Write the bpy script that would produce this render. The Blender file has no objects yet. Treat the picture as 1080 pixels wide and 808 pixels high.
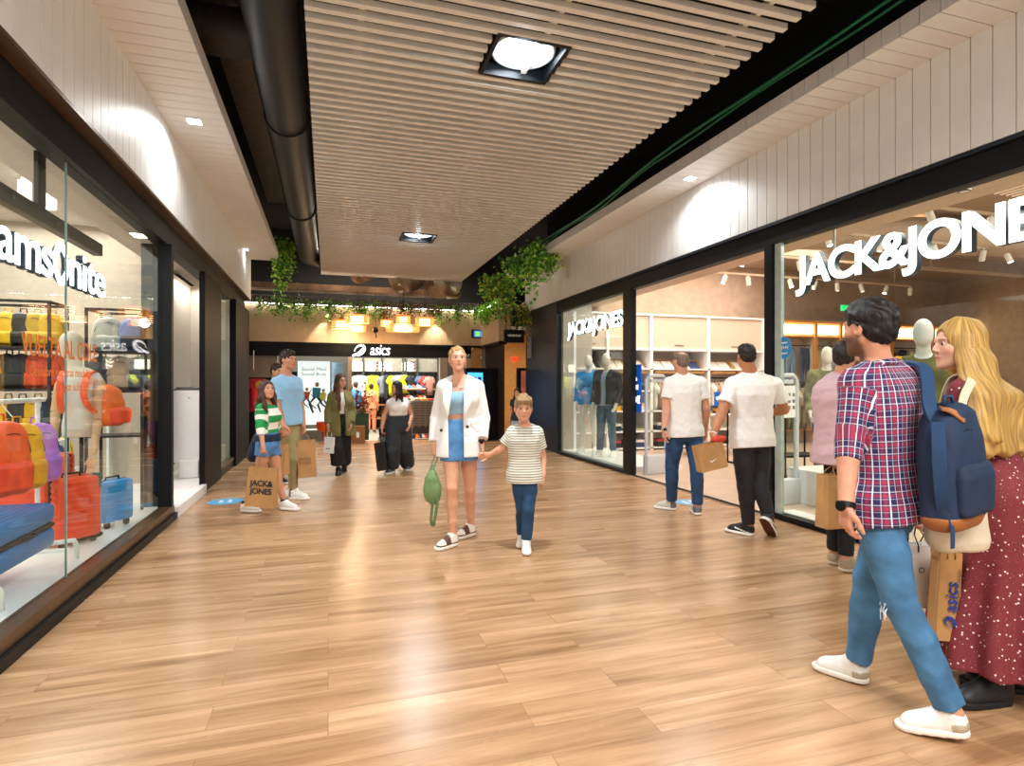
import bpy, bmesh, math, random
import numpy as np
from mathutils import Vector, Matrix, noise as mnoise
SC = bpy.context.scene
COL = SC.collection
PI = math.pi
rnd = random.Random(7)
# ------------------------------------------------------------------ camera model (1080 x 808)
F = 615.0; HC = 1.42; PY0 = 406.0
PSI = math.atan(0.3154); CS, SN = math.cos(PSI), math.sin(PSI)
FWD = Vector((SN, CS, 0)); RGT = Vector((CS, -SN, 0)); UP = Vector((0, 0, 1))
CAM = Vector((0, 0, HC))
def ray(px, py):
    a = (px-540)/F; b = (PY0-py)/F
    return Vector((a*CS+SN, CS-a*SN, b))
def W(px, py, Z): return CAM + ray(px, py)*Z
def G(px, py): return W(px, py, F*HC/(py-PY0))
def onX(px, py, X): r = ray(px, py); return CAM + r*(X/r.x)
def onY(px, py, Y): r = ray(px, py); return CAM + r*(Y/r.y)
def onZ(px, py, z): r = ray(px, py); return CAM + r*((z-HC)/r.z)
def YX(px, X): return onX(px, 400, X).y
def XY(px, Y): return onY(px, 400, Y).x

# ------------------------------------------------------------------ materials
MATS = {}
def srgb(h):
    if isinstance(h, str):
        h = h.lstrip('#'); c = [int(h[i:i+2], 16)/255 for i in (0, 2, 4)]
    else: c = h
    return tuple((x/12.92 if x <= .04045 else ((x+.055)/1.055)**2.4) for x in c)
def newmat(name):
    m = bpy.data.materials.new(name); m.use_nodes = True
    nt = m.node_tree; b = nt.nodes['Principled BSDF']
    return m, nt, b
def nd(nt, t, **kw):
    n = nt.nodes.new(t)
    for k, v in kw.items():
        if k in n.inputs: n.inputs[k].default_value = v
        else: setattr(n, k, v)
    return n
def mat(name, color, rough=.6, metal=0, emit=0, ecol=None, noise=.06, nscale=12, bump=0, bscale=60, spec=.5, alpha=1, stretch=(1,1,1), sheen=0):
    if name in MATS: return MATS[name]
    m, nt, b = newmat(name); c = srgb(color)
    b.inputs['Roughness'].default_value = rough; b.inputs['Metallic'].default_value = metal
    b.inputs['Specular IOR Level'].default_value = spec
    if sheen: b.inputs['Sheen Weight'].default_value = sheen
    tc = nd(nt, 'ShaderNodeTexCoord'); mp = nd(nt, 'ShaderNodeMapping'); mp.inputs['Scale'].default_value = stretch
    nt.links.new(tc.outputs['Object'], mp.inputs['Vector'])
    nz = nd(nt, 'ShaderNodeTexNoise'); nz.inputs['Scale'].default_value = nscale; nz.inputs['Detail'].default_value = 4
    nt.links.new(mp.outputs[0], nz.inputs['Vector'])
    cr = nd(nt, 'ShaderNodeValToRGB')
    lo = tuple(max(0, x*(1-noise*2)) for x in c); hi = tuple(min(1, x*(1+noise*2)) for x in c)
    cr.color_ramp.elements[0].color = (*lo, 1); cr.color_ramp.elements[1].color = (*hi, 1)
    cr.color_ramp.elements[0].position = .3; cr.color_ramp.elements[1].position = .7
    nt.links.new(nz.outputs[0], cr.inputs[0]); nt.links.new(cr.outputs[0], b.inputs['Base Color'])
    if emit:
        b.inputs['Emission Color'].default_value = (*srgb(ecol or color), 1); b.inputs['Emission Strength'].default_value = emit
    if bump:
        n2 = nd(nt, 'ShaderNodeTexNoise'); n2.inputs['Scale'].default_value = bscale; n2.inputs['Detail'].default_value = 3
        nt.links.new(mp.outputs[0], n2.inputs['Vector'])
        bp = nd(nt, 'ShaderNodeBump'); bp.inputs['Strength'].default_value = bump; bp.inputs['Distance'].default_value = .01
        nt.links.new(n2.outputs[0], bp.inputs['Height']); nt.links.new(bp.outputs[0], b.inputs['Normal'])
    if alpha < 1: b.inputs['Alpha'].default_value = alpha
    MATS[name] = m; return m
def emitmat(name, color, strength):
    if name in MATS: return MATS[name]
    m, nt, b = newmat(name)
    b.inputs['Base Color'].default_value = (*srgb(color), 1)
    b.inputs['Emission Color'].default_value = (*srgb(color), 1); b.inputs['Emission Strength'].default_value = strength
    MATS[name] = m; return m
def attrmat(name, rough=.6, bump=0, bscale=200, spec=.4, sss=0, stretch=(1,1,1), noise=.08, nscale=30, sheen=0):
    """material whose own colour comes from the per-vertex pigment attribute 'col'"""
    if name in MATS: return MATS[name]
    m, nt, b = newmat(name)
    at = nd(nt, 'ShaderNodeAttribute', attribute_name='col')
    tc = nd(nt, 'ShaderNodeTexCoord'); mp = nd(nt, 'ShaderNodeMapping'); mp.inputs['Scale'].default_value = stretch
    nt.links.new(tc.outputs['Object'], mp.inputs['Vector'])
    nz = nd(nt, 'ShaderNodeTexNoise'); nz.inputs['Scale'].default_value = nscale; nz.inputs['Detail'].default_value = 5
    nt.links.new(mp.outputs[0], nz.inputs['Vector'])
    mr = nd(nt, 'ShaderNodeMapRange'); mr.inputs[1].default_value = .3; mr.inputs[2].default_value = .7
    mr.inputs[3].default_value = 1-noise*2; mr.inputs[4].default_value = 1+noise*2
    nt.links.new(nz.outputs[0], mr.inputs[0])
    mx = nd(nt, 'ShaderNodeVectorMath', operation='SCALE'); nt.links.new(at.outputs['Color'], mx.inputs[0]); nt.links.new(mr.outputs[0], mx.inputs['Scale'])
    nt.links.new(mx.outputs[0], b.inputs['Base Color'])
    b.inputs['Roughness'].default_value = rough; b.inputs['Specular IOR Level'].default_value = spec
    if sheen: b.inputs['Sheen Weight'].default_value = sheen
    if sss:
        b.inputs['Subsurface Weight'].default_value = sss; b.inputs['Subsurface Radius'].default_value = (.02, .008, .004)
        b.inputs['Subsurface Scale'].default_value = .5
    if bump:
        n2 = nd(nt, 'ShaderNodeTexNoise'); n2.inputs['Scale'].default_value = bscale; n2.inputs['Detail'].default_value = 2
        nt.links.new(mp.outputs[0], n2.inputs['Vector'])
        bp = nd(nt, 'ShaderNodeBump'); bp.inputs['Strength'].default_value = bump; bp.inputs['Distance'].default_value = .005
        nt.links.new(n2.outputs[0], bp.inputs['Height']); nt.links.new(bp.outputs[0], b.inputs['Normal'])
    MATS[name] = m; return m

# ------------------------------------------------------------------ mesh batcher
class MB:
    def __init__(s): s.v = []; s.f = []
    def add(s, vs, fs):
        o = len(s.v); s.v += [tuple(v) for v in vs]; s.f += [tuple(i+o for i in f) for f in fs]; return s
    def box(s, x0, x1, y0, y1, z0, z1, M=None, bev=0):
        if x0 > x1: x0, x1 = x1, x0
        if y0 > y1: y0, y1 = y1, y0
        if z0 > z1: z0, z1 = z1, z0
        if bev:
            bev = min(bev, .45*min(x1-x0, y1-y0, z1-z0)); bm = bmesh.new()
            bmesh.ops.create_cube(bm, size=1)
            for v in bm.verts: v.co = ((x0+x1)/2+v.co.x*(x1-x0), (y0+y1)/2+v.co.y*(y1-y0), (z0+z1)/2+v.co.z*(z1-z0))
            bmesh.ops.bevel(bm, geom=bm.edges[:], offset=bev, segments=2, affect='EDGES', profile=.5)
            bm.verts.index_update()
            vs = [v.co.copy() for v in bm.verts]; fs = [[v.index for v in f.verts] for f in bm.faces]; bm.free()
        else:
            vs = [Vector(p) for p in ((x0,y0,z0),(x1,y0,z0),(x1,y1,z0),(x0,y1,z0),(x0,y0,z1),(x1,y0,z1),(x1,y1,z1),(x0,y1,z1))]
            fs = [(0,3,2,1),(4,5,6,7),(0,1,5,4),(1,2,6,5),(2,3,7,6),(3,0,4,7)]
        if M is not None: vs = [M @ v for v in vs]
        return s.add(vs, fs)
    def cyl(s, a, b, r, r2=None, n=16, caps=True):
        a = Vector(a); b = Vector(b); r2 = r if r2 is None else r2
        d = (b-a).normalized(); u = d.orthogonal().normalized(); w = d.cross(u)
        vs = []
        for p, rr in ((a, r), (b, r2)):
            for i in range(n):
                t = 2*PI*i/n; vs.append(p+(u*math.cos(t)+w*math.sin(t))*rr)
        fs = [(i, (i+1) % n, n+(i+1) % n, n+i) for i in range(n)]
        if caps: fs += [tuple(range(n-1, -1, -1)), tuple(range(n, 2*n))]
        return s.add(vs, fs)
    def tube(s, pts, r, n=8, closed=False):
        pts = [Vector(p) for p in pts]; m = len(pts); vs = []; fs = []
        prev = None
        for i, p in enumerate(pts):
            if closed: d = (pts[(i+1) % m]-pts[i-1])
            else: d = pts[min(i+1, m-1)]-pts[max(i-1, 0)]
            d.normalize()
            u = d.orthogonal().normalized() if prev is None else (prev-d*prev.dot(d)).normalized()
            prev = u; w = d.cross(u); rr = r[i] if isinstance(r, (list, tuple)) else r
            for k in range(n):
                t = 2*PI*k/n; vs.append(p+(u*math.cos(t)+w*math.sin(t))*rr)
        for i in range(m if closed else m-1):
            j = (i+1) % m
            for k in range(n): fs.append((i*n+k, i*n+(k+1) % n, j*n+(k+1) % n, j*n+k))
        if not closed: fs += [tuple(range(n-1, -1, -1)), tuple((m-1)*n+k for k in range(n))]
        return s.add(vs, fs)
    def lathe(s, prof, c=(0,0,0), n=24, M=None):
        vs = []; fs = []
        for r, z in prof:
            for k in range(n):
                t = 2*PI*k/n; v = Vector((r*math.cos(t), r*math.sin(t), z)); v = M @ v if M is not None else v
                vs.append(v+Vector(c))
        for i in range(len(prof)-1):
            for k in range(n): fs.append((i*n+k, i*n+(k+1) % n, (i+1)*n+(k+1) % n, (i+1)*n+k))
        return s.add(vs, fs)
    def strip(s, pts, w, th, side):
        """flat ribbon along pts: width w along the vector side, thickness th"""
        pts = [Vector(p) for p in pts]; vs = []; fs = []; m = len(pts)
        for i, p in enumerate(pts):
            d = (pts[min(i+1, m-1)]-pts[max(i-1, 0)]).normalized(); sd = Vector(side); sd = (sd-d*sd.dot(d)).normalized(); nn = d.cross(sd)
            ww = w[i] if isinstance(w, (list, tuple)) else w
            vs += [p+sd*ww/2+nn*th/2, p-sd*ww/2+nn*th/2, p-sd*ww/2-nn*th/2, p+sd*ww/2-nn*th/2]
        for i in range(m-1):
            for k in range(4): fs.append((i*4+k, i*4+(k+1) % 4, i*4+4+(k+1) % 4, i*4+4+k))
        fs += [(3,2,1,0), tuple((m-1)*4+k for k in range(4))]
        return s.add(vs, fs)
    def build(s, name, material, parent=None, smooth=False, M=None, mats=None, sub=0):
        me = bpy.data.meshes.new(name)
        me.from_pydata(s.v, [], s.f)
        if M is not None: me.transform(M)
        bm = bmesh.new(); bm.from_mesh(me); bmesh.ops.recalc_face_normals(bm, faces=bm.faces[:]); bm.to_mesh(me); bm.free()
        me.materials.append(material)
        if smooth is True: me.polygons.foreach_set('use_smooth', [True]*len(me.polygons))
        elif smooth: me.shade_smooth() if False else None
        o = bpy.data.objects.new(name, me); COL.objects.link(o)
        if smooth == 'auto':
            me.polygons.foreach_set('use_smooth', [True]*len(me.polygons))
            try: me.set_sharp_from_angle(angle=math.radians(35))
            except Exception: pass
        if parent is not None: put(o, parent)
        if sub:
            md = o.modifiers.new('sub', 'SUBSURF'); md.levels = md.render_levels = sub
        me.update(); return o
def put(o, parent):
    """parent o keeping its world place (parents here are only translated / z-rotated)"""
    o.parent = parent
    o.matrix_parent_inverse = wm(parent).inverted()
def wm(o):
    m = o.matrix_basis.copy()
    p = o.parent
    if p is not None: m = wm(p) @ o.matrix_parent_inverse @ m
    return m
def child(o, parent):
    """parent o, its mesh given in the parent's own space"""
    o.parent = parent; return o
def E(name, label, cat, loc=(0,0,0), rz=0, group=None):
    o = bpy.data.objects.new(name, None); COL.objects.link(o); o.location = loc; o.rotation_euler = (0,0,rz); o.empty_display_size = .1
    return tag(o, label, cat, group)
def tag(o, label, cat, group=None, kind=None):
    o['label'] = label; o['category'] = cat
    if group: o['group'] = group
    if kind: o['kind'] = kind
    return o
def struct(o, label=None):
    o['kind'] = 'structure'
    if label: o['label'] = label
    return o
def sbox(name, m, *b, bev=0, label=None):
    if isinstance(b[-1], str): label = b[-1]; b = b[:-1]
    return struct(MB().box(*b, bev=bev).build(name, m), label)
def copy_tree(o, parent=None, loc=None, rz=None, label=None):
    c = o.copy(); COL.objects.link(c)
    if parent is not None: c.parent = parent
    if loc is not None: c.location = loc
    if rz is not None: c.rotation_euler = (0, 0, rz)
    if label: c['label'] = label
    for ch in [x for x in KIDS.get(o.name, [])]:
        copy_tree(ch, c)
    return c
KIDS = {}
def kids_index():
    KIDS.clear()
    for o in bpy.data.objects:
        if o.parent is not None: KIDS.setdefault(o.parent.name, []).append(o)
def text(name, body, m, parent=None, size=.1, extr=.005, M=None, align='CENTER', bold=False, squeeze=1, shear=0, offset=0, space=1):
    cu = bpy.data.curves.new(name, 'FONT'); cu.body = body; cu.size = size; cu.extrude = extr; cu.align_x = align; cu.align_y = 'CENTER'
    cu.shear = shear; cu.offset = offset; cu.space_character = space
    o = bpy.data.objects.new(name, cu); COL.objects.link(o)
    dg = bpy.context.evaluated_depsgraph_get(); me = bpy.data.meshes.new_from_object(o.evaluated_get(dg))
    bpy.data.objects.remove(o); bpy.data.curves.remove(cu)
    if squeeze != 1: me.transform(Matrix.Diagonal((squeeze, 1, 1, 1)))
    if M is not None: me.transform(M)
    me.materials.clear(); me.materials.append(m)
    o = bpy.data.objects.new(name, me); COL.objects.link(o)
    if parent is not None: put(o, parent)
    return o
def scrawl(name, m, parent, M, w, h, n=9, seed=0, th=.1, extr=.003):
    """a line of unreadable running script, w x h, as thin raised strokes"""
    r = random.Random(seed); b = MB(); pts = []
    for i in range(n*6+1):
        t = i/(n*6); a = 2*PI*n*t; pts.append(M @ Vector((-w/2+w*t+h*.18*math.sin(a), h*.5*(.55+.45*math.sin(i*1.7+seed))*math.cos(a), extr)))
    b.tube(pts, h*th, n=5); return b.build(name, m, parent, smooth=True)
def frameM(origin, right, up):
    """matrix: local x -> right, y -> up, z -> right x up"""
    r = Vector(right).normalized(); u = Vector(up).normalized(); n = r.cross(u)
    M = Matrix(((r.x,u.x,n.x,0),(r.y,u.y,n.y,0),(r.z,u.z,n.z,0),(0,0,0,1)))
    return Matrix.Translation(Vector(origin)) @ M
# ------------------------------------------------------------------ setting materials
XL, XR = -1.53, 4.52
def floor_mat():
    m, nt, b = newmat('oak_planks'); L = nt.links
    tc = nd(nt, 'ShaderNodeTexCoord')
    br = nd(nt, 'ShaderNodeTexBrick', offset=.37, offset_frequency=2, squash=1.0)
    br.inputs['Scale'].default_value = 1; br.inputs['Brick Width'].default_value = 1.3; br.inputs['Row Height'].default_value = .19
    br.inputs['Mortar Size'].default_value = .0016; br.inputs['Mortar Smooth'].default_value = .1; br.inputs['Bias'].default_value = 0
    br.inputs['Color1'].default_value = (0, 0, 0, 1); br.inputs['Color2'].default_value = (1, 1, 1, 1); br.inputs['Mortar'].default_value = (.5, .5, .5, 1)
    L.new(tc.outputs['Object'], br.inputs['Vector'])
    # every plank shifts its own grain
    sh = nd(nt, 'ShaderNodeVectorMath', operation='MULTIPLY_ADD'); sh.inputs[1].default_value = (7, 13, 0)
    L.new(br.outputs['Color'], sh.inputs[0]); L.new(tc.outputs['Object'], sh.inputs[2])
    mp = nd(nt, 'ShaderNodeMapping'); mp.inputs['Scale'].default_value = (1.1, 13, 1); L.new(sh.outputs[0], mp.inputs[0])
    n1 = nd(nt, 'ShaderNodeTexNoise'); n1.inputs['Scale'].default_value = 1.0; n1.inputs['Detail'].default_value = 6; n1.inputs['Distortion'].default_value = .6
    L.new(mp.outputs[0], n1.inputs[0])
    mp2 = nd(nt, 'ShaderNodeMapping'); mp2.inputs['Scale'].default_value = (6, 110, 1); L.new(sh.outputs[0], mp2.inputs[0])
    n2 = nd(nt, 'ShaderNodeTexNoise'); n2.inputs['Scale'].default_value = 1.0; n2.inputs['Detail'].default_value = 3; L.new(mp2.outputs[0], n2.inputs[0])
    mp3 = nd(nt, 'ShaderNodeMapping'); mp3.inputs['Scale'].default_value = (.5, 3.0, 1); L.new(tc.outputs['Object'], mp3.inputs[0])
    n3 = nd(nt, 'ShaderNodeTexNoise'); n3.inputs['Scale'].default_value = 1.2; n3.inputs['Detail'].default_value = 3; L.new(mp3.outputs[0], n3.inputs[0])
    def mul(a, k, c=None):
        q = nd(nt, 'ShaderNodeMath', operation='MULTIPLY_ADD'); L.new(a, q.inputs[0]); q.inputs[1].default_value = k
        if c is None: q.inputs[2].default_value = 0
        elif isinstance(c, float): q.inputs[2].default_value = c
        else: L.new(c, q.inputs[2])
        return q.outputs[0]
    s = mul(n1.outputs[0], 1.05, -.3); s = mul(n2.outputs[0], .3, s); s = mul(br.outputs['Color'], .16, s); s = mul(n3.outputs[0], .45, s)
    s = mul(s, 1.0, -.16)
    cr = nd(nt, 'ShaderNodeValToRGB'); e = cr.color_ramp.elements
    e[0].position = 0.05; e[0].color = (*srgb('775438'), 1); e[1].position = .95; e[1].color = (*srgb('d6b08a'), 1)
    for p, c in ((.3, '98724f'), (.5, 'b18963'), (.7, 'c59c76')):
        x = e.new(p); x.color = (*srgb(c), 1)
    L.new(s, cr.inputs[0])
    mx = nd(nt, 'ShaderNodeMix', data_type='RGBA', blend_type='MULTIPLY'); mx.inputs[0].default_value = .55
    L.new(cr.outputs[0], mx.inputs[6])
    mo = nd(nt, 'ShaderNodeMapRange'); mo.inputs[3].default_value = 1; mo.inputs[4].default_value = .35; L.new(br.outputs['Fac'], mo.inputs[0])
    L.new(mo.outputs[0], mx.inputs[7]); L.new(mx.outputs[2], b.inputs['Base Color'])
    rr = nd(nt, 'ShaderNodeMapRange'); rr.inputs[3].default_value = .17; rr.inputs[4].default_value = .34; L.new(n3.outputs[0], rr.inputs[0]); L.new(rr.outputs[0], b.inputs['Roughness'])
    b.inputs['Specular IOR Level'].default_value = .5
    bp = nd(nt, 'ShaderNodeBump'); bp.inputs['Strength'].default_value = .25; bp.inputs['Distance'].default_value = .004
    hh = mul(n2.outputs[0], .5); hh2 = nd(nt, 'ShaderNodeMath', operation='SUBTRACT'); L.new(hh, hh2.inputs[0]); L.new(br.outputs['Fac'], hh2.inputs[1])
    L.new(hh2.outputs[0], bp.inputs['Height']); L.new(bp.outputs[0], b.inputs['Normal'])
    return m
def glass_mat(name, tint='f4faf8', ior=1.5, refl=1.0, rough=0.0):
    m = bpy.data.materials.new(name); m.use_nodes = True; nt = m.node_tree; nt.nodes.clear()
    out = nd(nt, 'ShaderNodeOutputMaterial'); mix = nd(nt, 'ShaderNodeMixShader')
    tr = nd(nt, 'ShaderNodeBsdfTransparent'); tr.inputs[0].default_value = (*srgb(tint), 1)
    gl = nd(nt, 'ShaderNodeBsdfGlossy'); gl.inputs['Roughness'].default_value = rough; gl.inputs[0].default_value = (1, 1, 1, 1)
    fr = nd(nt, 'ShaderNodeLayerWeight'); fr.inputs['Blend'].default_value = .5
    # Schlick: f0 + (1-f0) * facing^5
    pw = nd(nt, 'ShaderNodeMath', operation='POWER'); nt.links.new(fr.outputs['Facing'], pw.inputs[0]); pw.inputs[1].default_value = 5
    ma = nd(nt, 'ShaderNodeMath', operation='MULTIPLY_ADD'); nt.links.new(pw.outputs[0], ma.inputs[0]); ma.inputs[1].default_value = .9*refl; ma.inputs[2].default_value = .045*refl
    nt.links.new(ma.outputs[0], mix.inputs[0]); nt.links.new(tr.outputs[0], mix.inputs[1]); nt.links.new(gl.outputs[0], mix.inputs[2])
    nt.links.new(mix.outputs[0], out.inputs[0]); return m
M_floor = floor_mat()
M_glass = glass_mat('shop_glass', refl=.45)
M_dark_glass = glass_mat('smoked_glass', tint='55504a', refl=1.6)
M_white_plank = mat('painted_cladding', 'efeeeb', .45, noise=.015, nscale=3)
M_black = mat('black_metal', '101214', .45, metal=.0, noise=.1, spec=.22)
M_navy = mat('dark_steel_panel', '101a26', .42, metal=.0, noise=.1)
M_brownmetal = mat('bronze_metal', '6e563c', .35, metal=.6, noise=.06)
M_void = mat('ceiling_void_black', '050506', .9, noise=.2)
M_slat = mat('slat_aluminium', 'e0dad0', .45, noise=.02)
M_lip = mat('grey_profile', 'b8b0a4', .4, noise=.03)
M_pinkwall = mat('pale_plaster', 'd9cdc0', .8, noise=.015)
M_whitelam = mat('white_laminate', 'f2efec', .35, noise=.01)
M_beige = mat('beige_plaster', 'b9a28e', .85, noise=.05, nscale=4)
M_beigefloor = mat('beige_stone_tile', 'c9b19c', .3, noise=.05, nscale=3)
M_whitefloor = mat('white_plinth', 'f4f2ef', .3, noise=.01)
M_black_panel = mat('black_panel', '0b0b0d', .55, noise=.1, spec=.15)

sbox('floor', M_floor, -9, 17, -3.5, 15.2, -.06, 0, label='glossy oak plank floor of the mall corridor')
# ---- cladding on both sides: vertical boards below, cross boards on the soffit
def cladding(side, X, xs, y0, y1):
    b = MB(); sgn = 1 if side == 'left' else -1
    n = int((y1-y0)/.149)
    for i in range(n+1):
        a = y1-.149*(i+1)+.007; c = y1-.149*i
        if a < y0: break
        b.box(X-sgn*.02, X, a, c, 3.15, 3.97)
        b.box(X, xs, a, c, 3.97, 3.985)
        b.box(xs-sgn*.02, xs, a, c, 3.985, 4.11)
    struct(MB().box(X-sgn*.5, X-sgn*.012, y0, y1-.002, 3.16, 4.09).box(X-sgn*.1, xs-sgn*.012, y0, y1-.004, 3.98, 4.09).build('wall_backing_'+side, mat('dark_backing', '4a443c', .9)), 'dark backing seen in the joints of the %s cladding' % side)
    b.box(X-sgn*.5, X, y1, y1+.02, 3.15, 4.1)          # end cheek
    o = struct(b.build('wall_'+side, M_white_plank), 'white boarded fascia and soffit above the %s shop fronts' % side)
    return o
YE_L, YE_R = 12.9, 13.2
cladding('left', XL+.03, -.955, -3.4, YE_L)
cladding('right', XR-.02, 3.995, -3.4, YE_R)
sbox('trim_1', M_brownmetal, XL-.15, XL+.03, -3.4, YE_L, 3.125, 3.15, label='dark underside of the left fascia')
sbox('trim_2', M_black, XL-.22, XL-.08, -3.4, YE_L, 2.9, 3.13, label='black head beam of the left shop front')
sbox('trim_3', M_navy, XR-.02, XR+.14, -3.4, YE_R, 3.115, 3.145, label='blue-black underside of the right fascia')
sbox('trim_4', M_black, XR+.02, XR+.14, -3.4, YE_R, 2.92, 3.12, label='black head beam of the right shop front')
# ---- black void with its slab
sbox('ceiling', M_void, -9, 17, -3.5, 22, 5.3, 5.4, label='black concrete slab above the ceiling void')
sbox('wall_void_left', M_void, XL-.6, XL-.5, -3.5, 12.8, 4.1, 5.3)
sbox('wall_void_right', M_void, XR+.5, XR+.6, -3.5, 13.1, 4.1, 5.3)
# ---- slatted ceiling
b = MB(); X0, X1 = -.15, 3.08; zs = 3.92
dl = [(W(549, 62, 1), 0)]
p = onZ(552, 64, 3.92); q = onZ(441, 251, 3.92)
lamps = [(p.x, p.y, .30, .31), (q.x, q.y, .30, .31)]
y = -3.3
while y < 13.85:
    spans = [(X0, X1)]
    for lx, ly, hx, hy in lamps:
        if abs(y-ly) < hy: spans = [(X0, lx-hx), (lx+hx, X1)]
    for s0, s1 in spans: b.box(s0, s1, y, y+.048, zs, zs+.042)
    y += .125
for x in (.2, 1.5, 2.8): b.box(x, x+.04, -3.3, 13.85, zs+.042, zs+.08)
struct(b.build('ceiling_slats', M_slat), 'suspended ceiling of pale metal slats')
def downlight(lx, ly, size, label, power):
    t = E('recessed_downlight', label, 'ceiling light', (lx, ly, zs), group=None)
    f = MB(); s = size
    for (a0, a1, c0, c1) in ((-s, s, -s, -s+.03), (-s, s, s-.03, s), (-s, -s+.03, -s+.03, s-.03), (s-.03, s, -s+.03, s-.03)): f.box(a0, a1, c0, c1, -.005, .17)
    f.box(-s, s, -s, s, .165, .18)
    child(f.build('housing', M_black), t)
    r = MB(); r.lathe([(.2, .16), (.245, .12), (.252, .065), (.235, .055), (.215, .065), (.16, .12), (.145, .135)], n=40)
    child(r.build('reflector_ring', mat('lamp_reflector', 'dfe6ea', .25, metal=.3, noise=0), smooth=True), t)
    d = MB(); d.lathe([(0.0, .11), (.1, .115), (.15, .13)], n=32)
    child(d.build('bulb_disc', emitmat('lamp_glow', 'e8f4ff', 40), smooth=True), t)
    l = bpy.data.lights.new('downlight_beam', 'SPOT'); l.energy = power; l.spot_size = math.radians(150); l.spot_blend = .8; l.shadow_soft_size = .12; l.color = (.93, .97, 1)
    o = bpy.data.objects.new('downlight_beam', l); COL.objects.link(o); o.location = (lx, ly, zs+.03)
    l = bpy.data.lights.new('downlight_halo', 'POINT'); l.energy = 6; l.shadow_soft_size = .02; l.color = (.72, .88, 1)  # extra point lamp below the lens, imitates bluish bloom on the slats
    o = bpy.data.objects.new('downlight_halo', l); COL.objects.link(o); o.location = (lx, ly, zs-.03)
    return t
downlight(lamps[0][0], lamps[0][1], .285, 'large round recessed downlight near the camera in the slatted ceiling', 250)
downlight(lamps[1][0], lamps[1][1], .285, 'farther recessed downlight in the slatted ceiling, a thin bright slot', 250)
# ---- soffit downlights
def soffit_lamp(px, py, label, power=60, wallx=0):
    p = onZ(px, py, 3.965)
    t = E('soffit_downlight', label, 'ceiling light', (p.x, p.y, 3.968))
    child(MB().box(-.07, .07, -.07, .07, -.006, .0).build('rim', M_white_plank), t)
    child(MB().box(-.055, .055, -.055, .055, -.009, -.0065).build('lens', emitmat('soffit_lens', 'f4f8ff', 14)), t)
    l = bpy.data.lights.new('soffit_beam', 'SPOT'); l.energy = power; l.spot_size = math.radians(160); l.spot_blend = .6; l.shadow_soft_size = .06; l.color = (.95, .98, 1)
    o = bpy.data.objects.new('soffit_beam', l); COL.objects.link(o); o.location = (p.x+wallx, p.y, 3.94)
soffit_lamp(205, 128, 'square downlight in the left soffit nearest the camera', 60)
soffit_lamp(258, 263, 'small downlight at the far end of the left soffit', 45)
soffit_lamp(728, 188, 'square downlight in the right soffit', 75)
# ---- big black duct left of the slats, silver ducts and cable trays beyond the slats
M_duct = mat('black_spiral_duct', '141312', .5, metal=.0, noise=.1)
M_silver = mat('galvanised_duct', '9a8a78', .35, metal=.9, noise=.15, nscale=5)
M_tray = mat('cable_tray', '6f665c', .4, metal=.7, noise=.1)
b = MB(); pts = [Vector((-.40, -3.3+i*.06, 4.17)) for i in range(270)]
pts = [p for p in pts if p.y < 12.9]
rr = [.2+.006*(i % 2) for i in range(len(pts))]
for k in range(1, 12):
    a = k/11*PI/2; pts.append(Vector((-.40+.55*(1-math.cos(a)), 12.9+.55*math.sin(a), 4.17))); rr.append(.2+.006*(k % 2))
for k in range(40): pts.append(Vector((.15+.06*k, 13.45, 4.17))); rr.append(.2+.006*(k % 2))
b.tube(pts, rr, n=28)
duct = tag(b.build('spiral_duct', M_duct, smooth=True), 'long black spiral duct running beside the slatted ceiling', 'duct')
for yy in (3.2, 6.4, 9.6):
    c = MB(); c.tube([(-.40, yy-.03, 4.17), (-.40, yy+.03, 4.17)], .222, n=28); c.build('coupling', M_duct, duct)
b = MB()
b.box(-1.05, -.75, -3.3, 11.5, 4.75, 4.85); tag(b.build('cable_tray', M_tray), 'dim cable tray high in the dark gap left of the duct', 'cable tray')
b = MB(); b.cyl((-1.6, 5.6, 4.5), (-.3, 5.6, 4.5), .2, n=24)
for k in range(12): b.cyl((-1.55+k*.1, 5.6, 4.5), (-1.53+k*.1, 5.6, 4.5), .206, n=24)
tag(b.build('cross_duct', mat('shade_darkened_duct', '3a342e', .5, metal=.5), smooth='auto'), 'short dark duct crossing the ceiling gap above the left soffit', 'duct')  # duct metal darkened in its colour to stand for shade in the void
def sduct(px0, px1, py, lab):
    a = W(px0, py, 14.5); c = W(px1, py, 14.5); x = (a.x+c.x)/2; r = abs(c.x-a.x)/2*1.02; z = a.z
    b = MB(); pts = [Vector((x-.15*(k/20), 13.9+k*.026, z+.15)) for k in range(21)]; b.tube(pts, [r+.004*(k % 2) for k in range(21)], n=24)
    tag(b.build('silver_duct', M_silver, smooth=True), lab, 'duct', None)
sduct(374, 393, 300, 'narrow silver duct leftmost of three beyond the slatted ceiling')
sduct(414, 446, 302, 'middle silver duct of the three beyond the slatted ceiling')
sduct(452, 486, 305, 'wide silver duct rightmost of three beyond the slatted ceiling')
b = MB(); a = onY(268, 303, 14.6); c = onY(505, 303, 14.6)
b.box(a.x-1, c.x-.5, 14.45, 14.9, a.z-.02, a.z+.12)
tag(b.build('flat_duct', mat('copper_brown_duct', '8a6a50', .4, metal=.5, noise=.2, nscale=3)), 'flat brown duct running across behind the ceiling end', 'duct')  # brown metal with a mottled tone
b = MB(); z0 = onY(400, 324, 14.9).z; z1 = onY(400, 316, 14.9).z
b.box(-3, c.x, 14.85, 14.87, z0, z0+.02); b.box(-3, c.x, 14.85, 14.87, z1-.02, z1)
x = -2.9
while x < c.x: b.cyl((x, 14.86, z0), (x+.06, 14.86, z1), .012, n=5); x += .06
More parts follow.
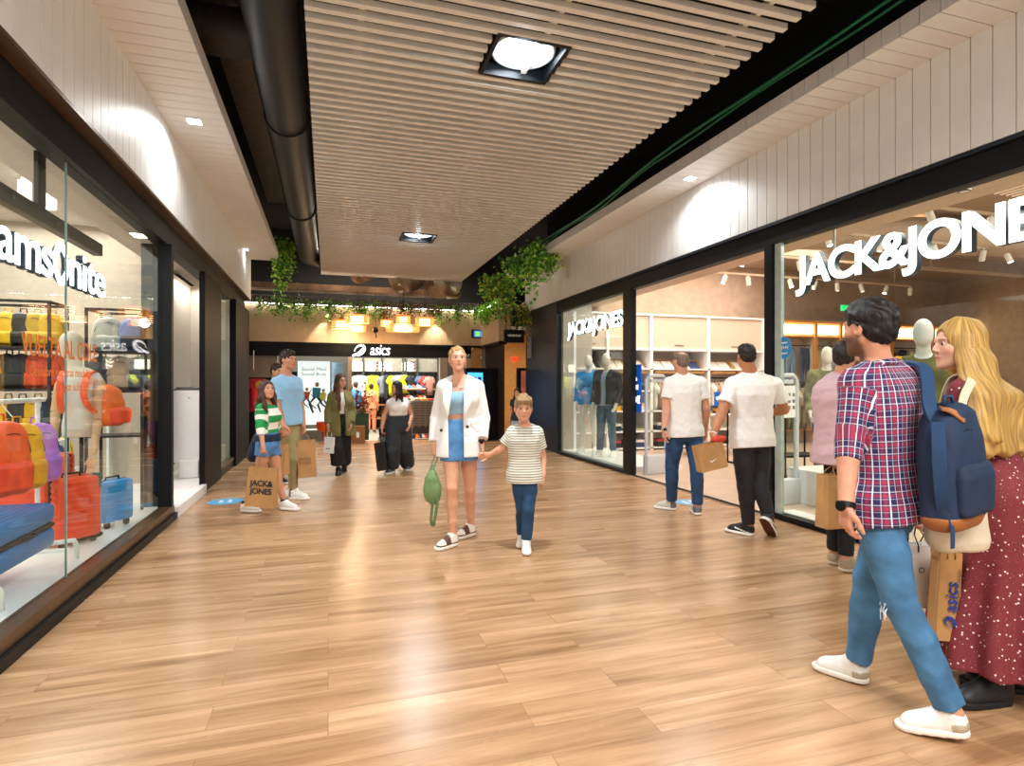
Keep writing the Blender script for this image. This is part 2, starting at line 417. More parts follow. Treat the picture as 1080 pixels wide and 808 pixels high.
tag(b.build('perforated_tray', M_tray), 'perforated metal tray hung above the far plant line', 'cable tray')
# green cable on the right soffit
b = MB(); pts = []
for k in range(60):
    t = k/59; px = 1010-430*t; yy = 12.4*t**1.5+3.0-1.2*(1-t)
    pts.append(Vector((3.93+.035*math.sin(9*t+1), 1.6+11.2*t, 4.22+.05*math.sin(7*t)+.02*math.sin(19*t))))
b.tube(pts, .017, n=8); b.tube([p+Vector((.045, 0, -.02+.02*math.sin(i*.5))) for i, p in enumerate(pts)], .013, n=8)
tag(b.build('green_cable', mat('green_conduit', '0f6b48', .35, noise=.05), smooth=True), 'pair of green cables lying on top of the right soffit', 'cable')

# ------------------------------------------------------------------ left shop fronts (glass at X=-1.62)
GL = -1.66
y173, y150 = YX(173, GL), YX(149, GL)
y218, y235, y250 = YX(218, XL), YX(235, XL), YX(249, XL)
# kick board and sill
sbox('baseboard_left', M_black, XL-.13, XL, -3.4, y173, 0, .065)
sbox('trim_5', M_brownmetal, XL-.16, XL-.03, -3.4, y173, .065, .14, bev=.006, label='bronze sill under the left window')
# display floor and back rooms
sbox('floor_display', M_whitefloor, -4.4, XL-.16, -3.4, y173-.05, .0, .13, label='white display floor of the luggage window')
sbox('floor_left_shop', M_whitefloor, -7, XL-.05, y173-.04, 12.3, .0, .1, label='white floor of the left shop entrance')
seam = YX(69.5, GL)
def pane(name, m, x0, x1, y0, y1, z0, z1, label=None):
    return sbox(name, m, x0, x1, y0, y1, z0, z1, label=label)
pane('window_1', M_glass, GL-.004, GL+.004, -3.4, seam-.004, .14, 2.9, 'clear glass pane of the left window, nearest the camera')
pane('window_2', M_glass, GL-.004, GL+.004, seam+.004, y173-.08, .14, 2.9, 'clear glass pane of the left window beyond the joint')
sbox('trim_6', mat('glass_edge', '9fb4ae', .2, noise=.02), GL-.006, GL+.006, seam-.004, seam+.004, .14, 2.9, label='joint between the two left panes')
sbox('trim_7', M_black, GL-.04, XL-.04, y173-.08, y173, 0, 2.9, label='black post at the end of the luggage window')
pane('window_3', M_dark_glass, XY(149, y173-.04), GL-.04, y173-.045, y173-.035, .14, 2.9, 'smoked glass return pane at the end of the luggage window')
sbox('pillar_1', M_black_panel, XL-.09, XL-.02, y218, y235, 0, 2.92, bev=.005, label='black pillar right of the luggage shop entrance')
sbox('trim_8', M_black, XL-.12, XL-.04, y235, y250, 0, .12); sbox('trim_9', M_brownmetal, XL-.14, XL-.03, y235, y250, .12, .16)
pane('window_4', M_glass, XL-.09, XL-.083, y235+.01, y250, .16, 2.92, 'narrow display window between two black pillars')
sbox('pillar_7', M_black_panel, XL-.6, XL-.01, YE_L-.5, YE_L-.01, 0, 2.9)
sbox('pillar_2', M_black_panel, XL-.1, XL+.0, y250, YE_L, 0, 2.92, bev=.005, label='wide black pillar at the corner of the left shops')
sbox('wall_window_back', M_pinkwall, XL-.75, XL-.7, y235-.1, y250+.3, 0, 3.1); sbox('wall_window_side', M_pinkwall, XL-.7, XL-.1, y250-.05, y250-.01, .1, 3.1)
# samsonite interior shell
sbox('wall_shop_back', M_pinkwall, -7.1, -7, -3.4, 12.3, 0, 3.9); sbox('wall_shop_end', mat('sand_plaster', 'b8a998', .85, noise=.03), -7, XL-.6, 8.95, 9.05, 0, 3.9)
sbox('ceiling_left_shop', mat('white_ceiling', 'cfc5b8', .8, noise=.02), -7.1, XL-.2, -3.4, 12.3, 3.5, 3.6, label='white ceiling of the left shop')
sbox('ceiling_bulkhead', M_pinkwall, -2.35, XL-.2, -3.4, 8.9, 3.1, 3.5)
sbox('wall_shop_front', M_pinkwall, XL-.5, XL-.23, -3.4, 12, 3.0, 3.5)
# entrance ramp
a = onX(175, 556, XL); c = onX(218, 520, XL)
sbox('trim_10', M_whitelam, XL-.06, XL, y173+.03, y218, 0, .11, label='white threshold edge of the shop entrance')

# ------------------------------------------------------------------ right shop fronts (glass at X=XR)
y587, y565, y657, y665 = YX(587, XR), YX(565, XR), YX(657, XR), YX(665, XR)
y806, y815 = YX(806, XR), YX(814, XR)
sbox('pillar_3', M_navy, XR-.0, XR+.6, y587, y565+.7, 0, 3.12, bev=.006, label='blue-black pillar left of the clothing shop')
sbox('trim_11', M_black, XR, XR+.1, y665, y657, 0, 2.93, label='black post between window and shop entrance')
sbox('trim_12', M_black, XR, XR+.09, y815, y806, 0, 2.93, label='black post between entrance and big window')
sbox('baseboard_right', M_black, XR, XR+.1, y657, y587, 0, .05); sbox('baseboard_right_2', M_black, XR, XR+.1, -3.4, y815, 0, .06)
sbox('trim_13', M_whitelam, XR+.1, XR+.3, -3.4, y815, 0, .07)
sbox('trim_14', mat('steel_threshold', 'b8aca0', .3, metal=.6), XR-.01, XR+.07, y806, y665, 0, .012, label='metal threshold of the clothing shop')
pane('window_5', M_glass, XR+.045, XR+.053, y657, y587, .05, 2.92, 'clear window with two mannequins behind')
pane('window_6', M_glass, XR+.045, XR+.053, -3.4, y815, .06, 2.92, 'large clear window of the clothing shop near the camera')
sbox('window_frame', mat('pale_green_edge', 'b9c6bc', .25, metal=.2), XR+.03, XR+.07, y815-.1, y815-.01, .06, 2.92)
sbox('floor_right_shop', M_beigefloor, XR+.0, 17, -3.4, 12.4, .001, .012, label='beige tiled floor of the clothing shop')
YB = 11.55
M_block = mat('beige_blockwork', 'b09a88', .9, noise=.05, nscale=6)
sbox('wall_clothes_back', M_block, XR+.6, 17, YB+.4, YB+.5, 0, 4.6, label='beige rear wall of the clothing shop'); sbox('wall_clothes_side', M_block, 16.5, 16.6, -3.4, YB+.4, 0, 4.6)
sbox('ceiling_clothes', mat('taupe_ceiling', 'a8927e', .9, noise=.03), XR+.55, 17, -3.4, YB+.4, 4.3, 4.4, label='taupe ceiling of the clothing shop')
sbox('ceiling_clothes_front', mat('cream_bulkhead', 'd3bca6', .8, noise=.02), XR+.14, XR+1.3, -3.4, YB+.4, 3.18, 3.3, label='cream bulkhead behind the clothing shop front')
sbox('wall_display_side', mat('stone_plaster', 'b4aa9e', .8, noise=.02), XR+.1, XR+.75, y587-.12, y587-.02, .05, 3.15)
sbox('floor_display_right', M_whitefloor, XR+.1, XR+1.1, y657, y587-.12, .012, .09, label='low white plinth under the two mannequins')
# ------------------------------------------------------------------ end wall
YEND = 15.2; XRET = 3.9
M_cream_plank = mat('cream_cladding', 'd8bf9f', .6, noise=.03, nscale=4)
zb, zt = 2.47, 3.36; zband = 2.13
b = MB(); x = -6.0
while x < XRET: b.box(x, x+.145, YEND, YEND+.03, zb, zt); x += .15
b.box(-6, XRET+.05, YEND+.02, YEND+.25, zb, zt)
y = 13.4
while y < YEND-.05: b.box(XRET, XRET+.03, y, y+.145, zb, zt); y += .15
b.box(XRET+.02, XRET+.3, 13.4, YEND, zb, zt)
struct(b.build('wall_end', M_cream_plank), 'cream boarded fascia at the end of the corridor')
b = MB(); b.box(-6, XRET-.25, YEND+.02, YEND+.12, zband, zb); b.box(-6, XRET, YEND-.01, YEND+.1, zb-.06, zb); b.box(XRET, XRET+.2, 13.4, YEND, zb-.07, zb)
struct(b.build('trim_15', M_black), 'black band under the cream fascia')
tag(MB().box(-6, XRET-.03, YEND-.05, YEND-.02, zt+.02, zt+.05).box(XRET-.05, XRET-.02, 13.4, YEND-.05, zt+.02, zt+.05).build('light_strip', emitmat('led_strip', 'fff4e4', 9)), 'thin glowing light strip above the far plants', 'light strip')
sbox('wall_far_void', M_void, -6, 12, 22, 22.1, 0, 5.3); sbox('wall_far_upper', M_void, -6, XRET+.3, YEND+.3, YEND+.4, zt, 5.3)
sbox('wall_far_left', M_void, -9, -8.9, 12, 22, 0, 5.3)
sbox('floor_sports', mat('grey_shop_floor', '8f877c', .4, noise=.08), -9, 12, 15.2, 22, -.06, .004, label='grey floor inside the sports shop')
# openings in plane YEND
def ex(px): return XY(px, YEND)
sbox('pillar_4', mat('taupe_frame', '9a8c80', .5), ex(367), ex(371), YEND, YEND+.15, 0, zband)
sbox('pillar_5', mat('taupe_frame', '9a8c80', .5), ex(464), ex(472), YEND, YEND+.15, 0, zband)
sbox('pillar_6', mat('dark_bronze_pillar', '3a2c22', .45, noise=.1), XY(511, 14.8), XY(531, 14.8), 14.7, 15.1, 0, zb, label='dark brown pillar right of the vending machine')
sbox('window_7', M_glass, ex(313), ex(367), YEND+.05, YEND+.06, .0, zband, 'sports shop window in front of the runner poster')
sbox('wall_left_partition', mat('grey_partition', '8a8078', .6, noise=.06), ex(270)-3, ex(292), YEND+.1, YEND+.15, 1.6, zband+.34)
sbox('wall_left_dark', M_black, ex(270)-3, ex(313), YEND+.16, YEND+.2, 0, 1.75)
# sports interior
YS = 19.6
sbox('wall_sports_back', mat('sports_back_wall', '4c4640', .7, noise=.05), -6, 6.5, YS, YS+.1, 0, 3.4)
sbox('ceiling_sports', mat('sports_ceiling', '3b3733', .8), -6, 6.5, YEND+.25, YS, 2.95, 3.05)
sbox('wall_cafe', mat('amber_wall', 'd9a765', .7, noise=.05), XRET+.2, 7.5, 16.9, 17, 0, 3.2)
sbox('wall_cafe_side', mat('amber_wall', 'd9a765', .7, noise=.05), 7.4, 7.5, 12.4, 17, 0, 3.2)
# ------------------------------------------------------------------ implicit-surface sculpting (one continuous skin per body)
f32 = np.float32
def A3(v): return np.array(v, dtype=f32)
class Field:
    def __init__(s, h): s.h = h; s.ops = []; s.lo = np.full(3, 1e9); s.hi = np.full(3, -1e9)
    def _add(s, kind, fn, lo, hi, k):
        lo = np.array(lo, float)-k-2*s.h; hi = np.array(hi, float)+k+2*s.h
        s.ops.append((kind, fn, lo, hi, k))
        if kind == 'u': s.lo = np.minimum(s.lo, lo); s.hi = np.maximum(s.hi, hi)
    # -- shapes
    def cone(s, a, b, r1, r2, k=.02, kind='u', flat=None, end=None):
        """round cone a->b; flat=(dir, scale): thinner along dir"""
        a = A3(a); b = A3(b); ab = b-a; L2 = float(ab@ab)+1e-12; R = max(r1, r2)
        def fn(P):
            p = P-a
            t = np.clip((p@ab)/L2, 0, 1)
            q = p-t[..., None]*ab
            if flat is not None:
                d = A3(flat[0]); d = d/np.linalg.norm(d); q = q+(q@d)[..., None]*d*(1/flat[1]-1)
            d_ = np.sqrt((q*q).sum(-1))-(r1+(r2-r1)*t)
            if end is not None: d_ = np.maximum(d_, (P-A3(end[0]))@A3(end[1]))
            return d_
        s._add(kind, fn, np.minimum(a, b)-R, np.maximum(a, b)+R, k)
    def chain(s, pts, rs, k=.02, **kw):
        for i in range(len(pts)-1): s.cone(pts[i], pts[i+1], rs[i], rs[i+1], k, **kw)
    def ell(s, c, r, R=None, k=.02, kind='u'):
        c = A3(c); r = A3(r); M = np.eye(3, dtype=f32) if R is None else A3(R)     # rows = local axes
        def fn(P):
            p = (P-c)@M.T
            k0 = np.sqrt(((p/r)**2).sum(-1)); k1 = np.sqrt(((p/(r*r))**2).sum(-1))+1e-9
            return k0*(k0-1)/k1
        m = float(r.max()); s._add(kind, fn, c-m, c+m, k)
    def rbox(s, c, hs, R=None, rad=.01, k=.01, kind='u'):
        c = A3(c); hs = A3(hs)-rad; M = np.eye(3, dtype=f32) if R is None else A3(R)
        def fn(P):
            q = np.abs((P-c)@M.T)-hs
            return np.sqrt((np.maximum(q, 0)**2).sum(-1))+np.minimum(q.max(-1), 0)-rad
        m = float(np.linalg.norm(hs))+rad; s._add(kind, fn, c-m, c+m, k)
    def loft(s, o, R, secs, k=.02, kind='u', p=2.2, cap=.01):
        """secs: (z, halfwidth, halfdepth, cx, cy) in the frame R (rows x,y,z) at o, rising z"""
        o = A3(o); M = A3(R); S = np.array(secs, float); Z = S[:, 0]
        def fn(P):
            q = (P-o)@M.T; z = q[..., 2]
            w = np.interp(z, Z, S[:, 1]).astype(f32); d = np.interp(z, Z, S[:, 2]).astype(f32)
            cx = np.interp(z, Z, S[:, 3]).astype(f32); cy = np.interp(z, Z, S[:, 4]).astype(f32)
            x = np.abs(q[..., 0]-cx); y = np.abs(q[..., 1]-cy)
            g = ((x/w)**p+(y/d)**p)**(1/p); rr = np.sqrt(x*x+y*y)
            dd = rr*(1-1/np.maximum(g, 1e-3)); dd = np.where(g < .3, -np.minimum(w, d)*.7, dd)
            dz = np.maximum(Z[0]-z, z-Z[-1])
            a = np.stack([dd+cap, dz+cap], -1)
            return np.sqrt((np.maximum(a, 0)**2).sum(-1))+np.minimum(a.max(-1), 0)-cap
        pts = []
        for z, w, d, cx, cy in secs:
            for i in (-1, 1):
                for j in (-1, 1): pts.append(o+M.T@A3((cx+i*w, cy+j*d, z)))
        pts = np.array(pts); s._add(kind, fn, pts.min(0), pts.max(0), k)
    def cut(s, pt, n, k=.003):
        """keep the side the normal n points away from"""
        pt = A3(pt); n = A3(n); n = n/np.linalg.norm(n)
        s.ops.append(('c', lambda P: (P-pt)@n, None, None, k))
    def noise(s, fn):
        s.ops.append(('n', fn, None, None, 0))
    def eval(s):
        h = s.h; lo = s.lo; n = np.ceil((s.hi-lo)/h).astype(int)+1
        G = np.full(tuple(n), .5, dtype=f32)
        ax = [(lo[i]+h*np.arange(n[i])).astype(f32) for i in range(3)]
        for kind, fn, a, b, k in s.ops:
            if a is None: i0 = np.zeros(3, int); i1 = n
            else:
                i0 = np.clip(np.floor((a-lo)/h).astype(int), 0, n); i1 = np.clip(np.ceil((b-lo)/h).astype(int)+1, 0, n)
                if (i1 <= i0).any(): continue
            sl = tuple(slice(i0[j], i1[j]) for j in range(3)); g = G[sl]
            if kind in 'cn':
                m = np.abs(g) < (.45 if kind == 'c' else .04)
                if not m.any(): continue
                ix = np.nonzero(m); P = np.stack([ax[j][i0[j]:i1[j]][ix[j]] for j in range(3)], -1)
                if kind == 'n': g[m] = g[m]+fn(P)
                else: g[m] = np.maximum(g[m], fn(P))
                continue
            P = np.stack(np.meshgrid(*[ax[j][sl[j]] for j in range(3)], indexing='ij'), -1)
            d = fn(P).astype(f32)
            if kind == 'u':
                if k > 0:
                    hh = np.maximum(k-np.abs(g-d), 0)/k; g[...] = np.minimum(g, d)-hh*hh*k*.25
                else: g[...] = np.minimum(g, d)
            elif kind == 's':
                if k > 0:
                    hh = np.maximum(k-np.abs(g+d), 0)/k; g[...] = np.maximum(g, -d)+hh*hh*k*.25
                else: g[...] = np.maximum(g, -d)
        return G, lo, h
    def mesh(s):
        G, lo, h = s.eval()
        return surface_nets(G, lo, h)
def surface_nets(G, lo, h):
    ins = G < 0
    nx, ny, nz = G.shape
    c = [ins[i:nx-1+i, j:ny-1+j, k:nz-1+k] for i in (0, 1) for j in (0, 1) for k in (0, 1)]
    tot = sum(x.astype(np.int8) for x in c)
    act = (tot > 0) & (tot < 8)
    idx = np.full(act.shape, -1, np.int64); ii = np.nonzero(act); idx[ii] = np.arange(len(ii[0]))
    n = len(ii[0]); acc = np.zeros((n, 3)); cnt = np.zeros(n)
    I = np.stack(ii, -1)
    corners = [(i, j, k) for i in (0, 1) for j in (0, 1) for k in (0, 1)]
    val = {cc: G[I[:, 0]+cc[0], I[:, 1]+cc[1], I[:, 2]+cc[2]].astype(float) for cc in corners}
    for a in corners:
        for ax in range(3):
            if a[ax] == 0:
                b = list(a); b[ax] = 1; b = tuple(b); va, vb = val[a], val[b]
                m = (va < 0) != (vb < 0); t = va[m]/(va[m]-vb[m])
                p = np.tile(np.array(a, float), (m.sum(), 1)); p[:, ax] += t
                acc[m] += p; cnt[m] += 1
    V = lo+(I+acc/np.maximum(cnt, 1)[:, None])*h
    F4 = []
    for ax in range(3):
        a = [slice(None)]*3; b = [slice(None)]*3; a[ax] = slice(0, -1); b[ax] = slice(1, None)
        A, B = ins[tuple(a)], ins[tuple(b)]
        u, w = [(1, 2), (2, 0), (0, 1)][ax]
        for flip in (False, True):
            m = (A & ~B) if not flip else (~A & B)
            e = np.stack(np.nonzero(m), -1)
            ok = (e[:, u] > 0) & (e[:, w] > 0) & (e[:, u] < G.shape[u]-1) & (e[:, w] < G.shape[w]-1); e = e[ok]
            q = []
            for du, dw in ((-1, -1), (0, -1), (0, 0), (-1, 0)):
                t = e.copy(); t[:, u] += du; t[:, w] += dw; q.append(idx[t[:, 0], t[:, 1], t[:, 2]])
            q = np.stack(q if not flip else q[::-1], -1)
            F4.append(q)
    Fq = np.concatenate(F4); Fq = Fq[(Fq >= 0).all(1)]
    return V, Fq
def np_mesh(name, V, Fq, material, parent=None, col=None, attrs=None, smooth=True, relax=1):
    if relax and len(V):
        for _ in range(relax):
            acc = np.zeros_like(V); cnt = np.zeros(len(V))
            for i in range(4):
                a = Fq[:, i]; b = Fq[:, (i+1) % 4]
                for d in range(3): acc[:, d] += np.bincount(a, V[b, d], len(V))+np.bincount(b, V[a, d], len(V))
                cnt += np.bincount(a, minlength=len(V))+np.bincount(b, minlength=len(V))
            V = V*.5+.5*acc/np.maximum(cnt, 1)[:, None]
    me = bpy.data.meshes.new(name); me.vertices.add(len(V)); me.loops.add(len(Fq)*4); me.polygons.add(len(Fq))
    off = np.zeros(3)
    if parent is not None: off = np.array(wm(parent).translation)
    me.vertices.foreach_set('co', (V-off).astype(f32).ravel())
    me.loops.foreach_set('vertex_index', Fq.astype(np.int32).ravel())
    me.polygons.foreach_set('loop_start', np.arange(0, len(Fq)*4, 4, dtype=np.int32))
    me.polygons.foreach_set('loop_total', np.full(len(Fq), 4, dtype=np.int32))
    me.update(calc_edges=True)
    me.polygons.foreach_set('use_smooth', np.ones(len(Fq), bool))
    if col is not None:
        a = me.color_attributes.new('col', 'FLOAT_COLOR', 'POINT')
        c = np.concatenate([col, np.ones((len(col), 1))], 1).astype(f32); a.data.foreach_set('color', c.ravel())
    for k, v in (attrs or {}).items():
        a = me.attributes.new(k, 'FLOAT_VECTOR', 'POINT'); a.data.foreach_set('vector', v.astype(f32).ravel())
    me.materials.append(material)
    o = bpy.data.objects.new(name, me); COL.objects.link(o)
    if parent is not None: o.parent = parent
    return o
def folds(amp, scale=9, seed=0, axis=(1, 1, .35)):
    r = np.random.RandomState(seed); W_ = r.normal(size=(5, 3))*np.array(axis)*scale; ph = r.uniform(0, 6.28, 5)
    def fn(P):
        o = 0
        for i in range(5): o = o+np.sin(P@W_[i].astype(f32)*(1+.5*i)+ph[i]+1.3*np.sin(P@W_[(i+2) % 5].astype(f32)*.6))/(1+.5*i)
        return (o*amp/3).astype(f32)
    return fn
def nrm(v): v = np.array(v, float); return v/np.linalg.norm(v)
def frame_rows(x, z):
    z = nrm(z); x = np.array(x, float); x = nrm(x-z*(x@z)); y = np.cross(z, x); return np.array([x, y, z])
# ------------------------------------------------------------------ people
Fw = np.array(FWD); Rt = np.array(RGT); Upv = np.array([0, 0, 1.])
def J(px, py, Z): return np.array(W(px, py, Z))
SKIN = srgb('d9a283')
def hrgb(h): return np.array(srgb(h))
M_skin = attrmat('skin', rough=.5, sss=.0, noise=.03, nscale=40, bump=.05, bscale=400)
M_hair_cache = {}
def hair_mat(h):
    if h not in M_hair_cache:
        m, nt, b = newmat('hair_'+h); L = nt.links
        at = nd(nt, 'ShaderNodeAttribute', attribute_name='strand')
        mp = nd(nt, 'ShaderNodeMapping'); mp.inputs['Scale'].default_value = (55, 55, 5); L.new(at.outputs['Vector'], mp.inputs[0])
        n = nd(nt, 'ShaderNodeTexNoise'); n.inputs['Scale'].default_value = 2.2; n.inputs['Detail'].default_value = 4; L.new(mp.outputs[0], n.inputs[0])
        cr = nd(nt, 'ShaderNodeValToRGB'); c = np.array(srgb(h)); e = cr.color_ramp.elements
        e[0].position = .32; e[0].color = (*(c*.45), 1); e[1].position = .7; e[1].color = (*np.minimum(c*1.5, 1), 1)
        L.new(n.outputs[0], cr.inputs[0]); L.new(cr.outputs[0], b.inputs['Base Color']); b.inputs['Roughness'].default_value = .5; b.inputs['Specular IOR Level'].default_value = .35
        bp = nd(nt, 'ShaderNodeBump'); bp.inputs['Strength'].default_value = .7; bp.inputs['Distance'].default_value = .006
        L.new(n.outputs[0], bp.inputs['Height']); L.new(bp.outputs[0], b.inputs['Normal']); M_hair_cache[h] = m
    return M_hair_cache[h]
def pattern_mat(name, kind, **k):
    """cloth patterns read the garment's own (u, v) from the attribute 'pat' (metres round the body, metres down)"""
    if name in MATS: return MATS[name]
    m, nt, b = newmat(name); L = nt.links; b.inputs['Roughness'].default_value = .8
    at = nd(nt, 'ShaderNodeAttribute', attribute_name='pat'); sp = nd(nt, 'ShaderNodeSeparateXYZ'); L.new(at.outputs['Vector'], sp.inputs[0])
    def math_(op, a, c):
        q = nd(nt, 'ShaderNodeMath', operation=op)
        for i, x in enumerate((a, c)):
            if isinstance(x, (int, float)): q.inputs[i].default_value = x
            elif x is not None: L.new(x, q.inputs[i])
        return q.outputs[0]
    def frac(ch, per): return math_('FRACT', math_('DIVIDE', sp.outputs[ch], per), None)
    def band(x, lo, hi): return math_('MULTIPLY', math_('GREATER_THAN', x, lo), math_('LESS_THAN', x, hi))
    def mixc(f, a, c):
        q = nd(nt, 'ShaderNodeMix', data_type='RGBA'); L.new(f, q.inputs[0])
        for i, x in ((6, a), (7, c)):
            if isinstance(x, str): q.inputs[i].default_value = (*srgb(x), 1)
            else: L.new(x, q.inputs[i])
        return q.outputs[2]
    if kind == 'stripes':
        c = mixc(band(frac(1, k['per']), 0, k['duty']), k['a'], k['b'])
    elif kind == 'plaid':
        per = k['per']; u = frac(0, per); v = frac(1, per)
        cu = mixc(band(u, .0, .26), '1d2150', 'a8284a'); cv = mixc(band(v, .0, .26), '1d2150', 'a8284a')
        q = nd(nt, 'ShaderNodeMix', data_type='RGBA'); q.inputs[0].default_value = .5; L.new(cu, q.inputs[6]); L.new(cv, q.inputs[7]); c = q.outputs[2]
        w1 = math_('ADD', band(u, .36, .45), math_('MULTIPLY', band(u, .84, .90), .6)); w2 = math_('ADD', band(v, .36, .44), math_('MULTIPLY', band(v, .84, .90), .6))
        c = mixc(math_('MULTIPLY', w2, .55), c, 'ded6e4'); c = mixc(math_('MULTIPLY', w1, .78), c, 'eee6ee')
    elif kind == 'dots':
        vo = nd(nt, 'ShaderNodeTexVoronoi'); vo.inputs['Scale'].default_value = 1/k['per']; L.new(at.outputs['Vector'], vo.inputs[0])
        c = mixc(math_('LESS_THAN', vo.outputs['Distance'], .17), k['a'], k['b'])
        vo2 = nd(nt, 'ShaderNodeTexVoronoi'); vo2.inputs['Scale'].default_value = 2.1/k['per']; L.new(at.outputs['Vector'], vo2.inputs[0])
        c = mixc(math_('LESS_THAN', vo2.outputs['Distance'], .12), c, k['c'])
    L.new(c, b.inputs['Base Color']); MATS[name] = m; return m
def denim(name, color, bump=.3):
    return mat(name, color, .8, noise=.16, nscale=9, bump=bump, bscale=300)
def cloth(name, color, noise=.04): return mat(name, color, .85, noise=noise, nscale=8, bump=.15, bscale=150)

class Person:
    def __init__(s, label, spec, h=.007, head=.225, phi=0, pitch=0, roll=0, skin='d9a283', hair='5a3a22', female=False, scale=1., beard=None, plain=False, cat='person'):
        s.plain = plain
        s.h = h; s.j = {k: (np.array(v, float)) for k, v in spec.items()}; s.hs = head/.225; s.sc = scale; s.female = female
        j = s.j; s.skin = hrgb(skin); s.hair = hair; s.beard = beard
        ft = [j['aR'], j['aL']]; base = (ft[0]+ft[1])/2
        s.root = E(cat, label, cat, (base[0], base[1], 0))
        # torso frame
        up = nrm(j['neck']-(j['hR']+j['hL'])/2); x = nrm(j['sR']-j['sL']); s.T = frame_rows(x, up)      # rows: right, forward, up
        s.To = (j['hR']+j['hL'])/2; s.TL = float(np.linalg.norm(j['neck']-s.To))
        # head frame
        ph = math.radians(phi); f = -Fw*math.cos(ph)+Rt*math.sin(ph); f = nrm(f+Upv*math.tan(math.radians(pitch)))
        r = nrm(np.cross(f, Upv)); u = np.cross(r, f)
        ro = math.radians(roll); r, u = r*math.cos(ro)+u*math.sin(ro), u*math.cos(ro)-r*math.sin(ro)
        s.H = np.array([r, f, u])
    def hp(s, x, y, z): return s.j['head']+s.H.T@(np.array([x, y, z])*s.hs)
    def tp(s, x, y, z): return s.To+s.T.T@np.array([x, y, z])
    def torso_secs(s, inf=0., belly=0.):
        L = s.TL; k = s.sc
        if s.female: S = [(-.10, .10, .085), (-.02, .165, .115), (.06, .16, .115), (.36*L, .125, .09), (.52*L, .128, .10), (.70*L, .145, .115), (.84*L, .145, .10), (.93*L, .12, .075), (L, .06, .05)]
        else: S = [(-.10, .10, .09), (-.02, .155, .115), (.06, .16, .115), (.33*L, .148, .105), (.52*L, .158, .112), (.70*L, .175, .122), (.84*L, .172, .11), (.93*L, .14, .085), (L, .07, .06)]
        return [(z, w*k+inf, d*k+inf+belly*math.exp(-((z-.3*L)/.15)**2), 0, 0) for z, w, d in S]
    def limb_r(s):
        k = s.sc
        if s.female: return dict(sh=.045*k, el=.036*k, wr=.024*k, th=.082*k, kn=.050*k, ca=.050*k, an=.033*k)
        return dict(sh=.056*k, el=.043*k, wr=.029*k, th=.083*k, kn=.056*k, ca=.055*k, an=.038*k)
    def body(s, hands=None, open_mouth=False):
        """hands: dict side -> (finger dir, palm normal, curl)"""
        j = s.j; R = s.limb_r(); f = Field(s.h); k = s.sc
        f.loft(s.To, s.T, s.torso_secs(-.004), k=.03)
        for q in 'RL':
            f.cone(j['neck']-s.T[2]*.03, j['s'+q], .05*k, R['sh'], k=.04)
            f.cone(j['neck']+s.T[2]*.028-s.T[1]*.012, j['neck']*.35+j['s'+q]*.65+s.T[2]*.012, .032*k, .034*k, k=.03)
            m = j['s'+q]*.65+j['e'+q]*.35
            f.chain([j['s'+q], m, j['e'+q]], [R['sh']*.98, R['sh']*.92, R['el']], k=.015)
            m = j['e'+q]*.72+j['w'+q]*.28
            f.chain([j['e'+q], m, j['w'+q]], [R['el'], R['el']*1.02, R['wr']], k=.012)
            m = j['h'+q]*.5+j['k'+q]*.5
            f.chain([j['h'+q], m, j['k'+q]], [R['th'], R['th']*.86, R['kn']], k=.02)
            c = j['k'+q]*.68+j['a'+q]*.32; back = -s.T[1]*.012
            f.chain([j['k'+q], c+back, j['k'+q]*.3+j['a'+q]*.7, j['a'+q]], [R['kn'], R['ca'], R['ca']*.75, R['an']], k=.02)
            f.cone(j['k'+q]+s.T[1]*.012, j['k'+q]*.93+j['a'+q]*.07+s.T[1]*.014, R['kn']*.72, R['kn']*.6, k=.02)
            f.cone(j['a'+q], j['a'+q]*.3+j['t'+q]*.7+Upv*.004, R['an'], .022*k, k=.02)
            s.hand(f, q, (hands or {}).get(q))
        if s.female:
            for sg in (-1, 1): f.ell(s.tp(sg*.068*k, .085*k, .66*s.TL), (.058*k, .05*k, .056*k), s.T, k=.03)
        s.head_sdf(f)
        V, Q = f.mesh()
        # pigment
        C = np.tile(s.skin, (len(V), 1)); L = (V-j['head'])@s.H.T/s.hs
        def blob(cx, cy, cz, rx, rz, colr, a=1., fr=True):
            d = ((L[:, 0]-cx)/rx)**2+((L[:, 2]-cz)/rz)**2
            w = np.clip(1.4-d, 0, 1)*a*(L[:, 1] > .03) if fr else np.clip(1.4-d, 0, 1)*a
            C[:] = C*(1-w[:, None])+colr*w[:, None]
        lip = s.skin*np.array([.82, .45, .45]) if s.female else s.skin*np.array([.85, .6, .58])
        dark = hrgb(s.hair)*.6
        blob(0, 0, -.059, .026, .0095, lip, .85)
        for sg in (-1, 1):
            blob(sg*.032, 0, .026, .020, .005, dark, .75)
            blob(sg*.031, 0, .0115, .017, .0055, dark*.8, .75)
            blob(sg*.031, 0, .008, .019, .011, s.skin*.7, .35)
            blob(sg*.045, 0, -.03, .026, .02, s.skin*np.array([1.05, .8, .78]), .3)
        if s.plain:
            np_mesh('body', V, Q, mat('mannequin_white', 'e9e2d8', .45, noise=.01), s.root); return
        if s.beard is not None:
            w = np.clip((-.02-L[:, 2])/.02, 0, 1)*np.clip((.0+L[:, 1]+.02)/.02, 0, 1)*(L[:, 2] > -.14)*np.clip((np.abs(L[:, 0])+np.abs(L[:, 2]+.059)*2-.03)/.012, 0, 1)
            w = np.maximum(w, np.clip((.012-np.abs(L[:, 2]+.043))/.006, 0, 1)*(np.abs(L[:, 0]) < .03)*(L[:, 1] > .06))*s.beard
            C[:] = C*(1-w[:, None])+hrgb(s.hair)*w[:, None]
        np_mesh('body', V, Q, M_skin, s.root, col=C)
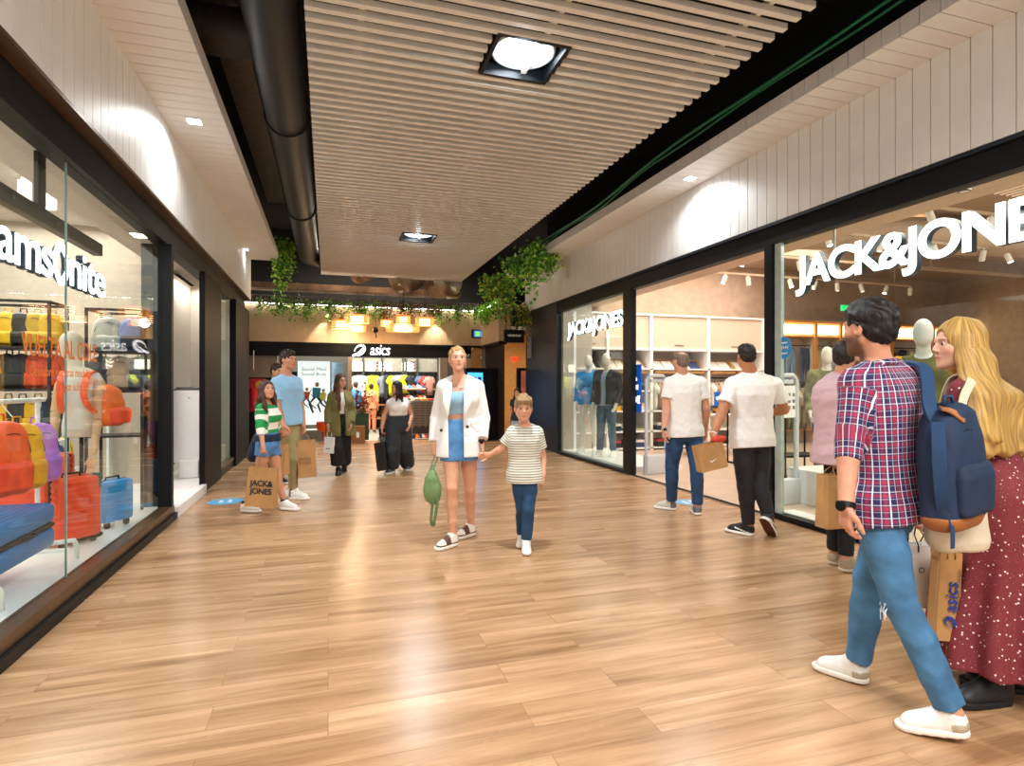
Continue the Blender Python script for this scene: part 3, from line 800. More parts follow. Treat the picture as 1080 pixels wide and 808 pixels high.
        for sg in (-1, 1):
            b = MB(); o = s.hp(sg*.031, .0735, .007); M = Matrix(np.array(s.H).T.tolist()).to_4x4()
            r = .0125*s.hs; prof = [(r*math.sin(t*PI/10), r*math.cos(t*PI/10)) for t in range(11)]
            MM = M @ Matrix.Rotation(-PI/2, 4, 'X')
            b.lathe(prof, o, n=14, M=MM)
            e = b.build('eye', mat('eye_white', 'd8d0c8', .3, noise=.0), s.root, smooth=True)
            b = MB(); b.lathe([(0, r*1.04), (r*.3, r*1.02), (r*.62, r*.86)], o, n=14, M=MM); b.build('iris', mat('iris_brown', '3a2416', .1), e, smooth=True)
    def head_sdf(s, f):
        hs = s.hs; H = s.H; P = s.hp; j = s.j
        def el(c, r, k=.015, kind='u'): f.ell(P(*c), np.array(r)*hs, H, k=k*hs, kind=kind)
        def co(a, b, r1, r2, k=.01, kind='u'): f.cone(P(*a), P(*b), r1*hs, r2*hs, k=k*hs, kind=kind)
        if s.plain:
            el((0, .0, .01), (.074, .09, .115)); el((0, .025, -.05), (.055, .06, .06), .03); f.cone(P(0, -.012, -.05), j['neck']+s.T[2]*.0, .05, .058, k=.02); return
        el((0, -.012, .032), (.074, .093, .080))
        el((0, .028, -.015), (.062, .062, .088), .02)
        el((0, .04, -.06), (.046, .044, .045), .02)
        for sg in (-1, 1):
            co((sg*.054, -.005, -.045), (sg*.014, .062, -.09), .018, .018, .02)
            el((sg*.042, .052, -.022), (.022, .024, .022), .02)
            el((sg*.077, -.008, -.004), (.010, .021, .031), .006)
            el((sg*.083, -.003, 0), (.005, .010, .018), .004, 's')
            co((sg*.012, .086, .03), (sg*.045, .074, .03), .007, .007, .014)
        for sg in (-1, 1): co((sg*.019, .083, .0145), (sg*.043, .077, .0135), .0045, .0045, .006); co((sg*.021, .081, -.002), (sg*.041, .076, -.001), .0035, .0035, .006)
        el((0, .073, -.096), (.017, .016, .015), .015)
        for sg in (-1, 1): el((sg*.032, .096, .007), (.016, .014, .011), .010, 's')
        co((0, .086, .018), (0, .103, -.022), .006, .0095, .008)
        for sg in (-1, 1): el((sg*.010, .094, -.027), (.007, .009, .006), .005)
        el((0, .084, -.0535), (.021, .011, .006), .006); el((0, .083, -.066), (.017, .011, .007), .006)
        el((0, .097, -.0598), (.022, .01, .0012), .003, 's')
        nr = (.046 if s.female else .058)*s.sc
        f.cone(P(0, -.022, -.05), j['neck']+s.T[2]*.0, nr*.98, nr*1.08, k=.02)
    def hand(s, f, q, spec):
        j = s.j; w = j['w'+q]; fa = nrm(w-j['e'+q]); k = s.sc*(.92 if s.female else 1.05)
        if spec is None: fd, pn, curl = fa, None, 22
        else: fd, pn, curl = (nrm(spec[0]) if spec[0] is not None else fa), spec[1], spec[2]
        side = (1 if q == 'R' else -1)
        if pn is None: pn = -s.T[0]*side          # palm faces the thigh
        fd = nrm(fd*.75+fa*.25); pn = np.array(pn, float); pn = nrm(pn-fd*(pn@fd)); th = np.cross(fd, pn)*(-side)       # direction of the thumb side
        c = w+fd*.045*k
        M = np.array([th, pn, fd])
        f.rbox(c, (.038*k, .013*k, .045*k), M, rad=.012*k, k=.015)
        f.cone(w-fd*.01, w+fd*.02, .024*k, .022*k, k=.012)
        hd = c
        tips = []
        for i, (off, ln) in enumerate(((.028, .072), (.010, .080), (-.009, .074), (-.027, .058))):
            p = w+fd*.085*k+th*off*k; a = math.radians(curl*(.6+.12*i)); d = fd; r = .0092*k
            pts = [p-fd*.02]
            for m, seg in enumerate((.45, .3, .25)):
                d = nrm(d*math.cos(a)+pn*math.sin(a)) if m else nrm(fd*math.cos(a*.8)+pn*math.sin(a*.8))
                pp = pts[-1]+d*ln*k*seg*(1.25 if m == 0 else 1); pts.append(pp)
                # rotate the palm normal with the joint
                if m == 0: base_f, base_n = d, nrm(pn*math.cos(a*.8)-fd*math.sin(a*.8))
                a1 = a*1.25; d2 = nrm(d*math.cos(a1)+base_n*math.sin(a1)); base_n = nrm(base_n*math.cos(a1)-d*math.sin(a1)); a = 0 if False else a
                d = d2
                if m < 2: pass
            f.chain(pts, [r*1.05, r, r*.93, r*.82], k=.004); tips.append(pts[-1])
        p0 = w+fd*.018*k+th*.026*k; d = nrm(fd*.72+th*.62+pn*.35)
        d2 = nrm(fd*.93+th*.15+pn*.4)
        f.chain([p0, p0+d*.04*k, p0+d*.04*k+d2*.032*k, p0+d*.04*k+d2*.056*k], [.014*k, .011*k, .010*k, .008*k], k=.008)
        s.j['g'+q] = w+fd*.085*k+pn*.022*k          # grip point
    # ---- hair
    def short_hair(s, thick=.014, top=.02, amp=.004, low=-.03, bald=False, part=.0, color=None, front=.05, back=False):
        f = Field(min(s.h, .006)); P = s.hp; hs = s.hs
        f.ell(P(0, -.016, .038), np.array((.077+thick*.35, .094+thick*.5, .078+top))*hs, s.H, k=0)
        if not back: f.ell(P(part, .03, .085), np.array((.06, .06, .03+top*.4))*hs, s.H, k=.02)
        f.ell(P(0, -.05, -.01), np.array((.068+thick*.3, .06, .06))*hs, s.H, k=.02)
        # face opening
        f.ell(P(0, .11, .012 if back else -.01), np.array((.072, .085 if back else .078, .075))*hs, s.H, k=.01, kind='s')
        f.rbox(P(0, .10, -.07), np.array((.12, .105, .072))*hs, s.H, rad=.02, k=.01, kind='s')
        for sg in (-1, 1): f.ell(P(sg*.085, .012, -.012), np.array((.03, .028, .036))*hs, s.H, k=.006, kind='s')
        f.cut(P(0, 0, low-.03), -s.H[2], .01)
        if bald: f.ell(P(0, -.03, .13), np.array((.055, .07, .055))*hs, s.H, k=.01, kind='s')
        fine = folds(amp*1.2, 90, 3, (1, 1, 1)); f.noise(folds(amp*1.6, 40, 1, (1, .6, .8))); f.noise(fine)
        V, Q = f.mesh(); s._hair_mesh(V, Q, color)
    def long_hair(s, chains, thick=.014, amp=.004, color=None, front=.03, tie=None):
        """chains: list of (points(world), radii, flat)"""
        f = Field(min(s.h, .008)); P = s.hp; hs = s.hs
        f.ell(P(0, -.016, .038), np.array((.080+thick*.4, .098+thick*.5, .09+thick*.6))*hs, s.H, k=0)
        f.ell(P(0, -.045, -.03), np.array((.074+thick*.3, .064, .085))*hs, s.H, k=.02)
        for pts, rr, kw in chains:
            for i in range(len(pts)-1): f.cone(pts[i], pts[i+1], rr[i], rr[i+1], k=.03, flat=kw)
        f.ell(P(0, .118, -.012), np.array((.062, .092, .092))*hs, s.H, k=.008, kind='s')
        f.ell(P(0, .09, -.12), np.array((.05, .09, .06))*hs, s.H, k=.008, kind='s')
        f.noise(folds(amp*1.2, 34, 2, (1, 1, .03))); f.noise(folds(amp*.9, 90, 5, (1, 1, .03)))
        V, Q = f.mesh(); s._hair_mesh(V, Q, color)
    def _hair_mesh(s, V, Q, color=None):
        L = (V-s.j['head'])@s.H.T
        # strand space: radial fall round the crown, straight further down
        st = np.stack([L[:, 0], L[:, 1], L[:, 2]], 1).copy()
        ang = np.arctan2(L[:, 0], L[:, 1]+.02); rad = np.sqrt(L[:, 0]**2+(L[:, 1]+.02)**2)
        zc = np.clip(np.floor(L[:, 2]/.04).astype(int)+30, 0, 40); cnt = np.maximum(np.bincount(zc, minlength=41), 1)
        cx = np.bincount(zc, L[:, 0], 41)/cnt; cy = np.bincount(zc, L[:, 1], 41)/cnt; ok = np.bincount(zc, minlength=41) > 0; zz = np.arange(41)
        cx = np.interp(L[:, 2]/.04+29.5, zz[ok], cx[ok]); cy = np.interp(L[:, 2]/.04+29.5, zz[ok], cy[ok]); cy = np.where(L[:, 2] > -.02, -.02, cy); cx = np.where(L[:, 2] > -.02, 0, cx)
        ang = np.arctan2(L[:, 0]-cx, -(L[:, 1]-cy)); st = np.stack([ang*.10, ang*0, L[:, 2]*.5], 1)
        o = np_mesh('hair', V, Q, hair_mat(color or s.hair), s.root, attrs={'strand': st})
        return o
    # ---- garments
    def garment(s, name, build, material, relax=1, fold=.004, seed=0, h=None, patscale=1., parent=None, fs=11, pos=False, short=False):
        f = Field(h or s.h); build(f)
        # folds act before the hem cuts
        cuts = [o for o in f.ops if o[0] == 'c' or (o[0] == 's')]; f.ops = [o for o in f.ops if not (o[0] == 'c' or o[0] == 's')]
        if fold:
            f.noise(folds(fold, fs, seed+11)); f.noise(folds(fold*.5, fs*3.2, seed+31, (.8, .8, 1.1)))
        f.ops += cuts
        V, Q = f.mesh()
        L = (V-s.To)@s.T.T
        u = np.arctan2(L[:, 0], -L[:, 1])*.155; v = L[:, 2].copy(); w = np.zeros(len(V))
        # sleeves carry the pattern along the arm
        for q in 'RL':
            a, e, wr = s.j['s'+q], s.j['e'+q], s.j['w'+q]
            for p0, p1, base in ((a, e, 0.), (e, wr, float(np.linalg.norm(e-a))))[:1 if short else 2]:
                ab = p1-p0; l2 = ab@ab; t = np.clip(((V-p0)@ab)/l2, 0, 1); d = np.linalg.norm(V-p0-t[:, None]*ab, axis=1)
                sgn = (1 if q == 'R' else -1); m = (d < .085) & (L[:, 0]*sgn > (abs((a-s.To)@s.T[0])-.03 if base == 0 else -.2))
                if base == 0: m &= (t > .12)
                xx = nrm(np.cross(ab, s.T[1])); yy = nrm(np.cross(ab, xx)); rel = V-p0
                th = np.arctan2(rel@xx, rel@yy)*.06
                u[m] = th[m]; v[m] = -(base+t[m]*math.sqrt(l2))
        if pos: u, v, w = L[:, 0], L[:, 1], L[:, 2]
        return np_mesh(name, V, Q, material, parent or s.root, relax=relax, attrs={'pat': np.stack([u, v, w], 1)*patscale})
    def top(s, name, material, hem, inf=.012, sleeve=.5, sr=None, neck=.0, belly=0., loose=0., fold=.005, seed=0, hemtilt=0, flare=0., cutneck=True, shoulder=True, patscale=1., extra=None, fs=11, armflare=1., neckw=.065, h=None):
        """hem: height above hip line where it ends (negative = below); sleeve: 0..2 (1 = elbow, 2 = wrist)"""
        j = s.j; R = s.limb_r(); k = s.sc; L = s.TL
        def b(f):
            S = [list(x) for x in s.torso_secs(inf, belly)]
            if hem < -.02:
                S = [q for q in S if q[0] > .0]; w0, d0 = S[0][1], S[0][2]
                S = [[hem-.03, w0+flare, d0+flare, 0, 0], [0, w0+.005+flare*.5, d0+.005+flare*.4, 0, 0]]+S
            for q in S: t = 1 if q[0] < .75*L else max(0, 1-(q[0]-.75*L)/(.25*L)); q[1] += loose*t; q[2] += loose*t
            f.loft(s.To, s.T, [tuple(q) for q in S], k=.03)
            if hem < -.02:
                for q in 'RL': f.cone(j['h'+q], j['h'+q]*.72+j['k'+q]*.28, R['th']+inf*.6+.008, R['th']+inf*.6+.006, k=.04)
            if s.female:
                for sg in (-1, 1): f.ell(s.tp(sg*.066*k, .085*k, .66*L), (.060*k+inf, .05*k+inf, .058*k+inf), s.T, k=.04)
            for q in 'RL':
                if shoulder:
                    f.cone(j['neck']-s.T[2]*.035, j['s'+q], .05*k+inf*.5, R['sh']+inf, k=.04)
                    f.cone(j['neck']+s.T[2]*.024-s.T[1]*.012, j['neck']*.35+j['s'+q]*.65+s.T[2]*.012, .032*k+inf*.6, .034*k+inf, k=.03)
                if sleeve > 0:
                    r1 = (sr or R['sh']+inf*1.3)
                    if sleeve <= 1:
                        e = j['s'+q]+(j['e'+q]-j['s'+q])*sleeve; n = nrm(j['e'+q]-j['s'+q]); f.cone(j['s'+q], e+n*.04, R['sh']+inf, r1*armflare, k=.02, end=(e, n))
                    else:
                        f.cone(j['s'+q], j['e'+q], R['sh']+inf, R['el']+inf*1.2, k=.02)
                        e = j['e'+q]+(j['w'+q]-j['e'+q])*(sleeve-1); n = nrm(j['w'+q]-j['e'+q]); f.cone(j['e'+q], e+n*.03, R['el']+inf*1.2, R['wr']+(R['el']-R['wr'])*(2-sleeve)+inf*1.2, k=.01, end=(e, n))
            if extra: extra(f)
            f.cut(s.tp(0, 0, hem), -s.T[2]+s.T[1]*hemtilt)
            if cutneck:
                f.cone(j['neck']+s.T[1]*.01+s.T[2]*.015, j['neck']+s.T[2]*.12, neckw*k, neckw*k, k=.006, kind='s')
        return s.garment(name, b, material, fold=fold, seed=seed, patscale=patscale, fs=fs, h=h, short=sleeve <= 1)
    def trousers(s, material, top=.05, inf=.010, ankle=.92, hr=None, kr=None, ar=None, fold=.004, seed=3, belly=0., name='trousers', attr=None):
        j = s.j; R = s.limb_r(); k = s.sc
        def b(f):
            f.loft(s.To, s.T, [(-.13, .10*k+inf, .085*k+inf, 0, 0), (-.03, .158*k+inf, .118*k+inf, 0, 0), (.05, .158*k+inf, .112*k+inf, 0, 0), (.16, .14*k+inf, .1*k+inf, 0, 0)], k=.03)
            for q in 'RL':
                th = hr or R['th']+inf; kn = kr or R['kn']+inf; an = ar or R['an']+inf*1.3
                m = j['h'+q]*.5+j['k'+q]*.5; e = j['k'+q]+(j['a'+q]-j['k'+q])*ankle
                if ankle > 0: f.chain([j['h'+q], m, j['k'+q]], [th, (th*.9+kn*.1), kn], k=.015)
                else:
                    nh = nrm(j['k'+q]-j['h'+q]); eh = j['h'+q]+(j['k'+q]-j['h'+q])*(1+ankle); f.cone(j['h'+q], eh+nh*.03, th, th, k=.015, end=(eh, nh))
                c = j['k'+q]*.65+e*.35-s.T[1]*.006
                nn = nrm(j['a'+q]-j['k'+q]); k1 = (kn*.6+an*.4)+.004
                if ankle > 0: f.cone(j['k'+q], c, kn, k1, k=.012); f.cone(c, e+nn*.03, k1, an, k=.01, end=(e, nn))
            f.cut(s.tp(0, 0, top), s.T[2])
        return s.garment(name, b, material, fold=fold, seed=seed)
    def shoe(s, q, color='f0eeea', sole='f6f4f0', kind='sneaker', dir=None, sole2=None, size=1., heelup=0.):
        """foot from heel under the ankle to the toe joint t"""
        j = s.j; a = j['a'+q]; t = j['t'+q]; k = s.sc*size
        d = t-a
        fl = nrm([d[0], d[1], 0]) if dir is None else nrm(dir)
        # foot plane: toe and heel contact points
        heel = a-fl*.045*k-Upv*(.085*k if heelup == 0 else .085*k); 
        L = .265*k; pitch = math.atan2((t[2]-.03*k)-(a[2]-.085*k), max(.05, float((t-a)@fl)))
        fd = nrm(fl*math.cos(pitch)+Upv*math.sin(pitch)); sd = nrm(np.cross(fd, Upv)); un = np.cross(sd, fd)
        heel = a-fd*.05*k-un*.085*k
        o = heel; M = np.array([sd, fd, un])
        def p(x, y, z): return o+M.T@(np.array([x, y, z])*k)
        h = min(s.h, .006)
        f = Field(h)
        f.cone(p(0, .045, .045), p(0, .20, .030), .042*k, .040*k, k=.02, flat=(un, .8))
        f.cone(p(0, .045, .05), p(0, .05, .098), .044*k, .047*k, k=.02, end=(p(0, .04, .098), (un*.92+fd*-.38)))
        f.cone(p(0, .09, .075), p(0, .18, .045), .036*k, .030*k, k=.03)
        f.cut(p(0, 0, .008), -un); 
        if kind == 'boot': f.cone(p(0, .05, .05), p(0, .05, .16), .045*k, .05*k, k=.02)
        V, Q = f.mesh(); C = np.tile(hrgb(color), (len(V), 1)); Lc = (V-o)@M.T/k
        if kind == 'brownwhite':
            m = (Lc[:, 2] < .042) & (Lc[:, 2] > .02); C[m] = hrgb('6b4430')
            m = (Lc[:, 1] > .11) & (Lc[:, 1] < .17) & (Lc[:, 2] > .04); C[m] = hrgb('5a3a2a')
            m = (Lc[:, 1] < .03); C[m] = hrgb('7a5038')
        elif kind == 'heeltab':
            m = (Lc[:, 1] < .06) & (Lc[:, 2] < .06); C[m] = hrgb('b8a890')
        elif kind == 'stripe':
            m = (np.abs(Lc[:, 2]-.045-.2*(Lc[:, 1]-.1)) < .005) & (Lc[:, 1] < .16); C[m] = hrgb('f0eee8')
        elif kind == 'greyheel':
            m = (Lc[:, 1] < .05); C[m] = hrgb('6a6a70')
        sh = np_mesh('shoe', V, Q, attrmat('shoe_leather', rough=.5, noise=.03), s.root, col=C)
        f = Field(h)
        f.cone(p(0, .045, .014), p(0, .215, .014), .046*k, .047*k, k=.0)
        f.cone(p(0, .1, .014), p(0, .18, .014), .043*k, .046*k, k=.02)
        f.cut(p(0, 0, .001), -un); f.cut(p(0, 0, .028), un)
        V, Q = f.mesh(); C = np.tile(hrgb(sole), (len(V), 1)); Lc = (V-o)@M.T/k
        if sole2: m = Lc[:, 2] < .006; C[m] = hrgb(sole2)
        np_mesh('sole', V, Q, attrmat('shoe_rubber', rough=.6, noise=.02), sh, col=C)
        sh_o = sh
        # laces
        if kind != 'boot':
            b = MB()
            for i in range(4):
                y = .095+.022*i; z = .108-.013*i
                b.tube([p(-.022, y, z-.008), p(0, y+.004, z), p(.022, y, z-.008)], .0028*k, n=5)
            b.build('laces', mat('lace_white' if kind != 'stripe' else 'lace_w2', 'efece6', .8), sh_o)
        return sh
def ankle_toe(px, py, Z, dirv, pitch=0, k=1., lift=0.):
    """ankle 8.5 cm above the floor below the pixel column px at depth Z; toe 16 cm ahead along dirv"""
    a = J(px, 400, Z); a[2] = .088*k+lift
    d = nrm([dirv[0], dirv[1], 0]); t = a+d*.15*k; t[2] = .03*k+max(0, lift-.15*math.tan(math.radians(pitch))) if lift else .032*k
    return a, t
def vdir(phi):
    """floor direction: 0 = to the camera, 90 = image right, 180 = away"""
    ph = math.radians(phi); return -Fw*math.cos(ph)+Rt*math.sin(ph)
# ------------------------------------------------------------------ the people
def strap(name, pts, w, th, side, material, parent=None, sub=True):
    """smooth ribbon through pts"""
    P = [np.array(p, float) for p in pts]; out = []
    for i in range(len(P)-1):
        p0 = P[max(i-1, 0)]; p1 = P[i]; p2 = P[i+1]; p3 = P[min(i+2, len(P)-1)]
        for t in np.linspace(0, 1, 8, endpoint=False):
            out.append(.5*((2*p1)+(-p0+p2)*t+(2*p0-5*p1+4*p2-p3)*t*t+(-p0+3*p1-3*p2+p3)*t**3))
    out.append(P[-1])
    return MB().strip(out, w, th, side).build(name, material, parent, smooth='auto')
def ring_band(name, c, axis, r, w, th, m, parent, face=None):
    c = Vector(c); ax = Vector(axis).normalized(); u = ax.orthogonal().normalized(); v = ax.cross(u); b = MB(); n = 24
    vs = []
    for i in range(n):
        t = 2*PI*i/n; d = u*math.cos(t)+v*math.sin(t)
        for rr, hh in ((r, -w/2), (r+th, -w/2), (r+th, w/2), (r, w/2)): vs.append(c+d*rr+ax*hh)
    fs = []
    for i in range(n):
        j = (i+1) % n
        for k in range(4): fs.append((i*4+k, i*4+(k+1) % 4, j*4+(k+1) % 4, j*4+k))
    b.add(vs, fs); o = b.build(name, m, parent, smooth='auto')
    if face is not None:
        d = Vector(face).normalized(); q = c+d*(r+th)
        MB().cyl(q-d*.002, q+d*.007, .019, n=20).build('watch_face', M_black, o, smooth='auto')
    return o
def person_feet(spec, q, px, Z, phi, lift=0.):
    a, t = ankle_toe(px, 0, Z, vdir(phi)); spec['a'+q] = a; spec['t'+q] = t
M_whitecloth = cloth('white_cotton', 'eeebe6', .01)
# -- woman in the white blazer
sp = dict(head=J(482.5, 379, 5.22), neck=J(485, 400, 5.27), sR=J(468.5, 408.5, 5.25), sL=J(502.5, 408.5, 5.3), eR=J(461, 441, 5.3), wR=J(458.5, 470, 5.22),
          eL=J(509.5, 441, 5.32), wL=J(508, 467, 5.18), hR=J(476, 464, 5.24), hL=J(494, 464, 5.3), kR=J(476.5, 515, 5.12), kL=J(495.5, 516, 5.36))
person_feet(sp, 'R', 477.5, 5.14, -38); person_feet(sp, 'L', 496.5, 5.5, -38)
wb = Person('woman in white blazer and denim skirt walking hand in hand with a boy', sp, h=.0065, head=.215, phi=14, pitch=5, hair='b98d58', female=True, skin='dfa586', scale=1.0)
wb.body({'R': (-Upv+Fw*-.1, None, 45), 'L': (-Upv+Rt*.25, -Rt, 30)})
# hair pulled back
def wavy(P, pts): return [P.hp(*p) for p in pts]
wb.short_hair(thick=.010, top=.012, amp=.004, low=-.06, back=True)
f = Field(.006)
for i in range(5):
    x = -.06+.012*i
    f.chain(wavy(wb, [(x, -.05, .02), (x*1.1, -.07, -.05), (x*.9, -.05, -.1)]), [.014, .013, .006], k=.008)
for sg in (-1, 1): f.chain(wavy(wb, [(sg*.066, .03, .05), (sg*.078, .02, 0), (sg*.074, .02, -.05), (sg*.07, .02, -.09)]), [.008, .006, .004, .003], k=.005)
f.noise(folds(.003, 60, 4)); V, Q = f.mesh(); wb._hair_mesh(V, Q)
wb.top('crop_top', mat('light_blue_knit', '9cc4de', .9, noise=.04, bump=.4, bscale=220, stretch=(8, 8, 1)), hem=(464-436)/117, inf=.006, sleeve=0, shoulder=False, fold=.001, extra=lambda f: f.cut(wb.tp(0, 0, .80*wb.TL), wb.T[2]))
def skirt(P, z0, z1, w1, material, name='skirt', w0=.0, d1=.02, split=None):
    def b(f):
        secs = [(z1-.03, .165*P.sc+w1, .12*P.sc+d1+w1*.5, 0, 0), (0, .165*P.sc+w1*.55, .125*P.sc+.012, 0, 0), (.06, .152*P.sc+.012, .118*P.sc+.01, 0, 0), (z0+.03, .13*P.sc+.012, .098*P.sc+.01, 0, 0)]
        f.loft(P.To, P.T, secs, k=.01)
        for q in 'RL': f.chain([P.j['h'+q], P.j['h'+q]*.6+P.j['k'+q]*.4], [.098*P.sc, .09*P.sc], k=.03)
        f.cut(P.tp(0, 0, z0), P.T[2]); f.cut(P.tp(0, 0, z1), -P.T[2])
    return P.garment(name, b, material, fold=.003, seed=5)
M_denim = denim('light_denim', '4f83b4', .3)
sk = skirt(wb, .19, -.175, .014, M_denim)
b = MB(); r2 = random.Random(2)
for i in range(70):
    t = 2*PI*i/70; p = wb.tp(.178*math.cos(t), .14*math.sin(t), -.172); b.cyl(p, p+np.array([r2.uniform(-.006, .006), r2.uniform(-.006, .006), -.018-.012*r2.random()]), .0012, n=4)
b.build('fringe', cloth('pale_fringe', 'b8cad8'), sk)
def open_front(f): f.rbox(wb.tp(.045, .22, .1), (.066, .22, .42), wb.T, rad=.01, k=.01, kind='s'); f.cone(wb.tp(.015, .06, wb.TL+.03), wb.tp(.04, .17, .50*wb.TL), .068, .062, k=.01, kind='s')
bz = wb.top('blazer', cloth('white_blazer_cloth', 'f2efec', .01), hem=-.14, inf=.024, sleeve=1.86, loose=.012, flare=.03, fold=.004, seed=1, extra=open_front, fs=7)
for sg in (-1, 1):
    x0 = .045+sg*.078
    pts = [wb.tp(.01+sg*.075, -.02, .99*wb.TL), wb.tp(.015+sg*.085, .06, .96*wb.TL), wb.tp(.03+sg*.092, .15, .80*wb.TL), wb.tp(.04+sg*.090, .186, .62*wb.TL), wb.tp(.045+sg*.072, .165, .42*wb.TL)]
    MB().strip([p for p in pts], [.03, .05, .075, .06, .012], .007, wb.T[0]).build('lapel', M_whitecloth, bz, smooth='auto')
for x, z in ((.175, .10), (-.052, .13)):
    p = wb.tp(x, .138 if x > .1 else .165, z); MB().cyl(p, p+wb.T[1]*.008, .014, n=16).build('button', mat('dark_button', '4a4236', .3, metal=.4), bz, smooth='auto')
p = wb.tp(-.13, .13, .16); MB().box(-.05, .05, -.004, .004, -.01, .01, M=frameM(p, -wb.T[0], wb.T[1]).to_4x4()).build('pocket_flap', M_whitecloth, bz)
b = MB(); b.tube([wb.tp(.05*math.cos(t), .058+.035*math.sin(t), wb.TL-.03-.05*math.sin(t)) for t in np.linspace(0, PI, 14)], .0022, n=6); b.lathe([(0, .007), (.007, 0), (0, -.007)], wb.tp(0, .095, wb.TL-.085), n=10)
b.build('necklace', mat('dark_beads', '4a2e22', .3), wb.root)
ring_band('watch', wb.j['wL']+Upv*.012, wb.j['wL']-wb.j['eL'], .029, .016, .003, M_black, wb.root, face=-Fw)
for q in 'RL': wb.shoe(q, color='efe6da', sole='f0e8da', kind='brownwhite')
# -- boy
sp = dict(head=J(552, 431, 5.0), neck=J(553, 449.5, 5.05), sR=J(541.5, 456, 5.05), sL=J(566, 456, 5.06), eR=J(530, 473, 5.08), wR=J(516, 480, 5.1),
          eL=J(572, 480, 5.1), wL=J(573, 501, 5.02), hR=J(547.5, 499, 5.04), hL=J(559, 499, 5.06), kR=J(550.5, 537, 5.05), kL=J(557.5, 537, 4.96))
person_feet(sp, 'R', 550.5, 5.2, -8); person_feet(sp, 'L', 555, 4.98, 0)
boy = Person('boy in striped t-shirt and blue jeans holding the blazer woman\'s hand', sp, h=.006, head=.212, phi=3, pitch=-3, hair='a07f58', skin='dba283', scale=.76)
boy.body({'R': (-Rt*1+Upv*.1, -Upv*.2-Fw, 35), 'L': (-Upv, None, 25)})
boy.short_hair(thick=.016, top=.024, amp=.005, low=-.03, part=.01, front=.03)
f = Field(.005)
for i in range(9):
    x = -.055+.0135*i; f.chain([boy.hp(x, .05, .095), boy.hp(x-.006, .088, .078), boy.hp(x-.012, .094, .052-.004*(i % 3))], [.018, .014, .005], k=.008)
f.noise(folds(.003, 70, 4)); V, Q = f.mesh(); boy._hair_mesh(V, Q)
boy.trousers(denim('dark_blue_denim', '1d4468'), top=.1, inf=.008, ankle=.94, ar=.045)
boy.top('t_shirt', pattern_mat('boy_stripes', 'stripes', per=.0215, duty=.42, a='efece2', b='8f9078'), hem=-.075, inf=.012, sleeve=.72, loose=.012, flare=.02, fold=.005, neckw=.075, seed=4)
for q in 'RL': boy.shoe(q, color='f1eeea', sole='f4f1ec', size=1.03)
# -- man in the white polo
sp = dict(head=J(718, 382, 6.43), neck=J(719.5, 397, 6.45), sL=J(706.5, 404, 6.42), sR=J(739, 404, 6.46), eL=J(703, 430.5, 6.4), wL=J(700.5, 453, 6.3),
          eR=J(745, 431, 6.45), wR=J(744, 452, 6.55), hL=J(713, 453, 6.44), hR=J(731, 453, 6.46), kL=J(708.5, 492, 6.5), kR=J(734.5, 493, 6.36))
person_feet(sp, 'L', 708.5, 6.62, -125); person_feet(sp, 'R', 735.5, 6.38, 175)
pm = Person('balding man in white polo shirt and blue trousers seen from behind', sp, h=.008, head=.22, phi=200, hair='7c6656', skin='cf977a', scale=1.0)
pm.body({'L': (-Upv, None, 25), 'R': (-Upv, None, 25)})
pm.short_hair(thick=.001, top=-.004, amp=.0006, low=-.055, bald=True)
pm.trousers(denim('navy_chino', '23466e', .2), top=.1, inf=.012, ankle=.93, ar=.058, kr=.072)
def polo_collar(f): pass
tp_ = pm.top('polo_shirt', M_whitecloth, hem=-.075, inf=.014, sleeve=.62, loose=.018, flare=.02, fold=.009, seed=6, armflare=1.1, neckw=.06)
b = MB(); c = pm.j['neck']; b.tube([c+pm.T.T@np.array([.066*math.cos(t), .062*math.sin(t)+.004, -.002+.012*math.sin(-t)]) for t in np.linspace(0, 2*PI, 24, endpoint=False)], .013, n=8, closed=True)
b.build('collar', M_whitecloth, tp_, smooth=True)
ring_band('watch', pm.j['wL'], pm.j['wL']-pm.j['eL'], .031, .016, .003, mat('steel', '9a9a98', .3, metal=.8), pm.root, face=-Fw)
for q in 'RL': pm.shoe(q, color='c9c6bd', sole='f1efe8', kind='greyheel')
# -- man in the white tee
sp = dict(head=J(787, 376, 5.5), neck=J(791.5, 396, 5.5), sL=J(772.5, 406, 5.47), sR=J(817, 406, 5.55), eL=J(761, 436, 5.4), wL=J(752.5, 458, 5.28),
          eR=J(827, 432, 5.6), wR=J(811, 436, 5.78), hL=J(783, 461, 5.48), hR=J(802, 461, 5.55), kL=J(786, 512, 5.5), kR=J(801.5, 513, 5.48))
person_feet(sp, 'L', 789.5, 5.52, -135)
sp['aR'] = J(810, 543, 5.42); sp['tR'] = J(816.5, 562, 5.5)
tm = Person('muscular man in white t-shirt and black jeans carrying a kraft paper bag', sp, h=.007, head=.222, phi=183, hair='241a14', skin='b87a55', scale=1.08)
tm.body({'L': (-Upv, -Fw*0+Rt, 60), 'R': (-Rt, -Upv, 40)})
tm.short_hair(thick=.008, top=.012, amp=.003, low=-.06)
tm.trousers(denim('black_denim', '1b1b1f', .3), top=.1, inf=.004, ankle=.95, ar=.054, kr=.074)
tm.top('t_shirt', M_whitecloth, hem=-.10, inf=.012, sleeve=.66, loose=.022, flare=.012, fold=.010, seed=9, hemtilt=-.15, armflare=1.05)
ring_band('bracelet', tm.j['wL'], tm.j['wL']-tm.j['eL'], .034, .012, .004, mat('pale_bracelet', 'd8d0c0', .5), tm.root)
for q in 'RL': tm.shoe(q, color='1a1a1c', sole='efece6', kind='stripe', sole2='5a2f1e')
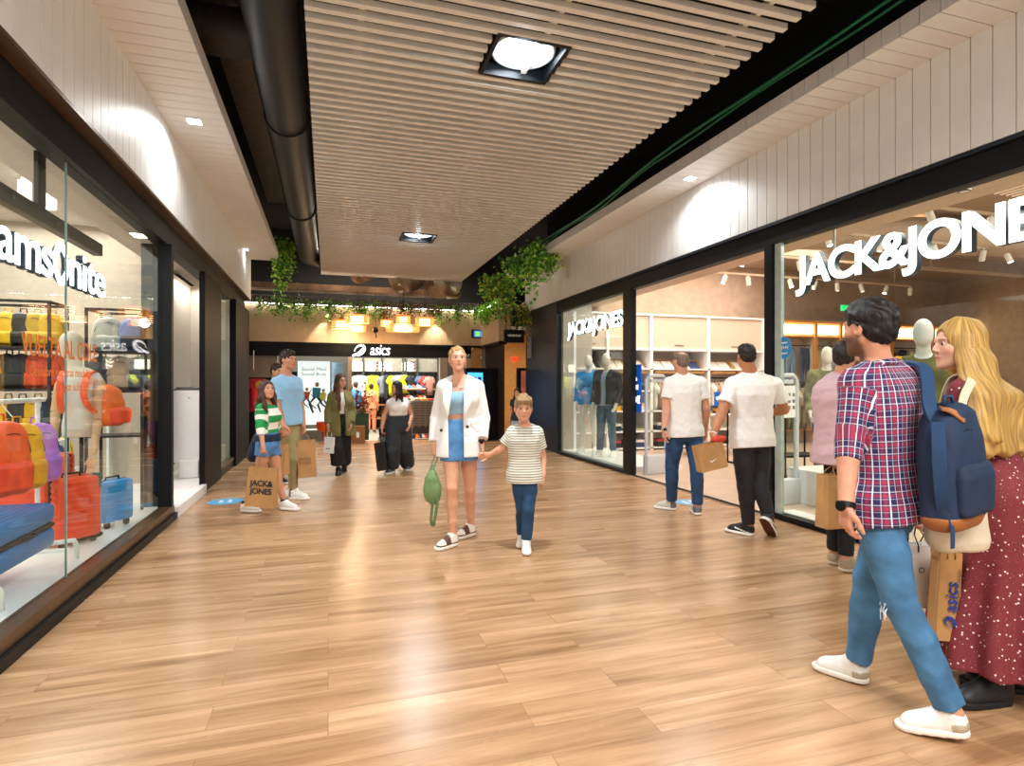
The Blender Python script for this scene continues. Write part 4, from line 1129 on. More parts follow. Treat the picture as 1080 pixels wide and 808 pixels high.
# -- girl in green stripes
sp = dict(head=J(281.5, 412, 6.5), neck=J(281.5, 426, 6.52), sR=J(275.5, 431, 6.42), sL=J(287.5, 430.5, 6.62), eR=J(274.5, 450, 6.36), wR=J(277.5, 471, 6.28),
          eL=J(290, 448, 6.72), wL=J(296, 456, 6.95), hR=J(279, 467, 6.46), hL=J(286, 467, 6.6), kR=J(273.5, 503, 6.46), kL=J(293, 502, 6.62))
person_feet(sp, 'R', 258.5, 6.5, 82); person_feet(sp, 'L', 299.5, 6.62, 78)
gl = Person('girl in green and white striped jumper looking up at the man beside her', sp, h=.008, head=.208, phi=48, pitch=14, hair='4a2a1c', female=True, skin='cf9272', scale=.86)
gl.body({'R': (-Upv, None, 55)})
def longhair(P, side, length, w=.05, back=-.06, n=5, spread=.11, thick=.014, down=None, r0=.034, r1=.018, **kw):
    chains = []
    for i in range(n):
        u = -1+2*i/(n-1); x = u*(.062); y = back+.03*u*u
        a = P.hp(x, y, .02); m = P.hp(x*1.25, y-.005, -.1); d = nrm(-Upv+P.T[2]*-.2)
        e = m+d*length*(1-.12*abs(u))+P.H[0]*u*(spread-.07)
        mid = (m+e)/2-P.T[1]*.015
        chains.append(([a, m, mid, e], [r0, r0*.97, r0*.85, r1], None))
    P.long_hair(chains+kw.get('extra', []), thick=thick, amp=kw.get('amp', .004))
longhair(gl, 0, .16, extra=[([gl.hp(.06, .03, .0), gl.hp(.074, .03, -.08), gl.hp(.07, .05, -.2), gl.hp(.06, .07, -.28)], [.02, .022, .022, .012], None),
                            ([gl.hp(-.06, .03, .0), gl.hp(-.072, .03, -.08), gl.hp(-.07, .05, -.2)], [.02, .022, .012], None)])
gl.trousers(M_denim, top=.12, inf=.012, ankle=-.62, hr=.086, kr=.08, name='shorts')
gl.top('jumper', pattern_mat('green_stripes', 'stripes', per=.155, duty=.5, a='17934a', b='eee9df'), hem=.115, inf=.014, sleeve=1.88, loose=.006, fold=.004, seed=2, neckw=.07)
f = Field(.008); f.loft(gl.To, gl.T, [(.02, .16, .125, 0, 0), (.1, .15, .12, 0, 0)], k=.01)
f.cone(gl.tp(-.12, -.02, .04), gl.tp(-.15, .0, -.17), .035, .05, k=.03); f.cone(gl.tp(.03, -.1, .05), gl.tp(.06, -.14, -.14), .06, .07, k=.03); f.noise(folds(.006, 22, 3))
V, Q = f.mesh(); np_mesh('tied_jacket', V, Q, cloth('navy_cotton', '18233c'), gl.root)
for q in 'RL':
    gl.shoe(q, color='f2f0ec', sole='f6f4f0', size=1.08); ring_band('sock', gl.j['a'+q]+Upv*.02, Upv, .034, .035, .004, M_black, gl.root)
# -- man in the light blue tee
sp = dict(head=J(304, 380, 7.25), neck=J(302, 396.5, 7.27), sR=J(292.5, 404, 7.15), sL=J(312.5, 403.5, 7.4), eR=J(293, 430, 7.1), wR=J(299, 450, 7.02),
          eL=J(317, 430, 7.42), wL=J(320, 449, 7.32), hR=J(298.5, 444, 7.2), hL=J(309, 444, 7.34), kR=J(297.5, 483, 7.25), kL=J(309.5, 483, 7.2))
person_feet(sp, 'R', 292, 7.45, 72); person_feet(sp, 'L', 309.5, 7.28, 72)
bm_ = Person('tall man in light blue t-shirt and khaki trousers beside the girl in stripes', sp, h=.008, head=.225, phi=68, hair='2a1b14', skin='c78d6c', scale=1.02)
bm_.body({'R': (-Upv+Rt*.4, -Fw, 40), 'L': (-Upv, None, 55)})
bm_.short_hair(thick=.014, top=.026, amp=.005, low=-.045)
bm_.trousers(cloth('khaki_cotton', '9c9062', .06), top=.1, inf=.012, ankle=.88, ar=.052, kr=.074, fold=.006)
bm_.top('t_shirt', mat('pale_blue_jersey', '92bede', .85, noise=.03), hem=-.05, inf=.012, sleeve=.72, loose=.014, flare=.012, fold=.008, seed=12)
for q in 'RL': bm_.shoe(q, color='efeee8', sole='f2f0ea', size=1.08, kind='greyheel'); ring_band('sock', bm_.j['a'+q]+Upv*.02, Upv, .042, .03, .004, M_black, bm_.root)
# -- man half hidden behind
def stand(label, px, Z, hgt, phi, headpx=None, female=False, scale=.95, h=.012, skin='cf9774', hair='3a261a', top_='26262a', bottom='23262e', shoe='222222', lg=False, sleeve=1.8, arm=None, hd=.215, feet=12, hem=-.05, skirtm=None):
    """plain standing or strolling figure facing phi"""
    m = 615/Z; gy = 406+HC*m; fv = vdir(phi); rv = nrm(np.cross(fv, Upv)); o = J(px, gy, Z); s_ = hgt/1.75
    def q(x, y, z): return o+rv*x*s_+fv*y*s_+Upv*z*s_
    sp = dict(head=q(0, .03, 1.75-.115*hd/.215), neck=q(0, -.01, 1.46), sR=q(.165, 0, 1.41), sL=q(-.165, 0, 1.41), eR=q(.21, -.03, 1.13), eL=q(-.21, -.03, 1.13), wR=q(.22, .05, .89), wL=q(-.22, .05, .89),
              hR=q(.085, 0, .93), hL=q(-.085, 0, .93), kR=q(.09, .04, .5), kL=q(-.09, .02, .5), aR=q(.09, .06, .088/s_), aL=q(-.09, -.06, .088/s_), tR=q(.11, .21, .032/s_), tL=q(-.11, .09, .032/s_))
    if arm: 
        for k, v in arm.items(): sp[k] = q(*v)
    P = Person(label, sp, h=h, head=hd, phi=phi if headpx is None else headpx, hair=hair, skin=skin, female=female, scale=scale*s_)
    P.body()
    if lg: longhair(P, 0, .18)
    else: P.short_hair(thick=.012, top=.016, amp=.004, low=-.045)
    if skirtm is None: P.trousers(cloth('cloth_'+bottom, bottom), top=.1, inf=.012, ankle=.92, ar=.055)
    P.top('shirt', cloth('cloth_'+top_, top_), hem=hem, inf=.014, sleeve=sleeve, loose=.01, flare=.015, fold=.005)
    if skirtm: skirt(P, .05, -.4, .06, skirtm)
    for k in 'RL': P.shoe(k, color=shoe, sole='e8e4dc')
    return P
stand('man mostly hidden behind the man in light blue', 291, 8.3, 1.72, 60, top_='2b2d33')
# -- woman in the olive jacket
sp = dict(head=J(359.5, 402, 9.28), neck=J(358.5, 413, 9.32), sR=J(350.5, 418, 9.26), sL=J(367.5, 418, 9.4), eR=J(346.5, 434, 9.25), wR=J(346, 449.5, 9.15),
          eL=J(371, 434, 9.45), wL=J(370, 448, 9.3), hR=J(354.5, 446, 9.28), hL=J(363, 446, 9.38), kR=J(355.5, 473, 9.2), kL=J(363.5, 473, 9.4))
person_feet(sp, 'R', 357, 9.25, 15); sp['aL'] = J(363, 490, 9.62); sp['tL'] = J(363, 498, 9.5)
ol = Person('woman in olive jacket with long brown hair carrying a small white bag', sp, h=.009, head=.212, phi=48, hair='5a3622', female=True, skin='d09a78')
ol.body({'R': (-Upv, None, 50)})
longhair(ol, 0, .34, n=5, extra=[([ol.hp(.06, .03, .0), ol.hp(.085, .04, -.1), ol.hp(.09, .07, -.3), ol.hp(.08, .09, -.48)], [.025, .032, .036, .02], None)])
ol.trousers(cloth('black_cloth', '17181b', .1), top=.15, inf=.02, ankle=.78, hr=.105, kr=.105, ar=.115, fold=.006)
ol.top('vest', M_whitecloth, hem=.1, inf=.008, sleeve=0, fold=.002)
ol.top('jacket', cloth('olive_cotton', '77703f', .08), hem=-.2, inf=.03, sleeve=1.85, loose=.014, flare=.03, fold=.006, seed=8, extra=lambda f: f.rbox(ol.tp(0, .22, .2), (.04, .2, .6), ol.T, rad=.01, kind='s'))
b = MB()
for sg in (-1, 1): b.tube([ol.hp(sg*.033+.022*math.cos(t), .098, .006+.018*math.sin(t)) for t in np.linspace(0, 2*PI, 16, endpoint=False)], .0022, n=5, closed=True)
b.build('glasses', M_black, ol.root)
for q in 'RL': ol.shoe(q, color='1c1c1e', sole='2a2a2a', size=.92)
# -- woman in the white crop top
sp = dict(head=J(418, 409.5, 9.4), neck=J(419.5, 420, 9.42), sR=J(411, 425, 9.35), sL=J(428.5, 424.5, 9.46), eR=J(405.5, 438, 9.36), wR=J(402.8, 451, 9.25),
          eL=J(433.5, 438, 9.5), wL=J(432, 448, 9.35), hR=J(415.2, 449, 9.36), hL=J(425.2, 449, 9.46), kR=J(414, 474, 9.3), kL=J(427, 474, 9.5))
person_feet(sp, 'R', 413.5, 9.42, -15); person_feet(sp, 'L', 429.5, 9.8, 12)
ct = Person('woman in white sleeveless crop top and wide dark trousers', sp, h=.009, head=.205, phi=-42, hair='22171a', female=True, skin='cf9574', scale=1.06)
ct.body({'R': (-Upv, None, 50)})
longhair(ct, 0, .14, extra=[([ct.hp(-.06, .03, .0), ct.hp(-.085, .03, -.1), ct.hp(-.09, .06, -.22)], [.022, .028, .014], None)])
ct.top('crop_top', M_whitecloth, hem=.165, inf=.010, sleeve=0, fold=.002, neckw=.07)
ct.trousers(cloth('charcoal_satin', '2b3138', .12), top=.17, inf=.022, ankle=.96, hr=.125, kr=.125, ar=.12, fold=.009)
for q in 'RL': ct.shoe(q, color='4a5a70', sole='f2f0ea')
# -- man in the plaid shirt
sp = dict(head=J(916, 347.5, 2.56), neck=J(927, 387, 2.56), sL=J(902, 404, 2.5), sR=J(966, 403, 2.66), eL=J(895.5, 466, 2.46), wL=J(892, 533, 2.38),
          eR=J(978, 466, 2.78), wR=J(974, 532, 2.74), hL=J(921, 530, 2.50), hR=J(946, 530, 2.62), kL=J(949, 636, 2.44), kR=J(916, 612, 2.70))
person_feet(sp, 'L', 1004, 2.33, -122); person_feet(sp, 'R', 904, 2.79, -138); sp['aL'][2] += .02
sp['neck'] = J(925, 386, 2.57)
pl = Person('man in plaid shirt and blue jeans with one arm down, walking at the right', sp, h=.006, head=.232, phi=-157, hair='17110f', skin='cf9478', scale=.97, beard=.75)
pl.body({'L': (-Upv+Fw*.15+Rt*.1, Rt, 28), 'R': (-Upv, None, 60)})
pl.short_hair(thick=.017, top=.02, amp=.006, low=-.055)
M_jeans = mat('washed_denim', '42739c', .8, noise=.16, nscale=9, bump=.3, bscale=260)
jn = pl.trousers(M_jeans, top=.1, inf=.000, ankle=.94, hr=.087, kr=.067, ar=.055, fold=.010, seed=9)
# rips at both knees, back pocket
kk = pl.j['kL']; 
r5 = random.Random(5); b = MB()
for q, sd in (('L', -1), ('R', -1)):
    k_ = pl.j['k'+q]-Rt*.063
    for i in range(16):
        a = k_+np.array([0, 0, r5.uniform(-.025, .025)])-Fw*r5.uniform(-.02, .02); e = a+Upv*-r5.uniform(.02, .06)-Rt*r5.uniform(-.004, .012)
        b.tube([a, (a+e)/2-Rt*.006, e], .0016, n=4) if q == 'L' else None
b.build('ripped_threads', cloth('pale_threads', 'dfe6ea'), jn)
M_plaid = pattern_mat('plaid_cotton', 'plaid', per=.052)
def tails(f):
    f.chain([pl.j['eL']-Upv*.03, pl.j['eL']+(pl.j['wL']-pl.j['eL'])*.22], [.062, .062], k=.008)
sh = pl.top('plaid_shirt', M_plaid, hem=-.085, inf=.012, sleeve=1.3, loose=.008, flare=.022, fold=.006, seed=21, hemtilt=-.12, extra=None, neckw=.052, fs=8)
b = MB(); c = pl.j['neck']
b.tube([c+pl.T.T@np.array([.070*math.cos(t), .064*math.sin(t)-.004, .002-.012*math.sin(t)]) for t in np.linspace(0, 2*PI, 26, endpoint=False)], .015, n=8, closed=True)
o = b.build('collar', M_plaid, sh, smooth=True)
me = o.data; a = me.attributes.new('pat', 'FLOAT_VECTOR', 'POINT')
for i, v in enumerate(me.vertices): a.data[i].vector = (v.co.x*.9+v.co.y*.5, v.co.z+.01, 0)
ring_band('watch', pl.j['wL'], pl.j['wL']-pl.j['eL'], .033, .022, .004, M_black, pl.root, face=-Rt*.8-Fw*.5)
for q in 'RL': pl.shoe(q, color='efece6', sole='efe9df', kind='heeltab')
# -- blonde woman
sp = dict(head=J(1010, 364.5, 2.76), neck=J(1023, 396, 2.79), sL=J(1019, 414, 2.64), sR=J(1036, 410, 2.94), eL=J(1018, 470, 2.60), wL=J(996, 520, 2.66),
          eR=J(1040, 470, 3.0), wR=J(1018, 520, 3.02), hL=J(1052, 524, 2.66), hR=J(1060, 522, 2.86), kL=J(1050, 620, 2.66), kR=J(1058, 615, 2.9))
person_feet(sp, 'L', 1052, 2.62, -80); person_feet(sp, 'R', 1075, 2.72, -100)
bl = Person('blonde woman in long dark red dotted dress at the right edge', sp, h=.0065, head=.225, phi=-98, hair='b9924f', female=True, skin='dba68c', scale=1.0)
bl.body({'L': (-Upv, None, 50)})
ch = []
for i in range(8):
    u = -1+i/3.5
    a = bl.hp(u*.062, -.05+.03*abs(u), .03); m = bl.hp(u*.074, -.085+.035*abs(u), -.09)
    e1 = J(1033+4.4*i, 420, 2.60+.018*i); e = J(1034+6.2*i, 474+3*math.sin(i*2), 2.56+.02*i)
    ch.append(([a, m, e1, e], [.042, .050, .048, .030], None))
for i in range(4):
    u = i/3; ch.append(([bl.hp(-.055-.01*u, .025-.03*u, .03), bl.hp(-.080, .012-.03*u, -.06), J(1022+4*i, 410, 2.62), J(1028+8*i, 455+8*u, 2.54)], [.026, .032, .032, .018], None))
bl.long_hair(ch, thick=.016, amp=.0035)
def dress(f):
    S = [list(x) for x in bl.torso_secs(.012)]; S = [x for x in S if x[0] > -.05]
    zb_ = -(bl.To[2]-.10)
    f.loft(bl.To, frame_rows(bl.T[0], Upv), [(zb_, .33, .29, 0, .0), (zb_*.75, .30, .27, 0, 0), (zb_*.4, .24, .215, 0, 0), (-.05, .19, .155, 0, 0)], k=.03)
    f.loft(bl.To, bl.T, [tuple(x) for x in S], k=.03)
    for q in 'RL':
        f.cone(bl.j['neck']-bl.T[2]*.03, bl.j['s'+q], .055, .062, k=.04); f.cone(bl.j['s'+q], bl.j['e'+q], .066, .066, k=.02); f.cone(bl.j['e'+q], bl.j['e'+q]*.6+bl.j['w'+q]*.4, .066, .06, k=.02)
    for q in 'RL': f.cone(bl.j['h'+q], bl.j['k'+q], .13, .10, k=.04)
    c0 = bl.To
    def pleat(P):
        a = np.arctan2(P[..., 1]-c0[1], P[..., 0]-c0[0]); t = np.clip((c0[2]-.02-P[..., 2])/.8, 0, 1)
        return (.028*t*np.sin(a*13+1.5*np.sin(P[..., 2]*5))).astype(f32)
    f.noise(pleat); f.cut(np.array([0, 0, .135]), -Upv)
bl.garment('dress', dress, pattern_mat('dotted_dress', 'dots', per=.024, a='78282f', b='e8d8cc', c='c98a80'), fold=.004, seed=4, pos=True)
for q in 'RL': bl.shoe(q, color='1b1a1c', sole='141416', kind='boot', size=1.15)
# -- man in the pink shirt
sp = dict(head=J(893, 377, 4.5), neck=J(889, 396, 4.52), sL=J(878.5, 404, 4.6), sR=J(903, 404, 4.5), eL=J(873, 442, 4.6), wL=J(877, 478, 4.5),
          eR=J(908, 442, 4.45), wR=J(906, 475, 4.4), hL=J(883, 478, 4.56), hR=J(896, 478, 4.5), kL=J(882, 536, 4.58), kR=J(893, 536, 4.5))
person_feet(sp, 'L', 880, 4.62, 95); person_feet(sp, 'R', 892, 4.44, 95)
pk = Person('bearded man in pale pink shirt partly hidden behind the plaid shirt', sp, h=.008, head=.225, phi=118, hair='241811', skin='c98f70', beard=.9)
pk.body({'L': (-Upv, None, 55)}); pk.short_hair(thick=.012, top=.02, amp=.004, low=-.05)
pk.trousers(cloth('black_cloth', '17181b', .1), top=.1, inf=.012, ankle=.92)
pk.top('shirt', cloth('pink_linen', 'c4a2a6', .04), hem=-.08, inf=.02, sleeve=1.85, loose=.03, flare=.02, fold=.008, seed=13)
for q in 'RL': pk.shoe(q, color='a89880', sole='cbbfa8')
# -- far people
stand('distant person in black top and light jeans beyond the boy', 546, 12.6, 1.32, -20, female=True, scale=.9, top_='1b1b1e', bottom='9ab4c8', lg=True, sleeve=.5, hd=.19, h=.012)
stand('small person in coral clothes inside the sports shop', 391.5, 17.0, 1.45, 180, female=True, top_='e08a62', bottom='d98a66', hd=.2, h=.016)
stand('person in blue top at the sports shop wall', 375, 17.6, 1.5, 160, top_='1c7fc0', bottom='23262e', hd=.2, h=.016)
# ------------------------------------------------------------------ bags that people carry
M_kraft = mat('kraft_paper', 'b98a55', .75, noise=.07, nscale=6, bump=.1, bscale=50)
M_whitepaper = mat('white_paper', 'eeece8', .6, noise=.02, bump=.1, bscale=30)
M_blackpaper = mat('black_paper', '151617', .3, noise=.1)
M_cord = mat('paper_cord', 'a87c4c', .8)
M_ink = mat('navy_ink', '141c33', .6, noise=0)
def logo_swirl(M, s, m, parent):
    """an ellipse-with-tail swirl emblem, s = height"""
    b = MB()
    def st(pts, w):
        P = [M @ Vector((x*s, y*s, .0)) for x, y in pts]; n = (M.to_3x3() @ Vector((0, 0, 1)))
        for i in range(len(P)-1):
            d = (P[i+1]-P[i]).normalized(); sd = n.cross(d); w0 = w(i/(len(P)-1))*s; w1 = w((i+1)/(len(P)-1))*s
            b.add([P[i]+sd*w0+n*.001, P[i]-sd*w0+n*.001, P[i+1]-sd*w1+n*.001, P[i+1]+sd*w1+n*.001, P[i]+sd*w0, P[i]-sd*w0, P[i+1]-sd*w1, P[i+1]+sd*w1], [(0,1,2,3), (4,7,6,5), (0,4,5,1), (1,5,6,2), (2,6,7,3), (3,7,4,0)])
    c = [(.42*math.cos(t)+.18*math.sin(t)*.9, .46*math.sin(t)+.05) for t in np.linspace(-2.4, 3.4, 40)]
    st(c, lambda t: .03+.10*math.sin(PI*min(1, t*1.1)))
    c = [(-.62+1.0*t, -.5+.35*t+.5*t*t) for t in np.linspace(0, 1, 16)]
    st(c, lambda t: .10*(1-.7*t))
    return b.build('emblem', m, parent)
def paper_bag(label, c_bottom, right, up, w, h, d, m=None, mouth=1.0, hand=None, group=None, cat='shopping bag', name='paper_bag', cords=True, cordm=None, seed=0):
    """open paper carrier; c_bottom = centre of its base"""
    m = m or M_kraft; c = Vector([float(x) for x in c_bottom]); R = Vector([float(x) for x in right]).normalized(); U = Vector([float(x) for x in up]).normalized(); R = (R-U*R.dot(U)).normalized(); N = R.cross(U)
    t = E(name, label, cat, (c.x, c.y, c.z), group=group)
    r = random.Random(seed); b = MB(); nx, nz = 8, 10
    def wall(p00, p10, p01, p11, nrm_, amp=.004):
        vs = []; fs = []
        for side in (0, 1):
            for i in range(nx+1):
                for k in range(nz+1):
                    u, v = i/nx, k/nz; p = (p00*(1-u)+p10*u)*(1-v)+(p01*(1-u)+p11*u)*v
                    e = min(u, 1-u)*min(v+.1, 1)*4
                    p = p+nrm_*(.5*amp*e*math.sin(5*u+seed)*math.cos(6*v+seed*2)-(0.002 if side else 0)); vs.append(p)
        n1 = (nx+1)*(nz+1)
        for s in (0, 1):
            for i in range(nx):
                for k in range(nz):
                    a = s*n1+i*(nz+1)+k; q = (a, a+1, a+nz+2, a+nz+1); fs.append(q if s == 0 else q[::-1])
        for i in range(nx):
            a = i*(nz+1)+nz; fs.append((a, a+nz+1, n1+a+nz+1, n1+a))
        b.add(vs, fs)
    dt = d*mouth
    def P(x, y, z): return c+R*(x*w/2)+N*(y*(d*(1-z)+dt*z)/2)+U*(z*h)
    wall(P(-1,1,0), P(1,1,0), P(-1,1,1), P(1,1,1), N); wall(P(-1,-1,0), P(1,-1,0), P(-1,-1,1), P(1,-1,1), -N)
    for sx in (-1, 1):      # gussets folded inwards
        mid0 = c+R*(sx*w/2); mid1 = c+R*(sx*(w/2-.25*d*(1.05-mouth)-.012))+U*h
        for sy in (-1, 1): wall(P(sx, sy, 0), mid0, P(sx, sy, 1), mid1, R*sx, .001)
    b.box(-w/2, w/2, -d/2, d/2, 0, .003, M=Matrix.Translation(c) @ Matrix(((R.x,-N.x,U.x,0),(R.y,-N.y,U.y,0),(R.z,-N.z,U.z,0),(0,0,0,1))))
    o = b.build('carrier', m, t, smooth='auto')
    if cords:
        top = c+U*h
        for sy in (-1, 1):
            q = Vector([float(x) for x in hand]) if hand is not None else top+U*.12
            a = top+N*(sy*dt/2)-R*w*.18; e = top+N*(sy*dt/2)+R*w*.18; dn = U*-.03
            pts = [a+dn, a, a*.5+(q-R*.03)*.5-R*.01, q-R*.02, q+R*.02, e*.5+(q+R*.03)*.5+R*.01, e, e+dn]
            MB().tube([p+N*.002*sy for p in pts], .0032, n=6).build('handle', cordm or M_cord, t, smooth=True)
    t['_f'] = 0; del t['_f']
    return t, (lambda x, z: frameM(c+R*(x*w/2)+N*((d*(1-z)+dt*z)/2+.010)+U*(z*h), R, U))
V3 = lambda a: Vector([float(x) for x in a])
cv = vdir(0)
g = gl.j['gR']; 
t, fr = paper_bag('kraft bag with two lines of dark capitals held by the girl in stripes', J(275.5, 534, 6.28), Rt+Upv*.03, Upv+Rt*.07, .305, .42, .13, mouth=.35, hand=g, seed=1)
text('print', 'JACK&\nJONES', M_ink, t, size=.085, extr=.0006, M=fr(.05, .50), offset=.0022, space=.95)
t, fr = paper_bag('large plain kraft bag in the far hand of the man in light blue', J(324.5, 503, 7.25), Rt+Fw*.35, Upv+Rt*-.04, .215, .46, .12, mouth=.6, hand=bm_.j['gL'], seed=3)
text('print', 'JACK&\nJONES', mat('faded_ink', '8a6a48', .7), t, size=.05, extr=.0006, M=fr(-.2, .45))
paper_bag('kraft bag partly hidden between the girl and the man in light blue', J(297.5, 500, 6.98), Rt-Fw*.6, Upv, .17, .36, .09, mouth=.6, hand=bm_.j['gR'], seed=4)
t, fr = paper_bag('small white paper bag held by the woman in olive jacket', J(347, 478, 9.08), Rt+Upv*.05, Upv+Rt*.04, .15, .25, .08, m=M_whitepaper, mouth=.6, hand=ol.j['gR'], cordm=M_whitepaper, seed=5)
MB().box(-.03, .03, -.008, .008, 0, .001, M=fr(-.1, .3)).build('print', mat('tan_print', 'a89070', .7), t)
t, fr = paper_bag('tall glossy black bag held by the woman in white crop top', J(404.2, 496, 9.2), Rt-Upv*.15, Upv-Rt*.13, .17, .44, .1, m=M_blackpaper, mouth=.7, hand=ct.j['gR'], cordm=M_blackpaper, seed=6)
t, fr = paper_bag('grey green carrier bag behind the black one of the crop top woman', J(409, 487, 9.3), Rt-Upv*.15, Upv-Rt*.18, .09, .40, .06, m=mat('grey_green_plastic', '6d8078', .25, noise=.1), mouth=.7, hand=ct.j['gR'], seed=7)
# kraft bag of the man in the white tee (tilted, front print: a white tick)
u_ = Upv+Rt*-.22; 
t, fr = paper_bag('kraft bag with small white tick carried by the man in white t-shirt', J(751.5, 495, 5.16), Rt-Upv*.30+Fw*.1, u_, .245, .235, .11, mouth=.95, hand=tm.j['gL'], seed=8)
b = MB(); M = fr(-.05, .38); pts = [(-.028, .008), (-.022, -.008), (-.008, -.010), (.035, .010)]; ws = [.0008, .006, .0055, .0006]
P = [M @ Vector((x, y, 0)) for x, y in pts]; n = M.to_3x3() @ Vector((0, 0, 1)); up_ = M.to_3x3() @ Vector((0, 1, 0))
vs = []; 
for p, w_ in zip(P, ws): vs += [p+up_*w_, p-up_*w_]
b.add(vs, [(0, 1, 3, 2), (2, 3, 5, 4), (4, 5, 7, 6)]); b.build('print', M_whitepaper, t)
f = Field(.008); o_ = J(760, 463, 5.14)
f.ell(o_, (.05, .035, .035), k=0); f.ell(o_+Rt*-.05-Upv*.01, (.04, .03, .025), k=.02); f.noise(folds(.008, 40, 3)); V, Q = f.mesh()
np_mesh('red_tissue', V, Q, cloth('red_cotton', 'c23a22'), t)
t, fr = paper_bag('kraft bag held low by the man in pink shirt', J(877, 556, 4.42), Rt+Fw*.35, Upv+Rt*.03, .2, .40, .12, mouth=.9, hand=pk.j['gL'], seed=9)
t, fr = paper_bag('white paper bag with round mark behind the plaid man\'s jeans', J(971, 638, 2.86), Rt-Upv*.12, Upv+Rt*-.02, .17, .30, .09, m=M_whitepaper, mouth=.8, hand=pl.j['gR'], cordm=M_black, seed=10)
b = MB(); M = fr(-.30, .62); b.tube([M @ Vector((.012*math.cos(a), .012*math.sin(a), 0)) for a in np.linspace(0, 2*PI, 20, endpoint=False)], .0016, n=5, closed=True); b.build('print', M_ink, t)
t, fr = paper_bag('narrow kraft bag with navy lettering beside the red dress', J(993.5, 673, 2.70), Rt+Fw*-.05, Upv+Rt*.055, .098, .405, .07, mouth=.9, hand=pl.j['gR'], seed=11)
Mv = fr(.1, .5) @ Matrix.Rotation(PI/2, 4, 'Z'); text('print', 'asics', mat('royal_ink', '1d3f8c', .6), t, size=.075, extr=.0006, M=Mv, shear=.2, offset=.001)
logo_swirl(fr(.1, .22) @ Matrix.Rotation(PI/2, 4, 'Z'), .05, mat('royal_ink', '1d3f8c', .6), t)
text('small_print', 'SOUND MIND, SOUND BODY', M_ink, t, size=.014, extr=.0004, M=fr(.72, .6) @ Matrix.Rotation(PI/2, 4, 'Z'))
# green quilted bag of the woman in the blazer
o_ = J(455.5, 513, 5.16); root = E('shoulder_bag', 'green quilted bag hanging from the blazer woman\'s right hand', 'bag', (o_[0], o_[1], o_[2]-.2))
f = Field(.005); R_ = np.array([Rt, Fw, Upv])
f.ell(o_+Upv*.0, (.068, .045, .12), R_, k=0); f.ell(o_-Upv*.06+Rt*.008, (.070, .048, .10), R_, k=.05); f.cone(o_+Upv*.08, o_+Upv*.19+Rt*.01, .035, .012, k=.05)
def quilt(P):
    a = P@Rt.astype(f32); z = P[..., 2]; u = (a+z*.9)*95; v = (a-z*.9)*95
    return (-.0035*(np.abs(np.sin(u))*np.abs(np.sin(v)))**.5).astype(f32)
f.noise(quilt); V, Q = f.mesh(); np_mesh('pouch', V, Q, mat('sage_nylon', '74925f', .4, noise=.08), root)
g = wb.j['gR']
strap('carry_strap', [o_+Upv*.17+Rt*.02, g+Rt*.015+Upv*-.005, g+Upv*.012, g-Rt*.015-Upv*.01, o_+Upv*.12-Rt*.03], .022, .005, Fw, mat('sage_webbing', '5d7a4c', .7), root)
strap('hanging_strap', [o_+Upv*.02+Rt*.04-Fw*.04, o_-Upv*.12+Rt*.055-Fw*.05, o_-Upv*.30+Rt*.028-Fw*.045, o_-Upv*.335+Rt*.012-Fw*.04, o_-Upv*.28-Rt*.0-Fw*.05, o_-Upv*.10+Rt*.02-Fw*.055], .026, .005, Fw*.3+Rt, mat('sage_webbing', '5d7a4c', .7), root)
# navy backpack on the plaid man's right shoulder
o_ = J(1003, 486, 2.36); root = E('backpack', 'navy blue backpack with tan leather base on the plaid man\'s shoulder', 'backpack', (o_[0], o_[1], o_[2]-.3))
up_ = nrm(Upv-Rt*.13); rt_ = nrm(Rt*.92+Fw*.4); fw_ = np.cross(up_, rt_); R_ = np.array([rt_, fw_, up_])
def bp(x, y, z): return o_+R_.T@np.array([x, y, z])
f = Field(.006)
f.loft(o_, R_, [(-.245, .128, .07, 0, 0), (-.2, .142, .085, 0, 0), (-.05, .138, .09, 0, 0), (.1, .125, .085, 0, 0), (.19, .10, .072, 0, 0), (.235, .05, .045, 0, 0)], k=0, p=2.8, cap=.03)
f.noise(folds(.006, 14, 5)); f.noise(folds(.003, 45, 8)); V, Q = f.mesh(); np_mesh('pack_body', V, Q, mat('navy_canvas', '102846', .75, noise=.08, bump=.2, bscale=200), root)
f = Field(.006); f.loft(bp(0, -.075, 0), R_, [(-.20, .10, .035, 0, 0), (-.05, .105, .045, 0, 0), (.0, .095, .03, 0, 0)], k=0, p=3, cap=.02); f.noise(folds(.004, 20, 2)); V, Q = f.mesh(); np_mesh('front_pocket', V, Q, mat('navy_canvas_dark', '0e2440', .75, noise=.08), root)
f = Field(.006); f.loft(o_, R_, [(-.262, .118, .064, 0, 0), (-.225, .138, .083, 0, 0), (-.195, .144, .09, 0, -.0)], k=0, p=2.8, cap=.02); f.cut(bp(.05, 0, 0), rt_); V, Q = f.mesh(); np_mesh('leather_base', V, Q, mat('tan_leather', '9a5d2e', .5, noise=.08), root)
M_web = mat('navy_webbing', '163a60', .7, noise=.05)
sR = pl.j['sR']; sp_ = sR*.72+pl.j['neck']*.28+Upv*.062
strap('shoulder_strap', [bp(-.05, .0, .15), bp(-.06, .02, .215), sp_-Fw*.115-Upv*.035+Rt*.01, sp_-Fw*.045+Upv*.0, sp_+Fw*.05-Upv*.012, sR+Fw*.15-Upv*.16], .05, .014, Rt, M_web, root)
strap('lower_strap', [bp(-.115, -.04, .16), bp(-.155, -.05, .02), bp(-.160, -.045, -.12), bp(-.135, -.03, -.22)], .045, .012, nrm(rt_*.3-fw_), M_web, root)
strap('webbing_tail', [bp(-.135, -.05, -.20), bp(-.15, -.06, -.26), bp(-.155, -.055, -.33)], .022, .004, rt_, M_web, root)
